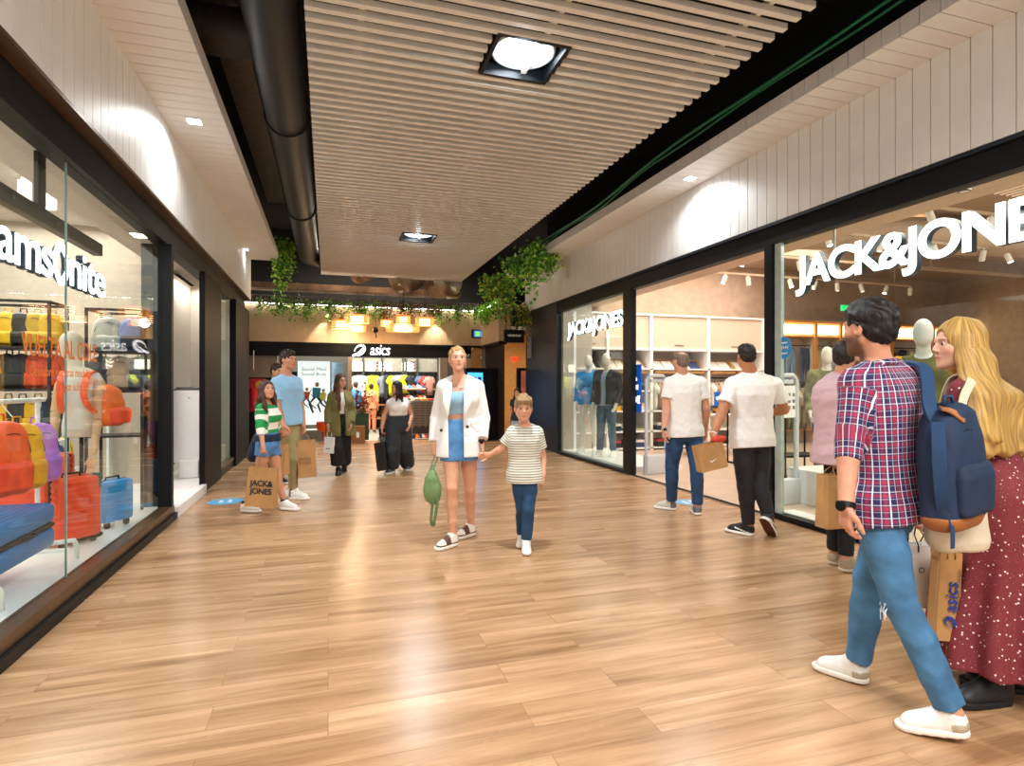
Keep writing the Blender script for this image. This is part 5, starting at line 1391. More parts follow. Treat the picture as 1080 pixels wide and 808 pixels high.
strap('leather_tab', [bp(-.075, -.03, .215), bp(-.045, -.055, .20), bp(-.01, -.075, .165)], [.045]*8+[.038]*8+[.018], .006, rt_, mat('tan_leather', '9a5d2e', .5), root)
b = MB(); b.tube([bp(-.03, -.02, .225), bp(-.02, -.02, .262), bp(.02, -.02, .262), bp(.03, -.02, .225)], .007, n=8); b.build('grab_handle', M_web, root, smooth=True)
b = MB(); b.tube([bp(x*.9, -.081+1.8*x*x, .04+.09*math.cos(x*12)) for x in np.linspace(-.1, .1, 20)], .003, n=5); b.build('zipper', M_black, root)
MB().box(-.004, .004, -.012, .012, 0, .003, M=frameM(bp(-.15, -.06, -.02), rt_, up_)).build('fabric_label', mat('tan_leather', '9a5d2e', .5), root)
# cream tote of the blonde woman
o_ = J(1007, 540, 2.43); root = E('tote_bag', 'cream canvas tote bag hanging from the blonde woman\'s shoulder', 'bag', (o_[0], o_[1], o_[2]-.2))
f = Field(.007); R_ = np.array([Rt, Fw, Upv])
f.loft(o_, frame_rows(Rt, Upv+Rt*-.03), [(-.165, .105, .035, .02, 0), (-.12, .125, .05, .01, 0), (.0, .125, .045, 0, 0), (.17, .11, .02, -.01, 0)], k=0, p=2.6, cap=.02); f.noise(folds(.008, 18, 3)); f.noise(folds(.004, 40, 5)); V, Q = f.mesh()
np_mesh('canvas_body', V, Q, mat('cream_canvas', 'd5c8b0', .9, noise=.04, bump=.2, bscale=200), root)
s_ = bl.j['sL']+Upv*.068+Rt*.0
strap('shoulder_strap', [o_+Upv*.15-Rt*.05, J(1014, 470, 2.50), J(1015, 425, 2.545), s_+np.array([0, 0, 0])-Fw*.03, s_+Fw*.10-Upv*.02, s_+Fw*.2-Upv*.3], .035, .005, Rt, mat('cream_canvas', 'd5c8b0', .9), root)

# ------------------------------------------------------------------ kinds of goods
def suitcase(label, loc, rz, w, d, h, color, lying=False, group=None, soft=False):
    """upright shell case: w along x, d along y, h up; four wheels"""
    t = E('suitcase', label, 'suitcase', loc, rz, group)
    def part(b, nm, m, par=None, sm='auto'):
        o = b.build(nm, m, None, smooth=sm); o.parent = par or t; return o
    mt = mat('shell_'+color, color, .3, noise=.03); z0 = .05
    for sg in (-1, 1):
        b = MB(); b.box(-w/2, w/2, sg*.012 if sg > 0 else -d/2, d/2 if sg > 0 else -.012, z0, z0+h, bev=.035)
        o = part(b, 'shell', mt); n = int(h/.045)
        r = MB()
        for i in range(1, n): z = z0+i*h/n; r.box(-w/2+.035, w/2-.035, sg*(d/2-.004), sg*(d/2+.004), z-.012, z+.012, bev=.004)
        part(r, 'rib', mt, o)
        for sx in (-1, 1):
            r = MB()
            for i in range(1, n): z = z0+i*h/n; r.box(sx*(w/2-.003), sx*(w/2+.003), sg*.03, sg*(d/2-.03), z-.012, z+.012, bev=.003)
            part(r, 'side_rib', mt, o)
    b = MB(); b.box(-w/2+.002, w/2-.002, -.016, .016, z0+.002, z0+h-.002, bev=.014); part(b, 'zipper_band', mat('black_zipper', '15161a', .5))
    b = MB(); b.tube([(-.07, 0, z0+h-.005), (-.065, 0, z0+h+.022), (.065, 0, z0+h+.022), (.07, 0, z0+h-.005)], .009, n=8); part(b, 'top_handle', M_black, sm=True)
    b = MB(); b.tube([(w/2-.003, 0, z0+h*.42), (w/2+.022, 0, z0+h*.44), (w/2+.022, 0, z0+h*.6), (w/2-.003, 0, z0+h*.62)], .008, n=8); part(b, 'side_handle', M_black, sm=True)
    for sx in (-1, 1):
        for sy in (-1, 1):
            b = MB(); x, y = sx*(w/2-.05), sy*(d/2-.045); b.cyl((x-.012, y, .026), (x+.012, y, .026), .026, n=16); b.box(x-.018, x+.018, y-.02, y+.02, .035, .06, bev=.004); part(b, 'wheel', M_black)
    return t
_bp = {}
def backpack(label, loc, rz, color, w=.28, h=.42, d=.17, group=None, dark=None, tilt=0):
    key = (w, h, d)
    if key not in _bp:
        R_ = np.eye(3); f = Field(.009)
        f.loft((0, 0, 0), R_, [(0, w*.42, d*.36, 0, 0), (.04, w*.5, d*.45, 0, 0), (h*.5, w*.5, d*.44, 0, 0), (h*.82, w*.44, d*.38, 0, 0), (h*.95, w*.3, d*.28, 0, 0), (h, w*.12, d*.16, 0, 0)], k=0, p=2.8, cap=.02)
        f.noise(folds(.005, 22, 1)); f.noise(folds(.003, 50, 2)); A = f.mesh()
        f = Field(.009); f.loft((0, -d*.46, 0), R_, [(.03, w*.38, .03, 0, 0), (h*.38, w*.40, .035, 0, 0), (h*.45, w*.36, .02, 0, 0)], k=0, p=3, cap=.015); f.noise(folds(.004, 30, 3)); B = f.mesh(); _bp[key] = (A, B)
    A, B = _bp[key]
    t = E('backpack', label, 'backpack', loc, rz, group); m = mat('nylon_'+color, color, .5, noise=.08, nscale=14); m2 = mat('nylon_'+(dark or color)+'_b', dark or color, .55, noise=.1)
    for nm, (V, Q), mm in (('pack_body', A, m), ('front_pocket', B, m2)):
        o = np_mesh(nm, V, Q, mm); o.parent = t
    def pt(b, nm, mm): o = b.build(nm, mm, None, smooth=True); o.parent = t; return o
    b = MB(); b.tube([(-.03, d*.2, h*.97), (-.025, d*.2, h+.04), (.025, d*.2, h+.04), (.03, d*.2, h*.97)], .007, n=6); pt(b, 'grab_handle', m2)
    for sx in (-1, 1):
        b = MB(); b.strip([(sx*w*.2, d*.35, h*.92), (sx*w*.3, d*.75, h*.7), (sx*w*.34, d*.8, h*.4), (sx*w*.4, d*.4, h*.1)], .045, .01, (1, 0, 0)); pt(b, 'strap', m2)
    b = MB(); b.tube([(w*.42*math.cos(a), -d*.40+.02*abs(math.cos(a)), h*.55+h*.28*math.sin(a)) for a in np.linspace(0, PI, 16)], .003, n=5); pt(b, 'zipper', M_black)
    return t
M_lampwhite = mat('lamp_white', 'd8d2ca', .4, noise=.02)
M_lens = emitmat('lamp_lens', 'fff0dc', 22)
M_lens_off = mat('lamp_lens_dim', 'e8dccb', .4, emit=1.2)
def make_spot(label, cat='spotlight', group=None, r=.045, L=.17, lens=None, flip=0):
    t = E('track_spotlight', label, cat, (0, 0, -50), 0, group)
    o = MB().cyl((0, 0, 0), (0, 0, -.06), .008, n=8).box(-.03, .03, -.015, .015, -.005, .012, bev=.004).build('bracket', M_lampwhite, None, smooth='auto'); o.parent = t
    a = Vector((0, 0, -.05)); d = Vector((math.sin(flip), 0, -math.cos(flip)))
    o = MB().cyl(a-d*.03, a+d*(L-.03), r, n=20).build('lamp_head', M_lampwhite, None, smooth='auto'); o.parent = t
    e = MB().cyl(a+d*(L-.031), a+d*(L-.027), r*.82, n=20).build('lens', lens or M_lens, None, smooth='auto'); e.parent = o
    return t
def shirt_pts(w=.46, h=.68, sl=.2):
    return [(-w*.33, 0), (-w*.36, h*.60), (-w*.50, h*.55), (-w*.62, h*.72), (-w*.40, h*.95), (-w*.14, h), (0, h*.955), (w*.14, h), (w*.40, h*.95), (w*.62, h*.72), (w*.50, h*.55), (w*.36, h*.60), (w*.33, 0)]
def trouser_pts(w=.36, h=1.0): return [(-w*.40, 0), (-w*.5, h*.8), (-w*.46, h), (w*.46, h), (w*.5, h*.8), (w*.40, 0), (w*.06, 0), (0, h*.66), (-w*.06, 0)]
def cloth_piece(name, pts, th, m, parent=None, seed=0):
    """garment outline with real thickness, rounded over and rippled"""
    bm = bmesh.new(); vs = [bm.verts.new((x, 0, z)) for x, z in pts]; fc = bm.faces.new(vs)
    bmesh.ops.triangulate(bm, faces=[fc]); bmesh.ops.subdivide_edges(bm, edges=bm.edges[:], cuts=3, use_grid_fill=True)
    bnd = set(v for e in bm.edges if e.is_boundary for v in e.verts)
    r = random.Random(seed); ph = [r.uniform(0, 6) for _ in range(4)]
    front = {v: v.co.copy() for v in bm.verts}
    geo = bmesh.ops.duplicate(bm, geom=bm.verts[:]+bm.edges[:]+bm.faces[:]); mp = {k: v for k, v in geo['vert_map'].items() if isinstance(k, bmesh.types.BMVert) and k in front}
    for v in list(front):
        q = mp[v]; x, z = v.co.x, v.co.z; rip = .010*math.sin(x*34+ph[0]+z*4)+.006*math.sin(x*60+ph[1])*math.cos(z*11+ph[2])
        t = 0 if v in bnd else th/2
        v.co.y = -t+rip; q.co.y = t+rip
    bmesh.ops.remove_doubles(bm, verts=bm.verts[:], dist=.0005); bmesh.ops.recalc_face_normals(bm, faces=bm.faces[:])
    me = bpy.data.meshes.new(name); bm.to_mesh(me); bm.free(); me.materials.append(m); me.polygons.foreach_set('use_smooth', [True]*len(me.polygons))
    o = bpy.data.objects.new(name, me); COL.objects.link(o)
    if parent is not None: o.parent = parent
    return o
_cl = {}
def hung(kind, color, loc, rz, label, group=None, name=None, scale=1., hanger=True):
    """a garment on its hanger; loc = the hook point on the rail"""
    key = (kind, color)
    if key in _cl:
        return _dup(_cl[key], loc, rz, label, group, scale)
    nm = name or {'shirt': 'hanging_shirt', 'trousers': 'hanging_trousers'}[kind]
    t = E(nm, label, 'clothing', loc, rz, group); t.scale = (scale,)*3
    m = cloth('garment_'+color, color, .07)
    h = .68 if kind == 'shirt' else .95
    o = cloth_piece('fabric', shirt_pts() if kind == 'shirt' else trouser_pts(), .05, m, t, seed=hash(color) % 97 if False else len(_cl)); o.location = (0, 0, -h-.10)
    b = MB(); b.tube([(-.17, 0, -.17), (0, 0, -.09), (.17, 0, -.17), (-.17, 0, -.17)], .005, n=6); b.tube([(0, 0, -.09), (0, 0, -.04), (.014, 0, -.018), (.006, 0, 0), (-.008, 0, -.006)], .003, n=5)
    o = b.build('hanger', M_black, None, smooth=True); o.parent = t
    _cl[key] = t; return t
def _dup(src, loc, rz, label, group, scale=1.):
    c = src.copy(); COL.objects.link(c); c.location = loc; c.rotation_euler = (0, 0, rz); c.scale = (scale,)*3; c['label'] = label
    if group: c['group'] = group
    elif 'group' in c: del c['group']
    for ch in list(src.children):
        q = ch.copy(); COL.objects.link(q); q.parent = c
        for g_ in ch.children: z = g_.copy(); COL.objects.link(z); z.parent = q
    return c
_fd = {}
def folded(color, loc, rz, label, group=None, w=.26, d=.3, h=.035):
    if (color, w, h) in _fd:
        o = _fd[(color, w, h)].copy(); COL.objects.link(o); o.location = loc; o.rotation_euler = (0, 0, rz); o['label'] = label
        if group: o['group'] = group
        return o
    b = MB(); b.box(-w/2, w/2, -d/2, d/2, 0, h*.52, bev=h*.24); b.box(-w/2+.004, w/2-.006, -d/2+.003, d/2-.004, h*.48, h, bev=h*.24)
    o = b.build('folded_garment', cloth('garment_'+color, color, .07), None, smooth='auto'); o.location = loc; o.rotation_euler = (0, 0, rz)
    tag(o, label, 'clothing', group); _fd[(color, w, h)] = o; return o
# ------------------------------------------------------------------ luggage shop
M_sign_face = emitmat('sign_white', 'f4f8ff', 3.2)
M_sign_side = mat('sign_blue_side', '16324a', .4)
def channel_sign(name, label, body, origin, right, up, size, m, depth=.05, offset=.0, space=1., squeeze=1, align='CENTER', shear=0, emblem=None):
    M = frameM(origin, right, up); t = E(name, label, 'sign', tuple(origin))
    a = text('letter_sides', body, M_sign_side, t, size=size, extr=depth/2, M=M @ Matrix.Translation((0, 0, -depth/2-.001)), offset=offset+.003*size/.3, space=space, squeeze=squeeze, align=align, shear=shear)
    b_ = text('letter_faces', body, m, t, size=size, extr=.003, M=M @ Matrix.Translation((0, 0, .003)), offset=offset, space=space, squeeze=squeeze, align=align, shear=shear)
    return t, M
# sign: y from px 0 (a) to 110 (e)
XS = -1.79
zc = 2.27
t = E('shop_sign', 'white glowing rounded shop letters behind the left shop glass', 'sign', (XS, YX(50, XS), zc))
for body, pa, pb in (('sams', -22, 55), ('nite', 73.5, 110)):
    ya, yb = YX(pa, XS), YX(pb, XS)
    for nm, m_, ex_, dx, of in (('letter_faces', M_sign_face, .003, .004, .004), ('letter_sides', M_sign_side, .022, -.022, .009)):
        o = text(nm, body, m_, None, size=.40, extr=ex_, align='LEFT', offset=of, space=.96)
        xs = [v.co.x for v in o.data.vertices]; k_ = (yb-ya)/(max(xs)-min(xs))
        o.data.transform(frameM((XS+dx, ya, zc), (0, 1, 0), (0, 0, 1)) @ Matrix.Diagonal((k_, 1, 1, 1)) @ Matrix.Translation((-min(xs), 0, 0))); put(o, t)
mb = MB()
oy = YX(64, XS)
for k, (m_, dy) in enumerate(((M_sign_face, 0),)):
    b = MB(); 
    for a0 in (0, PI):
        pts = [Vector((XS+.004, oy+(.085+.012*math.cos(2*a))*math.cos(a+a0)*1.0, zc+.0+.125*math.sin(a+a0))) for a in np.linspace(.2, PI+.35, 26)]
        b.strip(pts, [.02+.035*math.sin(PI*i/25) for i in range(26)], .012, (0, 1, .3))
    b.build('round_emblem', M_sign_face, t, smooth='auto')
    b = MB(); b.tube([(XS-.012, oy+.085*math.cos(a), zc+.12*math.sin(a)) for a in np.linspace(0, 2*PI, 32, endpoint=False)], .016, n=8, closed=True); b.build('emblem_side', M_sign_side, t, smooth=True)
# dark carrier bar and its hanger
y0_, y1_ = -1.0, YX(107, XS-.06)
b = MB(); b.box(XS-.12, XS-.05, y0_, y1_, 2.52, 2.62, bev=.004)
root = E('sign_carrier', 'dark metal bar that carries the luggage shop sign, hung from the head beam', 'sign bracket', (XS-.08, 3.5, 2.52)); b.build('rail', mat('charcoal_metal', '2e2c2a', .4, metal=.3), root, smooth='auto')
yp = YX(43, XS-.08); MB().box(XS-.10, XS-.07, yp-.055, yp+.055, 2.6, 3.12, bev=.003).build('upright', mat('charcoal_metal', '2e2c2a', .4), root)
MB().box(XS-.16, XS+.04, yp-.14, yp+.14, 3.05, 3.07).build('mounting_plate', mat('teal_grey_metal', '3c5660', .4, metal=.3), root)
for i in range(4):
    yy = y1_-.25-.62*i; MB().cyl((XS-.05, yy, 2.57), (XS-.045, yy, 2.57), .012, n=12).build('bolt', M_silver, root)
# orange lettering stuck on the glass
MO = mat('orange_vinyl', 'cf6a1f', .5, noise=.02)
XG = GL+.0065
ya, yb = YX(14, XG), YX(107, XG)
t = E('window_lettering', 'orange VUELTA AL COLE lettering stuck on the left window', 'lettering', (XG, (ya+yb)/2, 1.4))
text('headline', 'VUELTA AL COLE', MO, t, size=.178, extr=.0006, M=frameM((XG, (ya+yb)/2, 1.647), (0, 1, 0), (0, 0, 1)), offset=.0025, squeeze=(yb-ya)/1.62)
ya2, yb2 = YX(25, XG), YX(100, XG)
text('subline', 'Descubre nuestras mochilas', MO, t, size=.085, extr=.0005, M=frameM((XG, (ya2+yb2)/2, 1.50), (0, 1, 0), (0, 0, 1)), squeeze=(yb2-ya2)/1.12)
text('price_line', 'por solo 39€', MO, t, size=.085, extr=.0005, M=frameM((XG, YX(82, XG), 1.405), (0, 1, 0), (0, 0, 1)), squeeze=.95)
# mannequin bust with wooden arms
def onx(px, py, X): return np.array(onX(px, py, X))
XM = -2.0
c = onx(86, 420, XM); base = (c[0], c[1], .13)
root = E('mannequin', 'beige torso mannequin with wooden arms in the luggage window', 'mannequin', base)
rgt = nrm(Rt*.95+Fw*.3); fwd_ = np.cross(Upv, rgt); Rm = np.array([rgt, fwd_, Upv]); Zc = float((c-np.array(CAM))@Fw)
def mp_(px, py, d=0): return J(px, py, Zc+d)
M_bust = mat('linen_bust', 'dccdb8', .8, noise=.03, bump=.2, bscale=150); M_wood = mat('pale_beech', 'd3a880', .5, noise=.05, nscale=6, stretch=(1, 1, .2))
f = Field(.008); f.loft((c[0], c[1], 1.42), Rm, [(-.44, .135, .09, 0, 0), (-.36, .14, .10, 0, 0), (-.2, .12, .09, 0, 0), (-.05, .145, .115, 0, .01), (.05, .155, .10, 0, 0), (.10, .13, .08, 0, 0), (.15, .06, .05, -.02, 0)], k=0)
hd = mp_(75.5, 366); nk = mp_(80, 393); f.cone(nk, hd, .055, .052, k=.03); f.ell(hd+Upv*.01, (.092, .105, .125), Rm, k=.02); V, Q = f.mesh(); np_mesh('bust', V, Q, M_bust, root)
for px1, py1, px2, py2, px3, py3, sd in ((64, 407, 58.5, 434, 57, 470, -1), (105, 405, 103.5, 442, 98, 480, 1)):
    a, e, w_ = mp_(px1, py1), mp_(px2, py2, -.03), mp_(px3, py3, -.1)
    b = MB(); b.cyl(a, e, .044, .036, n=20); b.lathe([(0, .046), (.03, .036), (.044, .01), (.044, 0)], a, n=16); o = b.build('upper_arm', M_wood, root, smooth='auto')
    b = MB(); b.cyl(e-Upv*.01, w_, .036, .024, n=20); o2 = b.build('forearm', M_wood, root, smooth='auto')
    f = Field(.005); fd = nrm(w_-e); f.rbox(w_+fd*.06, (.035, .014, .045), frame_rows(Rt, fd), rad=.012, k=.01)
    for i in range(4): p = w_+fd*.1+Rt*(.026-.0175*i); f.chain([p-fd*.02, p+fd*.03, p+fd*.055-Fw*.01], [.0085, .008, .007], k=.004)
    f.chain([w_+fd*.04-Rt*.03*sd, w_+fd*.08-Rt*.055*sd], [.011, .009], k=.01); V, Q = f.mesh(); np_mesh('hand', V, Q, M_wood, root)
b = MB(); b.cyl((c[0], c[1], .14), (c[0], c[1], 1.0), .016, n=14); b.lathe([(0, .012), (.15, .012), (.15, 0)], (c[0], c[1], .13), n=32); b.build('stand', M_black, root, smooth='auto')
# orange backpack on it
o_ = mp_(118, 449, .1); root = E('backpack', 'bright orange backpack worn by the torso mannequin', 'backpack', (o_[0], o_[1], o_[2])); R_ = np.array([nrm(fwd_*-.9+rgt*.3), -rgt, Upv])
f = Field(.008); f.loft(o_, np.array([nrm(Fw), nrm(-Rt), Upv]), [(0, .12, .055, 0, 0), (.05, .14, .075, 0, 0), (.2, .14, .075, 0, .01), (.31, .12, .06, 0, .03), (.36, .06, .03, 0, .06)], k=0, p=2.6, cap=.03); f.noise(folds(.006, 20, 3)); f.noise(folds(.003, 50, 2)); V, Q = f.mesh()
np_mesh('pack_body', V, Q, mat('nylon_f26a1c', 'f26a1c', .5, noise=.06), root)
f = Field(.008); f.loft(o_-Rt*-.03+Upv*0, np.array([nrm(Fw), nrm(-Rt), Upv]), [(.02, .10, .07, 0, -.03), (.13, .11, .075, 0, -.03), (.16, .09, .06, 0, -.03)], k=0, p=2.8, cap=.02); V, Q = f.mesh(); np_mesh('front_pocket', V, Q, mat('nylon_ee4f22', 'ee4f22', .5, noise=.05), root)
Ms = mat('strap_f0541a', 'f0541a', .6)
for px, s1 in ((95, 1), (66, -1)):
    strap('shoulder_strap', [mp_(px+8, 402, .09), mp_(px+3, 392, .0), mp_(px-4 if s1 > 0 else px-2, 398, -.10), mp_(px-7 if s1 > 0 else px-3, 415, -.14), mp_(px-2, 428, -.13), mp_(px+6 if s1 > 0 else px, 436, -.05)], .05, .012, Rt, Ms, root)
tag(MB().box(-.035, .035, -.004, .004, -.06, .06, bev=.003).build('passport_wallet', mat('bottle_green', '11604f', .5), None), 'dark green wallet held by the torso mannequin', 'wallet').location = tuple(mp_(102, 506, -.14))
# white rail with hanging backpacks
XRk = -2.12
p0 = onx(-14, 421, XRk); p1 = onx(46, 421.5, XRk); zr = p1[2]
root = E('garment_rail', 'white tubular rail with backpacks hanging from it', 'clothes rail', (p1[0], p1[1]-.15, .13))
b = MB(); b.tube([(XRk, 2.6, zr), (XRk, p1[1]-.02, zr), (XRk, p1[1], zr-.0)], .018, n=12); b.build('top_tube', M_whitelam, root, smooth=True)
pp = p1[1]-.10; MB().cyl((XRk, pp, .15), (XRk, pp, zr), .016, n=12).build('leg', M_whitelam, root, smooth='auto'); MB().cyl((XRk, 2.65, .15), (XRk, 2.65, zr), .016, n=12).build('leg', M_whitelam, root, smooth='auto')
b = MB(); b.box(XRk-.2, XRk+.2, pp-.015, pp+.015, .13, .155, bev=.005); b.build('foot', M_whitelam, root)
for px, py, X, col, dk, lab in ((4, 523, -1.90, 'f4581e', 'e8401c', 'orange backpack hanging on the white rail nearest the glass'), (22, 517, -2.0, 'f4b01a', 'e09a10', 'golden yellow backpack hanging second on the white rail'), (40, 509, -2.12, 'c77cd6', 'a95fc0', 'lilac backpack hanging last on the white rail')):
    p = onx(px, py, X); backpack(lab, (p[0], p[1], p[2]), math.radians(62), col, w=.30, h=.46, d=.17, dark=dk)
    q = E('hanging_hook', 'white hook holding the backpack '+{'f4581e': 'in orange', 'f4b01a': 'in yellow', 'c77cd6': 'in lilac'}[col], 'hook', (XRk, p[1], zr)); o = MB().tube([(XRk, p[1], zr+.02), (XRk+.02, p[1], zr-.03), (p[0]*.6+XRk*.4, p[1], p[2]+.5)], .004, n=6).build('wire', M_whitelam, q)
# suitcases in the window
p = onx(31, 570, -2.02)
root = suitcase('blue shell suitcase lying flat at the front of the window', (-2.02, YX(60, -1.80)-.42, .36), 0, .82, .30, .44, '2474b8')
root.rotation_euler = (PI/2, 0, PI/2)      # lies on its broad side
root.location = (-2.29, YX(60, -1.80)-.42, .46)
b = MB()
for yy in (YX(76, -1.80)-.05, YX(0, -1.76)):
    b = MB(); b.tube([(-2.24, yy-.12, .14), (-2.24, yy-.12, .27), (-2.2, yy-.12, .30), (-1.86, yy-.12, .30), (-1.80, yy-.09, .30), (-1.765, yy-.02, .29), (-1.755, yy, .25), (-1.755, yy, .15)], .017, n=10)
    tag(b.build('bent_tube_stand', M_whitelam, None, smooth=True), 'white bent tube foot under the blue lying suitcase, '+('far end' if yy > 4.4 else 'near end'), 'display stand')
p = onx(83, 583, -1.93); suitcase('orange red cabin suitcase standing beside the glass', (p[0]-.06, p[1]+.02, .13), math.radians(52), .34, .25, .50, 'f0451f')
p = onx(40, 560, -2.55); suitcase('large orange red suitcase standing behind the cabin one', (p[0], p[1], .13), math.radians(8), .50, .32, .60, 'ee4a22')
p = onx(121, 569, -1.86); suitcase('small light blue suitcase with white tag near the end of the window', (p[0]-.02, p[1], .13), math.radians(60), .30, .19, .38, '3b96dc')
tag(MB().box(-.03, .03, -.001, .001, -.05, .05).build('price_tag', M_whitepaper, None), 'white tag hanging by the small light blue suitcase', 'tag').location = tuple(onx(125, 555, -1.74))
# shelving units with goods
M_frame = mat('black_shelf_frame', '1b1a19', .5)
def shelf_unit(label, x0, x1, y, zs_, ztop, d=.4):
    t = E('shelf_unit', label, 'shelf', ((x0+x1)/2, y, .13))
    b = MB()
    for x in (x0, x1):
        for yy in (y, y+d): b.box(x-.012, x+.012, yy-.012, yy+.012, .13, ztop)
    for x in (x0, x1): b.box(x-.012, x+.012, y, y+d, ztop-.024, ztop)
    for yy in (y, y+d): b.box(x0, x1, yy-.012, yy+.012, ztop-.024, ztop)
    b.build('frame', M_frame, t)
    for z in zs_: MB().box(x0, x1, y, y+d, z-.02, z, bev=.004).build('shelf', M_frame, t)
    return t
ys = 6.6
def ax_(px, y=ys): return XY(px, y)
xa, xb = ax_(-30), ax_(52); shelf_unit('black metal shelf with yellow and black backpacks, at the left edge', xa, xb, ys, [.5, .95, 1.38, 1.78], 2.22)
xc, xd = ax_(78), ax_(140); shelf_unit('black metal shelf with patterned backpacks behind the mannequin', xc, xd, ys+.3, [.9, 1.36, 1.77], 2.2)
r3 = random.Random(3)
cols = {1.78: ['f2bd16', 'f2bd16', '20211f', 'c8a01a', 'e0b018'], 1.38: ['e8b51a', '33332f', '2a2a2a', 'e8501f', 'e8501f'], .95: ['1e3f8a', 'f0c020', '38302c', 'f2b818', '1b2a4a'], .5: ['e8501f', 'f0b81a', '30302e', 'f0c020', '44607a']}
names = {'f2bd16': 'yellow', 'c8a01a': 'mustard', 'e0b018': 'golden', '20211f': 'black', 'e8b51a': 'yellow', '33332f': 'charcoal', '2a2a2a': 'black', 'e8501f': 'orange', '1e3f8a': 'blue', 'f0c020': 'yellow', '38302c': 'brown', 'f2b818': 'yellow', '1b2a4a': 'navy', 'f0b81a': 'amber', '30302e': 'charcoal', '44607a': 'slate blue'}
lv = {1.78: 'top', 1.38: 'second', .95: 'third', .5: 'bottom'}; pos = ['first from the left', 'second from the left', 'in the middle', 'fourth from the left', 'at the right end']
for z, cc in cols.items():
    for i, cl in enumerate(cc):
        x = xa+(xb-xa)*(i+.5)/5
        backpack('%s backpack %s on the %s shelf at the left edge' % (names[cl], pos[i], lv[z]), (x, ys+.2, z), r3.uniform(-.3, .3), cl, w=.26, h=.34, d=.16)
for z, cc in ((1.77, ['c9ccc2', '5a84b8']), (1.36, ['2e3034', 'b89a80', '5b5f66'])):
    for i, cl in enumerate(cc):
        x = xc+(xd-xc)*(i+.5)/len(cc)
        backpack({'c9ccc2': 'pale grey', '5a84b8': 'blue and white', '2e3034': 'dark grey', 'b89a80': 'beige', '5b5f66': 'slate grey'}[cl]+' backpack on the %s shelf behind the mannequin' % ('upper' if z > 1.5 else 'lower'), (x, ys+.5, z), .4-.3*i, cl, w=.28, h=.36, d=.18, dark='22303f' if cl == '5a84b8' else None)
for px, py, lab in ((64, 470, 'yellow backpack low behind the mannequin'), (50, 440, 'dark blue backpack behind the white rail')):
    p = onx(px, py+14, -2.9); zq = max(.13, p[2]-.1); tag(MB().box(p[0]-.16, p[0]+.16, p[1]-.13, p[1]+.13, .13, zq-.002, bev=.004).build('display_cube', M_whitelam, None), 'white cube under the '+lab, 'plinth'); backpack(lab, (p[0], p[1], zq), .4, 'f0c020' if px == 64 else '1b3f78', w=.24, h=.34, d=.15)
tag(MB().box(-2.75, -2.72, YX(112, -2.75), YX(146, -2.75), .13, 1.38, bev=.004).build('frosted_screen', mat('frosted_panel', 'dfe3da', .4, noise=.02), None), 'pale frosted panel standing at the end of the luggage window', 'panel')
tag(MB().box(-4.2, -3.2, 7.6, 8.1, .1, .95, bev=.01).box(-4.25, -3.15, 7.55, 8.15, .95, 1.0, bev=.01).build('counter', M_wood, None), 'pale wooden counter deep in the luggage shop', 'counter')
# ceiling tracks and spots
for x in (-2.7, -4.2):
    tag(MB().box(x-.018, x+.018, -2, 8.6, 3.455, 3.5).build('lighting_track', M_black if x > -3 else M_whitelam, None), '%s lighting track on the luggage shop ceiling' % ('black' if x > -3 else 'white farther'), 'track')
sp0 = make_spot('large white cylinder spotlight beside the sign upright in the luggage shop', group='spotlights of the luggage shop', r=.055, L=.2)
k_ = 0
for px, py, X in ((53, 186, -2.7), (26, 192, -2.95), (109, 223, -2.7), (140, 256, -2.75), (139, 288, -3.6), (4, 283, -4.2), (45, 285, -4.2), (42, 313, -5.2), (84, 313, -5.2), (108, 313, -5.4), (126, 313, -5.4), (43, 335, -6), (73, 335, -6)):
    p = onx(px, py, X); z = min(3.44, p[2]+.05)
    if k_ == 0: sp0.location = (p[0], p[1], 3.44); sp0.rotation_euler = (0, 0, .4); k_ = 1
    else:
        rr_ = (3.44-HC)/((PY0-py+3)/F) if py < 300 else None
        if rr_: q = W(px, py-3, rr_); loc = (q.x, q.y, 3.44)
        else: loc = (p[0], p[1], 3.44)
        k_ += 1; _dup(sp0, loc, .4, 'white cylinder spotlight %s in nearness on the luggage shop ceiling' % ['second', 'third', 'fourth', 'fifth', 'sixth', 'seventh', 'eighth', 'ninth', 'tenth', 'eleventh', 'twelfth', 'thirteenth'][k_-2], sp0['group'])
# ceiling spot at the entrance
e_ = make_spot('small white spotlight above the luggage shop entrance', r=.04, L=.14, flip=.5); e_.location = onX(180, 285, -2.2); e_.location.z = 3.44; q = W(179, 287, (3.44-HC)/((PY0-287)/F)); e_.location = (q.x, q.y, 3.5)
sbox('trim_16', mat('pink_led', 'ffd8d0', .5, emit=2.5), -6.95, -6.9, 2, 8.9, 2.62, 2.68, label='pink light line on the rear wall of the luggage shop')
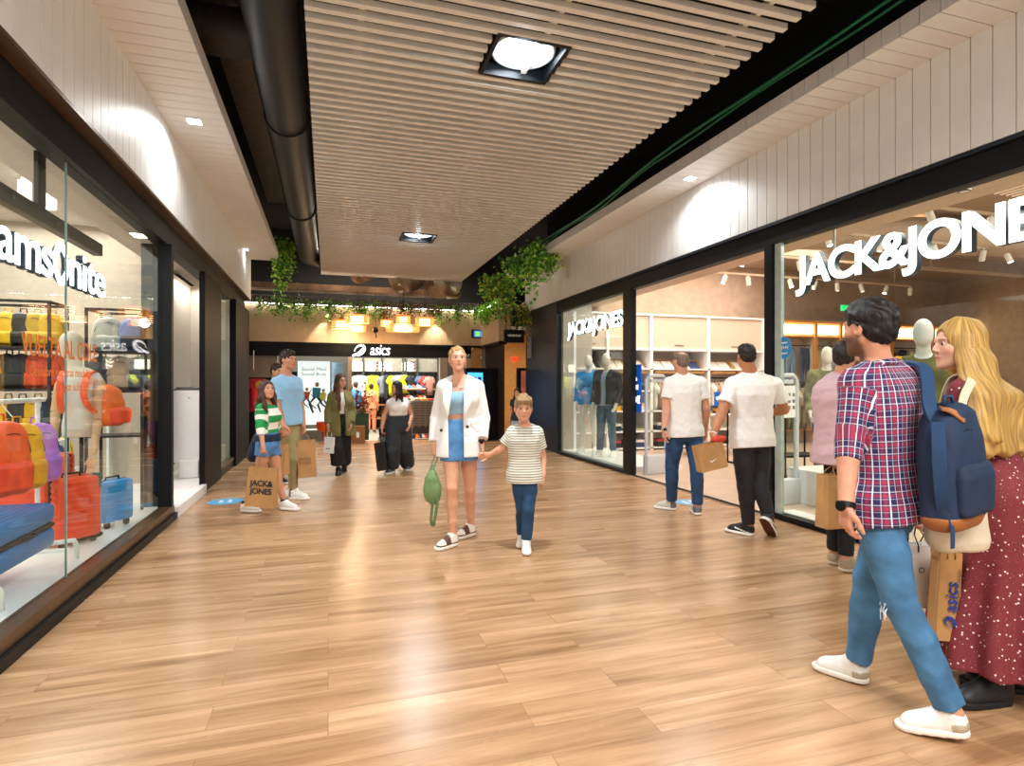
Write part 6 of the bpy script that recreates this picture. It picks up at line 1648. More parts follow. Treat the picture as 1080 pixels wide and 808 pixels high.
# security gate in the entrance
def gate(label, loc, rz, w, h, m1, m2, solid=True):
    t = E('security_gate', label, 'security gate', loc, rz)
    def P_(b, nm, m, par=None): o = b.build(nm, m, None, smooth='auto'); o.parent = par or t; return o
    if solid:
        P_(MB().box(-w/2, w/2, -.03, .03, .22, h-.05, bev=.012), 'panel', m1)
        b = MB(); b.tube([(-w/2, 0, .2), (-w/2, 0, h-.06), (-w/2+.05, 0, h-.02), (w/2-.05, 0, h-.02), (w/2, 0, h-.06), (w/2, 0, .2)], .02, n=10); P_(b, 'edge_frame', mat('grey_rubber', '55585a', .4))
        P_(MB().box(-w*.3, w*.3, -.05, .05, 0, .26, bev=.02), 'foot', m1)
        P_(MB().box(-.012, .012, -.032, -.03, h-.16, h-.15), 'indicator', M_black)
    else:
        b = MB(); b.tube([(-w/2, 0, .0), (-w/2, 0, h-.06), (-w/2+.06, 0, h), (w/2-.06, 0, h), (w/2, 0, h-.06), (w/2, 0, 0)], .028, n=10); P_(b, 'loop_frame', m1)
        P_(MB().box(-w/2+.02, w/2-.02, -.006, .006, .4, h-.08), 'clear_panel', M_glass)
        P_(MB().box(-w/2-.02, w/2+.02, -.055, .055, 0, .30, bev=.015), 'foot', m1)
        P_(MB().box(-w*.3, w*.3, -.03, .03, h-.1, h-.05, bev=.01), 'top_box', m1)
    return t
p = onX(200, 400, XL-.35); gate('white anti-theft gate in the luggage shop entrance', (p.x, p.y, .1), math.radians(70)-PI/2+.3, .42, 1.42-(408-406)*p.y/615-.1+0, M_whitelam, M_black)
p = onX(177, 490, XL-1.15); suitcase('large royal blue suitcase standing inside the shop entrance', (p.x, p.y, .1), .3, .45, .28, .68, '1f4fa8')
p = onX(214, 500, XL-.55); suitcase('red suitcase half hidden behind the black pillar', (p.x, p.y, .1), .5, .3, .22, .6, 'd8333c')
t = E('floor_script', 'black handwritten mark on the white threshold edge', 'lettering', (XL+.001, YX(186, XL), .05)); scrawl('script', M_ink, t, frameM((XL+.002, YX(184, XL), .055), (0, .5, .85), (0, -.85, .5)), .09, .035, 5, 1, .1, .001)
# narrow window: hanging bag on a wooden arm, parcel below
p = onX(240, 424, XL-.3); root = E('wooden_arm', 'wooden display arm holding a bag in the narrow window', 'mannequin', tuple(p))
b = MB(); b.tube([p+Vector((0, -.02, .22)), p+Vector((.03, 0, .05)), p+Vector((0, .03, -.12)), p+Vector((0, .02, -.30)), p+Vector((0, 0, -.38))], [.03, .034, .03, .022, .03], n=12); b.build('arm', M_wood, root, smooth=True)
MB().cyl(p+Vector((0, -.02, .2)), p+Vector((-.35, -.02, .2)), .012, n=8).build('bracket', M_black, root)
root = E('shoulder_bag', 'black shoulder bag hanging in the narrow window', 'bag', tuple(p-Vector((0, 0, .3))))
MB().box(p.x-.06, p.x+.06, p.y-.16, p.y+.16, p.z-.40, p.z-.17, bev=.03).build('pouch', mat('black_leather', '1c1c1e', .45), root, smooth='auto')
MB().tube([p+Vector((.02, -.13, -.2)), p+Vector((.02, -.06, .1)), p+Vector((.02, .0, .27)), p+Vector((.02, .07, .1)), p+Vector((.02, .13, -.2))], .012, n=8).build('carry_strap', mat('black_leather', '1c1c1e', .45), root, smooth=True)
p = onX(240, 470, XL-.3); suitcase('small patterned case low in the narrow window', (p.x, p.y, .14), .9, .24, .18, .34, '8d8a94')
# floor stickers
def sticker(label, px, py, r=.17):
    g_ = G(px, py); t = E('floor_sticker', label, 'floor sticker', (g_.x, g_.y, .001))
    o = MB().cyl((0, 0, 0), (0, 0, .0015), r, n=40).build('disc', mat('sky_blue_vinyl', '58aee0', .35, noise=.02), None); o.parent = t
    for dx in (-.05, .05):
        o = MB().box(dx-.022, dx+.022, -.08, .08, .0016, .0024, bev=.0003).build('footprint', M_whitepaper, None); o.parent = t
sticker('blue round floor sticker beside the black pillar on the left', 238, 529, .2)
sticker('pale blue floor sticker beside the feet of the man in white polo', 727, 530, .17)
sticker('blue floor sticker glimpsed at the luggage shop threshold', 166, 540, .12) if False else None
# ------------------------------------------------------------------ clothing shop on the right
M_sign_face2 = emitmat('sign_white_2', 'fffdf8', 2.6)
XB = XR+.16
ORD = ['first', 'second', 'third', 'fourth', 'fifth', 'sixth', 'seventh', 'eighth', 'ninth', 'tenth', 'eleventh', 'twelfth', 'thirteenth', 'fourteenth']
def jj_sign(label, px0, px1, X, zc, cap):
    a, b_ = YX(px0, X), YX(px1, X)
    w = abs(a-b_)
    t = E('shop_sign', label, 'sign', (X, (a+b_)/2, zc)); M = frameM((X, a, zc), (0, -1, 0), (0, 0, 1))
    sz = cap/.69
    me_ = text('letter_faces', 'JACK&JONES', M_sign_face2, t, size=sz, extr=.003, align='LEFT', offset=sz*.028, space=.93)
    xs = [v.co.x for v in me_.data.vertices]; sc_ = w/(max(xs)-min(xs)); x0 = min(xs)
    me_.parent = None
    T = M @ Matrix.Diagonal((sc_, 1, 1, 1)) @ Matrix.Translation((-x0, 0, .0))
    me_.data.transform(T); put(me_, t)
    s_ = text('letter_sides', 'JACK&JONES', M_sign_side, t, size=sz, extr=.028, align='LEFT', offset=sz*.034, space=.93); s_.parent = None
    s_.data.transform(M @ Matrix.Translation((0, 0, -.032)) @ Matrix.Diagonal((sc_, 1, 1, 1)) @ Matrix.Translation((-x0, 0, 0))); put(s_, t)
    return t
jj_sign('large white capital letters behind the big shop window', 839, 1132, XR+.10, 2.565, .285)
jj_sign('small white capital letters above the two mannequins', 598.5, 657, XR+.12, 2.52, .25)
b = MB(); y1 = YX(880, XR+.2); b.cyl((XR+.2, y1, 2.6), (XR+.2, y1, 3.18), .012, n=8); tag(b.build('sign_rod', M_lampwhite, None), 'thin rod holding the large shop sign', 'rod')
# blue poster beside the entrance post
t = E('poster', 'blue sale poster ending in -60€ beside the entrance post', 'poster', (XR+.12, (YX(664, XR+.12)+YX(677, XR+.12))/2, 1.0))
ya, yb = YX(664, XR+.12), YX(676.5, XR+.12); z0 = 1.42-30*8.95/615; z1 = 1.42+22*8.95/615
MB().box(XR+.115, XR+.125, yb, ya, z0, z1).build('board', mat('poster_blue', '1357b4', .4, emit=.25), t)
for tx, zz, sz in (('SA', 1.52, .10), ('ECH', 1.38, .10), ('-60€', 1.18, .16)): text('print', tx, M_sign_face2, t, size=sz, extr=.001, M=frameM((XR+.113, (ya+yb)/2, zz), (0, -1, 0), (0, 0, 1)), offset=.003)
# blue round sticker on the big window
p = onX(826, 367, XR+.043); t = E('round_sticker', 'blue round sticker on the big clothing shop window', 'sticker', tuple(p))
o = MB().cyl((XR+.0435, p.y, p.z), (XR+.041, p.y, p.z), .115, n=40).build('disc', mat('blue_vinyl', '2c86c4', .4, noise=.03), t)
for i, tx in enumerate(('HAZTE', 'CLUB', 'AQUI')): scrawl('print', M_whitepaper, t, frameM((XR+.041, p.y, p.z+.055-.055*i), (0, -1, 0), (0, 0, 1)), .15, .04, 6, 2, .1, .001) if i == 1 else MB().box(XR+.0395, XR+.0405, p.y-.06, p.y+.06, p.z+.045-.055*i, p.z+.06-.055*i).build('print_line', M_whitepaper, t)
# ---- mannequins
def mannequin(label, px, Z, hgt, phi, plinth, topc, botc, shoe='e8e4dc', arm=None, jacket=None, h=.010, bottom=True):
    m = 615/Z; fv = vdir(phi); rv = nrm(np.cross(fv, Upv)); o = J(px, 406+(HC-plinth)*m, Z); o[2] = plinth; s_ = hgt/1.83
    def q(x, y, z): return o+rv*x*s_+fv*y*s_+Upv*z*s_
    sp = dict(head=q(0, .03, 1.70), neck=q(0, -.01, 1.49), sR=q(.175, 0, 1.44), sL=q(-.175, 0, 1.44), eR=q(.23, -.03, 1.16), eL=q(-.23, -.03, 1.16), wR=q(.22, .10, .92), wL=q(-.22, .10, .92),
              hR=q(.085, 0, .96), hL=q(-.085, 0, .96), kR=q(.10, .04, .52), kL=q(-.10, .02, .52), aR=q(.11, .06, .088/s_), aL=q(-.11, -.04, .088/s_), tR=q(.14, .21, .032/s_), tL=q(-.14, .11, .032/s_))
    P = Person(label, sp, h=h, head=.235, phi=phi, plain=True, cat='mannequin', scale=s_); P.root.location.z = 0
    P.body(); P.trousers(denim('jeans_'+botc, botc, .25), top=.1, inf=.012, ankle=.94, ar=.06, kr=.075)
    P.top('hoodie' if not jacket else 't_shirt', topc, hem=-.07, inf=.016, sleeve=1.9 if not jacket else .5, loose=.02, flare=.0, fold=.006, seed=5)
    if jacket: P.top('jacket', jacket, hem=-.05, inf=.03, sleeve=1.9, loose=.03, flare=.0, fold=.007, seed=6, extra=lambda f: f.rbox(P.tp(0, .22, .2), (.05, .2, .6), P.T, rad=.01, k=.01, kind='s'))
    for k in 'RL': P.shoe(k, color=shoe, sole='f0eee8')
    return P
m1_ = mannequin('white mannequin in bright blue hoodie and light jeans in the window', 621, 11.5, 1.93, -25, .09, cloth('sky_hoodie', '2f93d8'), '4a6a8c')
f = Field(.01); f.ell(m1_.j['neck']+m1_.T[1]*-.05, (.09, .07, .06), m1_.T, k=0); f.ell(m1_.j['neck']+m1_.T[1]*.08+Upv*.02, (.06, .06, .06), m1_.T, k=.02, kind='s'); V, Q = f.mesh(); np_mesh('hood', V, Q, cloth('sky_hoodie', '2f93d8'), m1_.root)
MB().box(-.055, .055, -.002, .004, -.06, .06).build('chest_print', M_black, m1_.root, M=None).location = (0, 0, 0)
bpy.data.objects.remove(m1_.root.children[-1])
pc = m1_.tp(-.0, .150, .62*m1_.TL); MB().box(-.06, .06, -.065, .065, 0, .006, M=frameM(pc, -m1_.T[0], m1_.T[2])).build('chest_print', M_black, m1_.root)
mannequin('white mannequin in black leather jacket and dark jeans in the window', 640, 10.9, 1.93, -35, .09, cloth('pale_tee', '9aa4b4'), '4c6274', jacket=mat('black_leather', '1c1c1e', .3, noise=.1, bump=.3, bscale=60))
m3_ = mannequin('white mannequin in olive and mustard t-shirt behind the big window', 974, 5.15, 1.93, -40, .08, cloth('olive_tee', '6a6426', .2), '8a7a5a')
# the mustard sleeve panel
f = Field(.01); s_ = m3_.j; f.cone(s_['sR'], s_['eR']*.55+s_['sR']*.45, .082, .088, k=0); V, Q = f.mesh(); np_mesh('mustard_sleeve', V, Q, cloth('mustard', 'd39a1c'), m3_.root)
f = Field(.01); f.cone(s_['sL'], s_['eL']*.55+s_['sL']*.45, .082, .088, k=0); V, Q = f.mesh(); np_mesh('mustard_sleeve', V, Q, cloth('mustard', 'd39a1c'), m3_.root)
mannequin('white mannequin in patterned shirt half hidden behind the pink shirt', 872, 8.2, 1.86, -20, .1, cloth('leafy_shirt', '7c7a58', .35), '3a4654')
# ---- white shelf wall facing the entrance (plane YB)
def sx(px): return XY(px, YB)
def sz(py, px=700): return onY(px, py, YB).z
t = E('shelf_wall', 'white built-in shelf wall of the clothing shop seen through the entrance', 'shelf', (sx(700), YB, 0))
xl, xr = sx(598), sx(796)
ztop = sz(335, 700); zcab = sz(370, 700); 
uprights = [sx(p) for p in (598, 632, 677, 736, 793)]
for x in uprights: MB().box(x-.03, x+.03, YB-.42, YB+.35, 0, ztop).build('upright', M_whitelam, t)
for i in range(4):
    x0, x1 = uprights[i]+.035, uprights[i+1]-.035
    c_ = MB().box(x0, x1, YB-.36, YB-.33, zcab+.02, ztop-.02, bev=.004).build('cabinet_door', mat('cream_laminate', 'd2c0ae', .45, noise=.01), t); MB().box((x0+x1)/2-.12, (x0+x1)/2+.12, YB-.375, YB-.36, zcab+.09, zcab+.105).build('handle', M_silver, c_)
MB().box(xl, xr, YB-.40, YB+.35, ztop-.02, ztop+.02).build('top_board', M_whitelam, t); MB().box(xl, xr, YB-.40, YB+.35, zcab-.02, zcab+.02).build('lower_board', M_whitelam, t)
MB().box(xl, xr, YB+.33, YB+.36, 0, ztop).build('back_board', mat('cream_laminate', 'd2c0ae', .45), t)
shz = [sz(p, 690) for p in (389, 411, 436, 462, 481)]
zs5 = [1.42-(p-406)*12.2/615 for p in (388, 412, 434, 456, 474)]
for i in range(4):
    for k, z in enumerate(zs5):
        if i == 3 and k in (1, 2): continue
        if i == 2 and k == 1: continue
        MB().box(uprights[i], uprights[i+1], YB-.42, YB+.33, z-.03, z).build('shelf', M_whitelam, t)
# picture frames and folded goods leaning on the upper slope
gcol = ['c03a4a', 'e8a81c', 'f0eee8', '2a2f44', '3a4a7a', 'b8a890', '27292e', 'd8d2c4', '4a6a9a', 'e8e0d0', '8a3a3a', '5a6a5a']
gname = dict(zip(gcol, ['crimson', 'mustard', 'white', 'dark navy', 'blue', 'beige', 'black', 'off-white', 'mid blue', 'cream', 'brick red', 'grey green']))
r4 = random.Random(4)
bayn = ['first bay', 'second bay', 'third bay', 'fourth bay']
tier = ['top', 'second', 'third', 'fourth', 'lowest']
for i in range(4):
    x0, x1 = uprights[i]+.06, uprights[i+1]-.06
    n = 2
    for k in range(n):
        x = x0+(x1-x0)*(k+.5)/n; w_ = (x1-x0)/n-.05
        tt = E('tilted_tray', 'wooden framed tray of folded shirts tilted on the top shelf, %s, %s' % (bayn[i], ('left one', 'right one')[k]), 'tray', (x, YB-.22, zs5[0]+.0))
        Mx = Matrix.Translation((0, .02, .04)) @ Matrix.Rotation(math.radians(38), 4, 'X')
        o = MB().box(-w_/2, w_/2, -.22, .22, -.015, 0, M=Mx).box(-w_/2, -w_/2+.02, -.22, .22, 0, .04, M=Mx).box(w_/2-.02, w_/2, -.22, .22, 0, .04, M=Mx).box(-w_/2, w_/2, -.22, -.2, 0, .04, M=Mx).box(-w_/2, w_/2, .2, .22, 0, .04, M=Mx).build('tray', mat('light_oak', 'd8a868', .5, noise=.06), None); o.parent = tt
        for q in range(2):
            cl = r4.choice(['f0eee8', 'd8d2c4', 'f0eee8', 'e8e0d0', '3a4a7a', '27292e']); o = MB().box(-w_*.42+q*w_*.44, -w_*.42+q*w_*.44+w_*.40, -.17, .17, 0, .045, M=Mx, bev=.015).build('folded_shirt', cloth('garment_'+cl, cl, .07), None, smooth='auto'); o.parent = tt
for i in (0, 1, 2, 3):
    for k in range(1, 5):
        if (i == 3 and k in (1, 2, 3)) or (i == 2 and k in (1, 2)): continue
        x0, x1 = uprights[i]+.1, uprights[i+1]-.1; n = 3 if (x1-x0) > .6 else 2
        for q in range(n):
            st_ = r4.choice([2, 3, 3]) ; x = x0+(x1-x0)*(q+.5)/n
            base_c = {1: ['c03a4a', 'e8a81c', '27292e'], 2: ['e8a81c', 'f0eee8', 'd8d2c4'], 3: ['2a2f44', '27292e', 'b8a890'], 4: ['27292e', '2a2f44', '3a4a7a']}[k][q % 3]
            for l in range(st_):
                cl = base_c if l < st_-1 else r4.choice(gcol)
                folded(cl, (x, YB-.2, zs5[k]+.001+.052*l), r4.uniform(-.06, .06), '%s folded garment, %s of the %s pile, %s white shelf, %s' % (gname[cl], ('lowest', 'next up', 'topmost')[l if l < 2 or st_ == 3 else 2], ('left', 'middle', 'right')[q], tier[k], bayn[i]), 'folded clothes on the white shelf wall', w=.24, h=.052)
# hangers rail in the shelf wall
zr = 1.42-(398-406)*12/615
for a, b_, nm in ((uprights[2], uprights[3], 'third bay'), (uprights[3], uprights[4], 'fourth bay')):
    tt = E('hanging_rail', 'black clothes rail in the shelf wall, '+nm, 'clothes rail', ((a+b_)/2, YB-.25, zr)); o = MB().cyl((a+.03, YB-.25, zr), (b_-.03, YB-.25, zr), .012, n=8).build('rail', M_black, tt)
    n = 9
    for q in range(n):
        x = a+.12+(b_-a-.24)*q/(n-1); cl = ['f0eee8', 'c8a48c', 'e8e0d0', 'b88a6a', '27292e', 'd8d2c4'][q % 6]
        hung('shirt', cl, (x, YB-.25, zr), PI/2+.15, '%s shirt hanging %s on the shelf wall rail, %s' % ({'f0eee8': 'white', 'c8a48c': 'dusky pink', 'e8e0d0': 'cream', 'b88a6a': 'tan', '27292e': 'black', 'd8d2c4': 'off-white'}[cl], ORD[q], nm), 'shirts on the rail, '+nm, scale=.9)
# white table with goods in front of the shelf wall
def table(label, x0, x1, y0, y1, z, m=None, legs=True):
    t = E('display_table', label, 'table', ((x0+x1)/2, (y0+y1)/2, .012)); m = m or M_whitelam
    MB().box(x0, x1, y0, y1, z-.04, z, bev=.006).build('tabletop', m, t)
    for x in (x0+.04, x1-.04):
        for y in (y0+.04, y1-.04): MB().box(x-.025, x+.025, y-.025, y+.025, .012, z-.04).build('leg', m, t)
    return t
xt = XY(752, 10.1); table('white table piled with folded shirts behind the man in white t-shirt', xt-.75, xt+.75, 9.7, 10.5, .85)
for i in range(5):
    for l in range(3):
        cl = gcol[(i*5+l*3) % 12]; folded(cl, (xt-.6+.3*i, 10.0, .851+.052*l), 0, 'folded %s shirt, layer %s of pile %s from the left on the white table' % (gname[cl], ('one', 'two', 'three')[l], ('one', 'two', 'three', 'four', 'five')[i]), 'shirts on the white table', w=.24, h=.052)
tt = E('price_sign', 'small blue price sign standing among shirts in the clothing shop', 'sign', (XY(752, 10.0), 9.75, 1.02)); MB().box(tt.location.x-.16, tt.location.x+.16, 9.74, 9.75, 1.02, 1.28).build('board', mat('poster_blue', '1357b4', .4), tt); scrawl('print', M_sign_face2, tt, frameM((tt.location.x, 9.738, 1.15), (1, 0, 0), (0, 0, 1)), .24, .08, 5, 3, .12)
# ---- orange wood wall with light line (right part)
M_orange = mat('warm_pine', 'd08a48', .5, noise=.06)
YO = 11.75
def ox(px): return XY(px, YO)
t = E('lit_clothes_wall', 'pine framed clothes wall with a glowing line on top, behind the big window', 'shelf', (ox(930), YO, .012))
posts = [ox(p) for p in (801, 846, 872, 925, 968, 1015, 1064)]
for x in posts: MB().box(x-.04, x+.04, YO-.45, YO-.37, .012, 2.92).build('post', M_orange, t); MB().box(x-.02, x+.02, YO-.37, YO-.05, .012, 2.92).build('side_board', mat('cream_laminate', 'd2c0ae', .45), t)
MB().box(posts[0], posts[-1], YO-.45, YO-.02, 2.92, 2.98).build('top_board', M_orange, t)
MB().box(posts[0], posts[-1], YO-.06, YO-.02, .012, 2.92).build('back_board', mat('cream_laminate', 'd2c0ae', .45), t)
for x0, x1 in zip(posts[:-1], posts[1:]): MB().box(x0+.05, x1-.05, YO-.40, YO-.36, 2.66, 2.88).build('light_box', emitmat('warm_line', 'ffd9a0', 5), t); 
for z in (.35, .9, 2.6): MB().box(posts[0], posts[-1], YO-.42, YO-.06, z-.025, z).build('shelf', M_orange, t)
zz = 2.38
wc = ['8c8c8c', '2d3c58', '7c94ae', 'c8b89a', '3b4a64', 'a8b4c0', '54606e', '6a7c94', 'b8a488', '202428']
wn = ['grey', 'navy', 'light blue', 'sand', 'dark blue', 'pale blue', 'slate', 'denim blue', 'khaki', 'black']
k_ = 0
for i, (x0, x1) in enumerate(zip(posts[:-1], posts[1:])):
    tt = MB().cyl((x0+.05, YO-.3, zz), (x1-.05, YO-.3, zz), .012, n=8).build('hanging_rail', M_black, None); tag(tt, 'upper rail in bay %s of the pine clothes wall' % ['one', 'two', 'three', 'four', 'five', 'six'][i], 'clothes rail')
    n = max(2, int((x1-x0)/.33))
    for q in range(n):
        c_ = (i*3+q*2) % 10; kind = 'trousers' if (i+q) % 3 else 'shirt'
        hung(kind, wc[c_], (x0+(x1-x0)*(q+.5)/n, YO-.3, zz), .2 if kind == 'trousers' else .5, '%s %s hanging %s on the upper rail of pine bay %s' % (wn[c_], 'jeans' if kind == 'trousers' else 'jacket', ['first', 'second', 'third', 'fourth', 'fifth', 'sixth'][q % 6], ['one', 'two', 'three', 'four', 'five', 'six'][i]), 'clothes on the pine wall')
    for q in range(n):
        cl = gcol[(i*2+q) % 12]; folded(cl, (x0+(x1-x0)*(q+.5)/n, YO-.24, .901), 0, 'folded %s garment %s on the middle shelf of pine bay %s' % (gname[cl], ['first', 'second', 'third', 'fourth', 'fifth', 'sixth'][q % 6], ['one', 'two', 'three', 'four', 'five', 'six'][i]), 'folded clothes on the pine wall', w=.24, h=.052)
# free standing racks
def rack(label, x, y, rz, w, z, cols, what, kind='shirt', shelf=True, gap=.07):
    t = E('garment_rack', label, 'clothes rack', (x, y, .012), rz)
    def P_(b, nm): o = b.build(nm, M_black, None, smooth='auto'); o.parent = t; return o
    for sx_ in (-1, 1):
        b = MB(); b.cyl((sx_*w/2, -.2, .03), (sx_*w/2, -.2, z), .014, n=8); b.cyl((sx_*w/2, .2, .03), (sx_*w/2, .2, z), .014, n=8); b.cyl((sx_*w/2, -.2, z), (sx_*w/2, .2, z), .014, n=8); b.box(sx_*w/2-.02, sx_*w/2+.02, -.25, .25, 0, .03); P_(b, 'end_frame')
    P_(MB().cyl((-w/2, 0, z), (w/2, 0, z), .014, n=8), 'top_bar')
    if shelf: P_(MB().box(-w/2, w/2, -.2, .2, .3, .33), 'lower_shelf')
    n = int(w/gap)
    c, s_ = math.cos(rz), math.sin(rz)
    for i in range(n):
        u = -w/2+gap*(i+.6); cl = cols[i % len(cols)]
        hung(kind, cl, (x+c*u, y+s_*u, z+.012), rz+PI/2+.12*math.sin(i*3), what, what+' (group)' if False else what, scale=.95)
    return t
p = G(866, 507); rack('black rack of khaki shirts seen between the post and the pink shirt', p.x+.0, p.y+.5, 0, .75, 1.46, ['b8a888', '8a7c60', '6a604c', 'c8bca4'], 'khaki and beige shirt on the black rack beside the pink shirted man')
p = G(835, 500); rack('black rack of dark jackets just inside the big window', p.x+.15, p.y+1.2, 0, .55, 1.42, ['1e2228', '2a2e38', '16181c'], 'dark jacket on the rack just inside the big window')
tag(MB().box(-.09, .09, -.003, .003, -.13, .13).build('blue_card', mat('poster_blue', '1357b4', .4), None), 'blue price card on the dark jacket rack', 'price card').location = tuple(W(834, 427, 7.2))
for (px, py, Z, w_, lab) in ((1056, 470, 6.6, 1.0, 'white table with folded shirts at the right edge behind the blonde woman'), ):
    g_ = W(px, 372, 7.2); x0 = g_.x-.5
    table(lab, x0, x0+1.5, g_.y-.4, g_.y+.4, 1.18)
    for sh_ in (0,): MB
    for i in range(5):
        for l in range(2):
            cl = ['f0eee8', 'e8a81c', '27292e', 'd8d2c4', '4a6a9a'][(i+2*l) % 5]; folded(cl, (x0+.16+.28*i, g_.y-.1, 1.181+.052*l), .1, 'folded %s shirt, %s layer, %s on the table behind the blonde woman' % (gname[cl], ('lower', 'upper')[l], ('first', 'second', 'third', 'fourth', 'fifth')[i]), 'shirts on the right edge table', w=.24, h=.052)
# low white plinth in the shop, barrier gates
g_ = onX(868, 500, 5.6); tag(MB().box(g_.x-.25, g_.x+.35, g_.y-.3, g_.y+.3, .012, .42, bev=.01).build('display_block', M_whitelam, None), 'low white block beside the kraft bag of the pink shirted man', 'plinth')
p = onX(692, 470, XR+.45); gate('white looped anti-theft gate behind the man in white polo', (p.x, p.y, .012), math.radians(12), .42, 1.55, mat('gate_grey', 'c9cdd0', .4, noise=.02), M_black, solid=False)
p = onX(828, 470, XR+.62); t = gate('white looped anti-theft gate with a notice, inside the big window', (p.x, p.y, .012), math.radians(10), .40, 1.52, mat('gate_grey', 'c9cdd0', .4, noise=.02), M_black, solid=False)
b = MB()
for i in range(4):
    for j in range(3): b.box(-.12+.08*i, -.08+.08*i, -.011, -.009, 1.12+.075*j, 1.16+.075*j)
nb = MB().box(-.17, .17, -.009, -.007, 1.02, 1.40).build('notice', M_whitepaper, None); nb.parent = t; nb2 = b.build('symbol', mat('grey_ink', '6a6a6a', .6), None); nb2.parent = nb
# ---- ceiling: ducts, beams, tracks, spots
M_duct2 = mat('taupe_duct', 'b59c86', .6, noise=.03)
tag(MB().cyl((5.6, 8.0, 3.95), (16.5, 6.2, 3.95), .3, n=28).build('ceiling_duct', M_duct2, None, smooth='auto'), 'fat taupe duct under the clothing shop ceiling', 'duct')
sbox('ceiling_beam', M_block, 5.6, 16.5, 4.2, 4.6, 4.0, 4.3); sbox('ceiling_beam_far', M_block, 5.6, 16.5, 9.6, 9.9, 4.05, 4.3)
b = MB(); 
for i in range(40): b.box(6.0+.12*i, 6.0+.12*i+.05, 4.7, 5.9, 4.15, 4.2)
tag(b.build('ceiling_grille', M_duct2, None), 'slatted grille under the clothing shop ceiling', 'grille')
ZTR = 3.72
for k, (x0, x1, y) in enumerate(((5.3, 12, 8.6), (5.3, 13, 10.2), (5.6, 13, 7.0), (5.6, 13, 5.6))):
    tt = E('lighting_track', 'taupe lighting track under the clothing shop ceiling, %s from the corridor camera side' % ('third', 'fourth', 'second', 'nearest')[k], 'track', ((x0+x1)/2, y, ZTR)); MB().box(x0, x1, y-.02, y+.02, ZTR, ZTR+.04).build('rail', M_duct2, tt)
    for x in (x0+.5, (x0+x1)/2, x1-.5): MB().cyl((x, y, ZTR+.04), (x, y, 4.3), .008, n=6).build('suspension_rod', M_duct2, tt)
def on_track(px, y): return XY(px, y)
sA = make_spot('', r=.045, L=.17, flip=.35, group='spotlights of the clothing shop'); sB = make_spot('', r=.045, L=.17, flip=-.3, lens=M_lens_off, group='spotlights of the clothing shop')
first = {0: True, 1: True}
spots = [(8.6, (716, 751, 785, 843, 880, 905)), (10.2, (668, 704, 765, 789, 833, 860, 883, 908, 935, 960, 985, 1010, 1045)), (7.0, (872, 930, 948, 985, 1000, 1037, 1062)), (5.6, (850, 906, 980, 1045, 1070))]
k = 0
for y, pxs in spots:
    for px in pxs:
        x = XY(px, y)
        if x < 5.35 or x > 13: continue
        lab = 'white spotlight %s from the left on the %s lighting track of the clothing shop' % (ORD[pxs.index(px)], {8.6: 'third', 10.2: 'farthest', 7.0: 'second', 5.6: 'nearest'}[y])
        src = sA if k % 2 == 0 else sB
        if first[k % 2]: src.location = (x, y, ZTR-.012); src.rotation_euler = (0, 0, k*1.1); src['label'] = lab; src['group'] = 'spotlights of the clothing shop'; first[k % 2] = False
        else: _dup(src, (x, y, ZTR-.012), k*1.1, lab, 'spotlights of the clothing shop')
        k += 1
# smoke detectors and exit sign
p = onZ(1017, 198, 3.17); tt = E('smoke_detector', 'small round detector on the cream bulkhead above the big sign', 'smoke detector', (p.x, p.y, 3.18)); o = MB().lathe([(0, -.05), (.04, -.045), (.06, -.02), (.06, 0)], (0, 0, 0), n=20).build('housing', M_whitelam, None, smooth='auto'); o.parent = tt
o = MB().lathe([(.045, -.048), (.05, -.043), (.048, -.036)], (0, 0, 0), n=20).build('vent_ring', M_black, None); o.parent = tt
p = W(892, 325, 12.4); tt = E('exit_sign', 'small green running man exit sign on the far shop wall', 'exit sign', tuple(p)); MB().box(p.x-.12, p.x+.12, p.y-.02, p.y+.02, p.z-.06, p.z+.06, bev=.004).build('case', emitmat('exit_green', '1fae5c', 1.2), tt)
b = MB(); M = frameM((p.x, p.y-.022, p.z), (1, 0, 0), (0, 0, 1)); b.box(-.012, .012, -.012, .018, 0, .001, M=M).box(-.03, .03, -.004, .002, 0, .001, M=M).box(.05, .08, -.04, .04, 0, .001, M=M).box(-.02, -.008, -.04, -.01, 0, .001, M=M).box(.0, .02, -.035, -.01, 0, .001, M=M); b.build('pictogram', M_whitepaper, tt)
# ------------------------------------------------------------------ end of the corridor: sports shop, plants, lamps
def EZ(py, px=400, Y=YEND): return onY(px, py, Y).z
# sign
M_asics = emitmat('sign_white_far', 'f6f8ff', 1.5)
XSg = (ex(387)+ex(413))/2
t = E('shop_sign', 'white slanted letters with swirl emblem on the black band', 'sign', (ex(392), YEND-.02, EZ(370)))
text('letters', 'asics', M_asics, t, size=.40, extr=.01, M=frameM((ex(400.5), YEND-.03, EZ(369.5, 400)), (1, 0, 0), (0, 0, 1)), offset=.001, shear=.18, space=.95, squeeze=.72)
logo_swirl(frameM((ex(379), YEND-.03, EZ(370, 379)), (1, 0, 0), (0, 0, 1)), .27, M_asics, t)
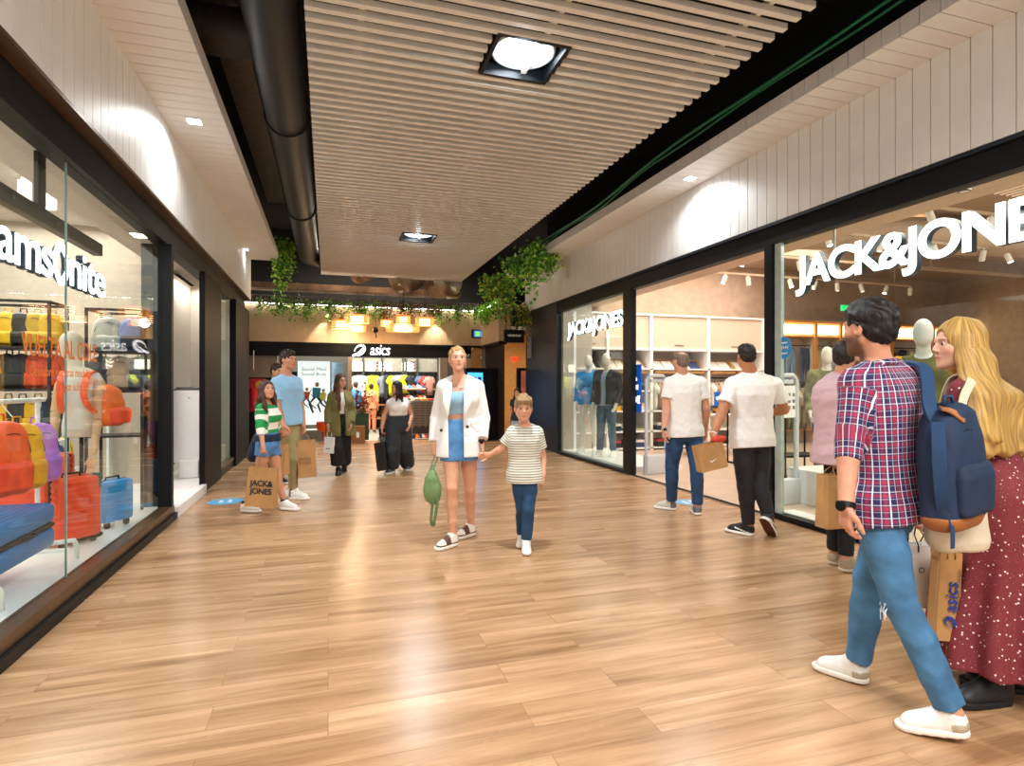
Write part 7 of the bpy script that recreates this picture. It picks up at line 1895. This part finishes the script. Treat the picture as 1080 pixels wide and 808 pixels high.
# poster
YP = YEND+.35
t = E('poster', 'tall white poster with two lines of text and running athletes', 'poster', (XY(331, YP), YP, .2))
x0, x1 = XY(314, YP), XY(348, YP); z0, z1 = onY(331, 448, YP).z, onY(331, 381, YP).z
MB().box(x0, x1, YP, YP+.03, z0, z1).build('sheet', mat('poster_white_glow', 'e6e9ee', .5, emit=.7, noise=.02), t)  # paper sheet given a glow of its own to brighten it
for tx, py in (('Sound Mind', 389.5), ('Sound Body', 394.8)): text('print', tx, mat('slate_ink', '40466a', .6), t, size=.125, extr=.001, M=frameM((XY(331, YP), YP-.004, onY(331, py, YP).z), (1, 0, 0), (0, 0, 1)), shear=.15)
for px, py, h_, cl in ((318, 425, .42, 'd8725a'), (323, 424, .55, 'e8683a'), (333.5, 423, .72, '2f8ab8'), (340.5, 425, .55, 'd8cf2c')):
    # printed runner: torso, head, arms and striding legs
    c_ = onY(px, py, YP); M = frameM((c_.x, YP-.005, c_.z), (1, 0, 0), (0, 0, 1)); s_ = h_/1.0
    o = MB().add([M @ Vector((x*s_, y*s_, 0)) for x, y in ((-.13, .12), (.11, .10), (.16, .46), (-.12, .48))], [(0, 1, 2, 3)]).build('runner_top', mat('ink_'+cl, cl, .6), t)
    b = MB()
    for pts in (((-.05, .12), (-.22, -.08), (-.10, -.42)), ((.06, .12), (.20, -.12), (.42, -.30))):
        for (xa_, ya_), (xb_, yb_) in zip(pts[:-1], pts[1:]): b.add([M @ Vector(((xa_-.05)*s_, ya_*s_, 0)), M @ Vector(((xa_+.05)*s_, ya_*s_, 0)), M @ Vector(((xb_+.035)*s_, yb_*s_, 0)), M @ Vector(((xb_-.035)*s_, yb_*s_, 0))], [(0, 1, 2, 3)])
    b.build('runner_legs', mat('ink_dark', '2a2c38', .6), o)
    b = MB(); b.add([M @ Vector(((.03+.07*math.cos(a))*s_, (.58+.085*math.sin(a))*s_, 0)) for a in np.linspace(0, 2*PI, 14, endpoint=False)], [tuple(range(14))]); b.add([M @ Vector((x*s_, y*s_, 0)) for x, y in ((.12, .44), (.16, .40), (.30, .28), (.27, .24))], [(0, 1, 2, 3)]); b.add([M @ Vector((x*s_, y*s_, 0)) for x, y in ((-.12, .46), (-.16, .42), (-.28, .22), (-.24, .2))], [(0, 1, 2, 3)]); b.build('runner_skin', mat('ink_skin', 'b07a5c', .6), o)
# second pale poster strip and wall pieces behind the window
x0, x1 = XY(350, YP+.3), XY(362, YP+.3)
tag(MB().box(x0, x1, YP+.3, YP+.33, .01, 2.0).build('printed_banner', mat('blue_grey_print', '7c98b4', .5, noise=.25, nscale=4), None), 'narrow blue and white printed panel beside the runner poster', 'panel')
tag(MB().box(XY(314, YP)-.1, XY(366, YP), YP-.1, YP+.5, .01, .28, bev=.01).build('window_plinth', mat('grey_plinth', '8e8a88', .5), None), 'low grey plinth under the runner poster', 'plinth')
tag(MB().lathe([(0, 0), (.15, .0), (.19, .10), (.18, .22), (.165, .22), (.17, .1), (0, .02), (.03, 0), (.03, -.28), (.12, -.295), (0, -.295)], (XY(342, YEND-.2), YEND-.25, .30), n=20).build('orange_basket', mat('orange_plastic', 'e0521c', .4), None, smooth='auto'), 'small orange basket on a stand left of the olive jacket', 'basket')
# ---- back wall fixtures
YW = YS-.45
def wx(px): return XY(px, YW)
def wz(py, px=410): return onY(px, py, YW).z
t = E('display_wall', 'grey rear wall unit of the sports shop with lit boxes above the rails', 'shelf', (wx(415), YW, .01))
MB().box(wx(368), wx(466), YW, YW+.3, wz(392), wz(378)).build('upper_band', mat('grey_band', '8c847a', .6), t)
for a, b_ in ((372, 382), (386, 396.5), (400, 413), (424, 436)): MB().box(wx(a), wx(b_), YW-.03, YW, wz(391, a), wz(382, a)).build('light_box', emitmat('box_glow', 'fff0de', 3.2), t)
for px in (369, 383, 403, 425, 428, 440, 462): MB().box(wx(px)-.03, wx(px)+.03, YW-.1, YW+.3, .01, wz(378)).build('upright', mat('dark_upright', '33302c', .5), t)
for py in (410, 426, 440): MB().box(wx(370), wx(462), YW-.3, YW+.3, wz(py)-.04, wz(py)).build('shelf', mat('oak_shelf', '9c7046', .5, noise=.06), t)
# pink chevron marks
for px in (396.5, 435.5, 406):
    b = MB(); c_ = onY(px, 387 if px != 435.5 else 386, YEND+.25)
    for i in range(3):
        for sg in (-1, 1): M = frameM((c_.x, YEND+.24, c_.z+.10-.085*i), (1, 0, 0), (0, 0, 1)); b.add([M @ Vector(p_) for p_ in ((0, -.04, 0), (0, 0, 0), (sg*.075, .045, 0), (sg*.075, .005, 0))], [(0, 1, 2, 3)])
    tag(b.build('chevron_sticker', mat('magenta_vinyl' if px > 400 else 'pale_vinyl', 'b8508c' if px > 400 else 'c8a0b4', .5), None), 'three stacked chevrons on the sports shop glass, '+{396.5: 'left one', 435.5: 'right one', 406: 'middle one'}[px], 'sticker')
sbox('window_8', M_glass, ex(372), ex(464), YEND+.245, YEND+.255, 1.55, zband, 'glass transom over the sports shop entrance')
# garments hung facing out
for px, py, kind, cl, nm, sc_ in ((379, 392, 'shirt', 'd8d4cc', 'white and grey top with dark sleeves', 1.15), (393.5, 392, 'shirt', 'e6f01e', 'neon yellow t-shirt', 1.2), (405, 393, 'shirt', '6a7280', 'grey blue shirt', 1.0), (409.5, 394, 'trousers', '22242a', 'black tights', .9), (414.5, 393, 'shirt', 'dcea20', 'neon yellow vest', .95), (419.5, 393, 'shirt', '8e949c', 'pale grey shirt', .8), (424, 393, 'shirt', 'c8a890', 'beige shirt', .8), (428, 393, 'shirt', 'e2ee22', 'neon yellow shirt', .85), (433, 393, 'shirt', '26282e', 'black shirt', .8), (443, 394, 'shirt', '4a6a9a', 'blue shirt', .8), (447, 394, 'shirt', 'd84a4a', 'red shirt', .8), (453, 394, 'shirt', 'c8948a', 'dusty pink shirt', .9)):
    p_ = onY(px, py, YW-.35); hung(kind, cl, (p_.x, p_.y, p_.z), 0 if px < 400 else .5, nm+' on the rear wall of the sports shop', None, scale=sc_)
    tag(MB().cyl((p_.x, p_.y-.02, p_.z), (p_.x, YW+.02, p_.z), .01, n=6).build('garment_hook', M_black, None), 'short arm that holds the '+nm+' on the rear wall', 'hook')
# shoe wall right part
r6 = random.Random(6)
def make_trainer(cl, loc, rz, label, group):
    if cl in _cl: return _dup(_cl[cl], loc, rz, label, group)
    t = E('running_shoe', label, 'shoe', loc, rz, group)
    f = Field(.014); f.cone((0, -.1, .05), (0, .1, .035), .045, .035, k=0); f.cone((0, -.09, .05), (0, -.09, .09), .042, .036, k=.02); f.cone((0, -.03, .08), (0, .06, .05), .03, .025, k=.03); V, Q = f.mesh()
    o = np_mesh('upper', V, Q, cloth('shoe_'+cl, cl)); o.parent = t; o = MB().box(-.045, .045, -.145, .14, 0, .028, bev=.012).build('sole', M_whitelam, None, smooth='auto'); o.parent = t; _cl[cl] = t; return t
scol = [('e8702a', 'orange'), ('22262e', 'black'), ('d8d8d8', 'white'), ('d84a3a', 'red'), ('2f6ab0', 'blue'), ('c8a078', 'tan')]
sw = E('shoe_shelves', 'low oak shoe shelves at the right inside the sports shop', 'shelf', (XY(432, 17.2), 17.2, .01))
for k_, z in enumerate((.42, .72, 1.02, 1.3)):
    yy = 17.2; x0, x1 = XY(421, yy), XY(449, yy); MB().box(x0, x1, yy-.15, yy+.15, z-.03, z).build('shelf', mat('oak_shelf', '9c7046', .5), sw)
    n = 6
    for q in range(n):
        cl, nm = scol[(q*5+k_*2) % 6]; make_trainer(cl, (x0+(x1-x0)*(q+.5)/n, yy-.02, z), PI+.4, '%s running shoe %s on the %s oak shelf' % (nm, ('first', 'second', 'third', 'fourth', 'fifth', 'sixth')[q], ('lowest', 'second', 'third', 'top')[k_]), 'running shoes on the oak shelves')
for x in (XY(421, 17.2), XY(449, 17.2)): MB().box(x-.02, x+.02, 17.05, 17.35, .01, 1.34).build('side', mat('dark_upright', '33302c', .5), sw)
# slatted counter at the entrance right
xa_, xb_ = XY(434, 15.6), XY(458, 15.6)
t = E('slatted_counter', 'grey brown slatted counter right of the crop top woman', 'counter', ((xa_+xb_)/2, 15.6, .01))
b = MB(); z = .34
while z < .92: b.box(xa_, xb_, 15.4, 15.42, z, z+.05); z += .068
x = xa_
while x < xb_: b.box(x, x+.04, 15.385, 15.4, .3, .95); x += .16
b.build('slats', mat('taupe_slats', '7c7064', .5, noise=.05), t); MB().box(xa_-.02, xb_+.02, 15.38, 16.1, .95, 1.0, bev=.005).build('worktop', mat('taupe_slats', '7c7064', .5), t); MB().box(xa_, xb_, 15.44, 16.05, .01, .95).build('carcass', mat('dark_upright', '33302c', .5), t); MB().box(xa_, xb_, 15.4, 16.05, .1, .13).build('lower_shelf', mat('oak_shelf', '9c7046', .5), t)
for q in range(6):
    cl, nm = scol[q]; make_trainer(cl, (xa_+.12+(xb_-xa_-.24)*q/5, 15.28, .01), PI, '%s running shoe on the floor before the slatted counter' % nm, 'running shoes before the counter')
# table top goods and reclining red jacket
for q, (cl, nm) in enumerate((('c8a078', 'tan'), ('e8702a', 'orange'), ('d84a3a', 'red'), ('b8a890', 'beige'))):
    folded({'tan': 'b8a890', 'orange': 'e8a81c', 'red': 'c03a4a', 'beige': 'd8d2c4'}[nm], (xa_+.12+.2*q, 15.6, 1.001), .2, '%s folded top lying on the slatted counter' % {'tan': 'beige', 'orange': 'mustard', 'red': 'crimson', 'beige': 'off-white'}[nm], None, w=.2, h=.05)
# green box planter with dried leaves, cardboard box
xa_, xb_ = XY(373, 14.9), XY(389, 14.9)
t = E('planter_box', 'dark green planter box full of reddish brown foliage', 'planter', ((xa_+xb_)/2, 14.9, 0)); MB().box(xa_, xb_, 14.9, 15.15, .05, .72, bev=.01).build('box', mat('bottle_green_panel', '1d4a2c', .5, noise=.06), t)
def foliage(c_, rad, n, size, cols, seed, parent, name='leaves', drop=0, strands=None):
    r = random.Random(seed); groups = {}
    for i in range(n):
        if strands: 
            s0 = strands[r.randrange(len(strands))]; u = r.random(); k = u*(len(s0)-1); a = int(min(k, len(s0)-2)); p = Vector(s0[a]).lerp(Vector(s0[a+1]), k-a)+Vector((r.gauss(0, rad[0]), r.gauss(0, rad[1]), r.gauss(0, rad[2])))
        else: p = Vector(c_)+Vector((r.gauss(0, rad[0]), r.gauss(0, rad[1]), r.gauss(0, rad[2])))
        d = Vector((r.uniform(-1, 1), r.uniform(-1, 1), r.uniform(-.9, .5))).normalized(); sd = d.orthogonal().normalized(); sd = (Matrix.Rotation(r.uniform(0, 6), 3, d) @ sd); n_ = d.cross(sd); s = size*r.uniform(.6, 1.25)
        vs = [p, p+d*s*.35+sd*s*.34+n_*s*.06, p+d*s*.75+sd*s*.25, p+d*s+n_*-s*.1, p+d*s*.75-sd*s*.25, p+d*s*.35-sd*s*.34+n_*s*.06, p+d*s*.5-n_*s*.08]
        groups.setdefault(r.randrange(len(cols)), MB()).add(vs, [(0, 1, 6), (1, 2, 6), (2, 3, 6), (3, 4, 6), (4, 5, 6), (5, 0, 6)])
    # all leaves of one plant are one mesh; colour varies leaf by leaf
    allb = MB(); cc = []
    for k, g_ in groups.items():
        allb.add(g_.v, g_.f); cc += [hrgb(cols[k])]*len(g_.v)
    o = allb.build(name, attrmat('leaf', rough=.5, noise=.1), parent)
    a = o.data.color_attributes.new('col', 'FLOAT_COLOR', 'POINT')
    a.data.foreach_set('color', np.concatenate([np.array(cc), np.ones((len(cc), 1))], 1).astype(f32).ravel()); return o
foliage(((xa_+xb_)/2, 14.95, .98), (.11, .08, .15), 320, .075, ['8a3c1c', 'b85a24', '5a3018', 'a8742c', '6a5a2a'], 3, t)
xa2, xb2 = XY(371, 14.6), XY(385, 14.6)
t = E('cardboard_box', 'brown cardboard box with a white label before the green planter', 'box', ((xa2+xb2)/2, 14.6, 0)); MB().box(xa2, xb2, 14.6, 14.85, 0, .42, bev=.006).build('carton', mat('cardboard', '9a6a3c', .7, noise=.05), t); MB().box((xa2+xb2)/2-.05, (xa2+xb2)/2+.02, 14.595, 14.6, .14, .28).build('paper_label', M_whitepaper, t)
c_ = onY(406, 440, 14.9); t = E('leafy_bush', 'orange brown leafy plant left of the crop top woman', 'plant', (c_.x, 14.9, 0)); MB().lathe([(0, 0), (.13, 0), (.16, .35), (.14, .35), (0, .3)], (c_.x, 14.9, 0), n=16).build('pot', M_black, t, smooth='auto'); foliage((c_.x, 14.9, .62), (.07, .06, .12), 110, .05, ['a8541c', 'c87a2c', '6a4a1c', '4a5a24'], 5, t); MB().cyl((c_.x, 14.9, .3), (c_.x, 14.9, .7), .02, n=6).build('stem', mat('twig', '4a3420', .8), t)
# ---- fire extinguisher and signs on the left
p = G(276, 500); p = Vector((XY(271, 13.6), 13.6, 0))
t = E('fire_extinguisher', 'red fire extinguisher cabinet post with round signs behind the left black pillar', 'fire extinguisher', (p.x, p.y, 0))
MB().box(p.x-.16, p.x+.14, p.y, p.y+.2, .85, 1.55, bev=.01).build('cabinet', mat('signal_red', 'c41c1c', .4), t)
for dx, z, cl in ((.06, 1.42, 'e8b020'), (.06, 1.15, 'd8a8b8')): MB().cyl((p.x+dx, p.y-.012, z), (p.x+dx, p.y, z), .09, n=24).build('round_sign', mat('sign_'+cl, cl, .5), t)
MB().cyl((p.x-.06, p.y-.08, .95), (p.x-.06, p.y-.08, 1.35), .07, n=20).build('cylinder', mat('signal_red', 'c41c1c', .4), t, smooth='auto'); MB().box(p.x-.2, p.x+.2, p.y, p.y+.2, 0, .85).build('post', M_black, t)
t = E('side_sign', 'small vertical white lettered sign on the black pillar on the left', 'sign', (XL+.02, 11.9, 1.9)); scrawl('letters', M_whitepaper, t, frameM((XL+.006, YX(267, XL), 1.95), (0, 0, -1), (0, 1, 0)), .42, .10, 8, 4, .09)
# ---- vending machine, café glass, far pillar
YV = 14.3
x0, x1 = XY(491, YV), XY(514, YV); zt_ = onY(500, 388, YV).z
t = E('vending_machine', 'tall dark vending machine with glowing blue front behind the blazer woman', 'vending machine', ((x0+x1)/2, YV, 0))
MB().box(x0, x1, YV, YV+.6, 0, zt_, bev=.01).build('cabinet', M_black_panel, t); MB().box(x0+.05, x1-.12, YV-.012, YV, .5, zt_-.12).build('screen', emitmat('blue_screen', '3f9be8', 1.4), t)
for i in range(4):
    for j in range(3): MB().box(x0+.08+.12*j, x0+.16+.12*j, YV-.02, YV-.012, .6+.28*i, .78+.28*i).build('product', mat('product_%d' % ((i+j) % 3), ('e8eef4', 'e0883a', '1b4a8a')[(i+j) % 3], .5), t)
x0, x1 = XY(514, YV), XY(526, YV); tag(MB().box(x0, x1, YV+.02, YV+.36, 0, zt_, bev=.01).build('black_cabinet', M_black_panel, None, smooth='auto'), 'plain black cabinet between the vending machine and the brown pillar', 'cabinet')
YC = 15.0
x0, x1 = XY(491, YC+.1), XY(527, YC+.1)
sbox('window_9', glass_mat('grey_glass', tint='b8b4ae'), x0, x1, YC+.08, YC+.09, onY(500, 388, YC).z, 2.42, 'shop glass above the vending machine')
t = E('glass_lettering', 'pale script lettering on the glass above the vending machine', 'lettering', ((x0+x1)/2, YC+.07, 1.95))
for px in (510.5, 520.5): scrawl('print', mat('white_vinyl', 'e4e0da', .5), t, frameM((XY(px, YC+.07), YC+.07, onY(px, 377, YC).z), (1, 0, 0), (.2, 0, 1)), .20, .10, 5, px, .1)
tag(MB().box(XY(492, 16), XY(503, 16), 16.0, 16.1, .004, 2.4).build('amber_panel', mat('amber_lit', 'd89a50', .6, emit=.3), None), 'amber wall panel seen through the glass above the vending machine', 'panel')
p = onY(543, 379, 16.88); t = E('neon_script', 'small red script lettering on the amber café wall', 'sign', tuple(p)); scrawl('letters', emitmat('neon_red', 'e02818', 1.5), t, frameM(p, (1, 0, .12), (-.1, 0, 1)), .22, .15, 4, 5, .1)
x0, x1 = XY(554, 12.9), XY(565, 12.9)
t = E('poster_stand', 'black lightbox stand with a reddish poster beside the blue-black pillar', 'lightbox', ((x0+x1)/2, 12.9, 0)); x0, x1 = XY(547, 13.5), XY(566, 13.5)
MB().box(x0, x1, 13.5, 13.7, 0, onY(555, 388, 13.5).z, bev=.01).build('case', M_black_panel, t); MB().box(x0+.06, x0+.2, 13.485, 13.5, 1.15, onY(555, 391, 13.5).z).build('printed_panel', mat('reddish_print', 'a85a44', .5, noise=.3, nscale=8, emit=.3), t)
p = W(562, 366, 13.6); t = E('price_board', 'small pale board hanging above the poster stand', 'board', tuple(p)); MB().box(p.x-.13, p.x+.13, p.y, p.y+.02, p.z-.26, p.z+.26).build('board', mat('grey_print', 'a8a8ac', .5, noise=.2, nscale=20), t)
# hanging black sign with script
p0 = W(532, 361, 13.1); p1 = W(555, 347.5, 13.1)
t = E('hanging_sign', 'black hanging sign with white script over the far right passage', 'sign', ((p0.x+p1.x)/2, p0.y, p0.z)); MB().box(p0.x, p1.x, p0.y, p0.y+.08, p0.z, p1.z, bev=.005).build('case', M_black_panel, t)
scrawl('print', M_whitepaper, t, frameM(((p0.x+p1.x)/2, p0.y-.001, (p0.z+p1.z)/2+.01), (1, 0, 0), (.15, 0, 1)), .32, .07, 11, 6, .11)
for x in (p0.x+.05, p1.x-.05): MB().cyl((x, p0.y+.04, p1.z), (x, p0.y+.04, 3.4), .008, n=6).build('hanging_rod', M_black, t)
# monitor on the fascia
p0 = onY(498, 356.5, YEND-.1); p1 = onY(512, 348, YEND-.1)
t = E('wall_monitor', 'small black monitor on the cream fascia', 'monitor', ((p0.x+p1.x)/2, YEND-.1, p0.z)); MB().box(p0.x, p1.x, YEND-.12, YEND-.04, p0.z, p1.z, bev=.006).build('case', M_black_panel, t)
o = MB().box(p0.x+.04, p1.x-.04, YEND-.125, YEND-.12, p0.z+.03, p1.z-.03).build('screen', emitmat('screen_blue', '2a6aa8', 1.2), t); MB().box(p0.x+.08, p0.x+.2, YEND-.128, YEND-.125, p0.z+.05, p1.z-.05).build('picture', emitmat('screen_green', '6ab84a', 1.2), o)
MB().box((p0.x+p1.x)/2-.02, (p0.x+p1.x)/2+.02, YEND-.05, YEND, p0.z+.05, p1.z-.05).build('wall_bracket', M_black, t)
# security camera on the left part of the right fascia end
p = W(556, 325, 13.0); t = E('security_camera', 'white dome camera at the far end of the right fascia', 'camera', (XR-.1, 13.1, 3.3)); MB().lathe([(0, -.09), (.05, -.07), (.07, -.02), (.07, .04), (0, .04)], (XR-.09, 13.1, 3.32), n=18).build('dome', M_whitelam, t, smooth='auto'); MB().box(XR-.1, XR-.02, 13.06, 13.14, 3.33, 3.38).build('bracket', M_whitelam, t)
# ---- pendant lamps
M_veneer = mat('birch_veneer', 'd89a5a', .6, emit=.55, ecol='ff9a48', noise=.05)
def pendant(label, px, py, wpx, hpx, Z=14.1):
    c_ = W(px, py, Z); r = wpx/2*Z/615; h_ = hpx*Z/615
    t = E('pendant_lamp', label, 'pendant lamp', (c_.x, c_.y, c_.z), group='wooden pendant lamps')
    def P_(b, nm, m, par=None, sm='auto'): o = b.build(nm, m, None, smooth=sm); o.parent = par or t; return o
    b = MB(); n = 4
    for i in range(n): z0 = -h_/2+h_*i/n; b.lathe([(r, z0), (r, z0+h_/n*.7), (r*.97, z0+h_/n*.7), (r*.97, z0), (r, z0)], (0, 0, 0), n=32)
    P_(b, 'shade', M_veneer)
    P_(MB().lathe([(r*.99, h_*.5), (r*.35, h_*.62), (r*.1, h_*.9), (0, h_*.9)], (0, 0, 0), n=32), 'cap', mat('copper_cap', 'a85a28', .35, metal=.7))
    P_(MB().cyl((0, 0, -h_*.42), (0, 0, h_*.42), r*.55, n=20), 'diffuser', emitmat('pendant_glow', 'ffd9a0', 7))
    P_(MB().cyl((0, 0, h_*.85), (0, 0, 3.66-c_.z), .006, n=5), 'cord', M_black)
pendant('round wooden pendant lamp, leftmost of the far cluster', 360, 342.5, 20, 9)
pendant('wide wooden pendant lamp with copper cap in the upper left of the cluster', 376.5, 337, 25, 8, 13.9)
pendant('small wooden pendant lamp hanging lowest in the left half of the cluster', 379, 346.5, 14, 7, 14.3)
pendant('wooden pendant lamp right of the dark ball in the cluster', 408, 341, 13, 7, 14.4)
pendant('small upper wooden pendant lamp in the middle of the cluster', 425.5, 337.5, 15, 9, 13.95)
pendant('widest wooden pendant lamp hanging lowest in the right half', 425, 346.5, 35, 6, 14.2)
pendant('wooden pendant lamp rightmost of the far cluster', 448, 339.5, 20, 8, 13.9)
for px, py, Zz in ((370, 346, 14.1), (425, 344, 14.1)):
    c_ = W(px, py-6, Zz); l = bpy.data.lights.new('pendant_light', 'POINT'); l.energy = 40; l.color = (1, .75, .45); l.shadow_soft_size = .1; o = bpy.data.objects.new('pendant_light', l); COL.objects.link(o); o.location = (c_.x, c_.y, c_.z-.15)
c_ = W(396, 348, 14.1); t = E('dark_ball', 'dark metal ball hanging between the wooden pendant lamps', 'pendant ornament', tuple(c_)); MB().lathe([(.075*math.sin(a), .075*math.cos(a)) for a in np.linspace(0, PI, 12)], c_, n=18).build('ball', mat('dark_chrome', '3a3430', .2, metal=.8), t, smooth=True)
MB().cyl(c_, (c_.x, c_.y, 3.66), .005, n=5).build('cord', M_black, t); MB().tube([c_+Vector((0, 0, -.07)), c_+Vector((.01, 0, -.12)), c_+Vector((.02, 0, -.16)), c_+Vector((0, 0, -.19))], .012, n=6).build('hook', M_black, t)
# ---- plants on the far fascia and hanging at the soffit ends
M_stem = mat('vine_stem', '4a5a24', .8)
greens = ['6cb832', '92d048', '54a432', 'b8e058', '44882a']
def vine(label, ctr, spanx, spany, drops, n, size, seed, cols=greens, w=.05, group=None, up=.12):
    t = E('trailing_plant', label, 'plant', tuple(ctr), 0, group); r = random.Random(seed); strands = []
    for i in range(drops):
        u = r.uniform(-1, 1); L = r.uniform(.35, 1.)**1.6*up*6 if False else r.uniform(.3, 1)
        x = ctr[0]+u*spanx; y = ctr[1]+r.uniform(-1, 1)*spany; d = up*L
        strands.append([(x, y+.0, ctr[2]+.07), (x+r.uniform(-.03, .03), y-.06, ctr[2]+.04), (x+r.uniform(-.05, .05), y-.09, ctr[2]-d*.5), (x+r.uniform(-.07, .07), y-.09, ctr[2]-d)])
    b = MB()
    for s_ in strands: b.tube(s_, .004, n=4)
    b.build('stems', M_stem, t)
    foliage(None, (w, w, w*.8), n, size, cols, seed, t, strands=strands)
    return t
pxs = [283, 300, 318, 337, 356, 374, 392, 412, 432, 452, 470, 488, 506]
mixd = ['8a6a1c', 'a8541c', '5f9a2a', 'c8861c', '3f7a1e']
for i, px in enumerate(pxs):
    ctr = (ex(px), YEND-.14, zt+.02)
    warm = px in (432, 452, 412)
    vine('trailing %s plant %s from the left on the far cream fascia' % ('rust and green' if warm else 'green', ['first', 'second', 'third', 'fourth', 'fifth', 'sixth', 'seventh', 'eighth', 'ninth', 'tenth', 'eleventh', 'twelfth', 'thirteenth'][i]), ctr, .26, .05, 12, 330, .06, i+1, cols=mixd if warm else greens, group='trailing plants on the far fascia', up=.48 if i in (2, 3, 4, 6, 10) else .3)
for i, yy in enumerate((14.7, 14.2, 13.7)):
    vine('bushy green plant on the far right fascia return, %s' % ('farthest', 'middle', 'nearest')[i], (XRET-.02, yy, zt+.0), .10, .26, 14, 420, .07, 40+i, group='plants on the right return', up=.45)
vine('yellowish green plant trailing behind the hanging black sign', (XRET+.25, 12.9, 3.15), .3, .1, 14, 420, .065, 51, cols=['8ab43a', '5f9a2a', 'c8b43a', '3f7a1e'], up=.6)
# at the end of the right soffit
c_ = W(548, 287, 11.6)
for i, (px, py, Z, sx_, up_) in enumerate(((570, 268, 11.4, .30, .55), (547, 281, 12.0, .34, .6), (524, 300, 12.6, .3, .65))):
    c_ = W(px, py, Z); vine('leafy trailing plant at the far end of the right soffit, %s' % ('nearest to the fascia', 'middle', 'lowest, by the slatted ceiling')[i], tuple(c_), sx_, .2, 22, 620, .085, 60+i, cols=greens+(['c8861c'] if i == 2 else []), w=.09, group='plants at the right soffit end', up=up_)
c_ = W(300, 262, 11.9); vine('long green vine hanging from the far end of the left soffit', tuple(c_), .13, .1, 14, 700, .075, 70, w=.07, up=1.05, cols=greens+['9cc43a'])
# ------------------------------------------------------------------ lights: shop lamps, wall washers, added unseen corridor fills
def area(name, loc, sx, sy, power, color=(1,.95,.88), rot=(0,0,0)):
    l = bpy.data.lights.new(name, 'AREA'); l.shape = 'RECTANGLE'; l.size = sx; l.size_y = sy; l.energy = power; l.color = color
    o = bpy.data.objects.new(name, l); COL.objects.link(o); o.location = loc; o.rotation_euler = rot; return o
area('luggage_shop_ceiling_light', (-3.2, 3.5, 3.08), 2.2, 9, 100, (1, .97, .93))
area('luggage_shop_rear_light', (-5.2, 4.5, 3.45), 2, 8, 30, (1, .97, .93))
area('entrance_light', (-2.9, 7.6, 3.45), 2, 2.4, 80, (1, .95, .92))
area('narrow_window_light', (-1.9, (y235+y250)/2, 3.05), .4, 1, 40, (1, .98, .9))
area('clothes_shop_light', (7.5, 9.3, 4.25), 4.5, 4, 300, (1, .86, .72))
area('clothes_shop_light_near', (8.5, 3.5, 4.25), 6, 6, 330, (1, .87, .74))
area('clothes_window_light', (XR+.75, 3.9, 3.15), .7, 3.4, 38, (1, .9, .8))
area('mannequin_window_light', (XR+.75, 9.9, 3.15), .7, 2, 18, (1, .95, .88))
area('sports_shop_light', (1.0, 17.3, 2.92), 5, 3, 380, (1, .9, .78))
area('poster_light', (-.9, 15.7, 2.9), 2, .6, 40, (1, .97, .95))
area('cafe_light', (5.6, 15.2, 3.1), 2, 2, 60, (1, .78, .5))
area('corridor_fill_rear', (1.4, -1.2, 3.88), 2.6, 2.4, 220, (1, .97, .93))  # added fill lamp behind the camera, no fixture modelled
area('gap_fill_left', (-.75, .2, 4.05), .25, 4, 30, (.95, .98, 1))  # added unseen fill in the ceiling gap, lights the floor from above
area('far_corridor_fill', (1.2, 14.3, 4.6), 3, .5, 120, (1, .85, .68))  # added fill above the ducts, brightens the end wall and plants
for px in (345, 459):
    p = onY(px, 340, YEND)
    l = bpy.data.lights.new('wall_washer', 'SPOT'); l.energy = 55; l.spot_size = math.radians(75); l.spot_blend = .4; l.color = (1, .85, .62); l.shadow_soft_size = .03
    o = bpy.data.objects.new('wall_washer', l); COL.objects.link(o); o.location = (p.x, YEND-.22, zt-.18); o.rotation_euler = (math.radians(14), 0, 0)
w = bpy.data.worlds.new('mall_air'); SC.world = w; w.use_nodes = True
w.node_tree.nodes['Background'].inputs[0].default_value = (.97, .98, 1, 1); w.node_tree.nodes['Background'].inputs[1].default_value = .5
cam = bpy.data.cameras.new('camera'); co = bpy.data.objects.new('camera', cam); COL.objects.link(co)
co.location = CAM; co.rotation_euler = (PI/2, 0, -PSI); cam.sensor_fit = 'HORIZONTAL'; cam.sensor_width = 36; cam.lens = 36*F/1080; cam.shift_y = 2/1080; cam.clip_start = .05
SC.camera = co
SC.view_settings.view_transform = 'Standard'; SC.view_settings.look = 'None'; SC.view_settings.gamma = 1; SC.view_settings.use_curve_mapping = False
SC.view_settings.exposure = .65
SC.render.engine = 'CYCLES'
SC.cycles.use_denoising = True
SC.cycles.max_bounces = 6; SC.cycles.diffuse_bounces = 3; SC.cycles.glossy_bounces = 3; SC.cycles.transmission_bounces = 4; SC.cycles.transparent_max_bounces = 16
SC.cycles.sample_clamp_indirect = 4; SC.cycles.caustics_reflective = False; SC.cycles.caustics_refractive = False
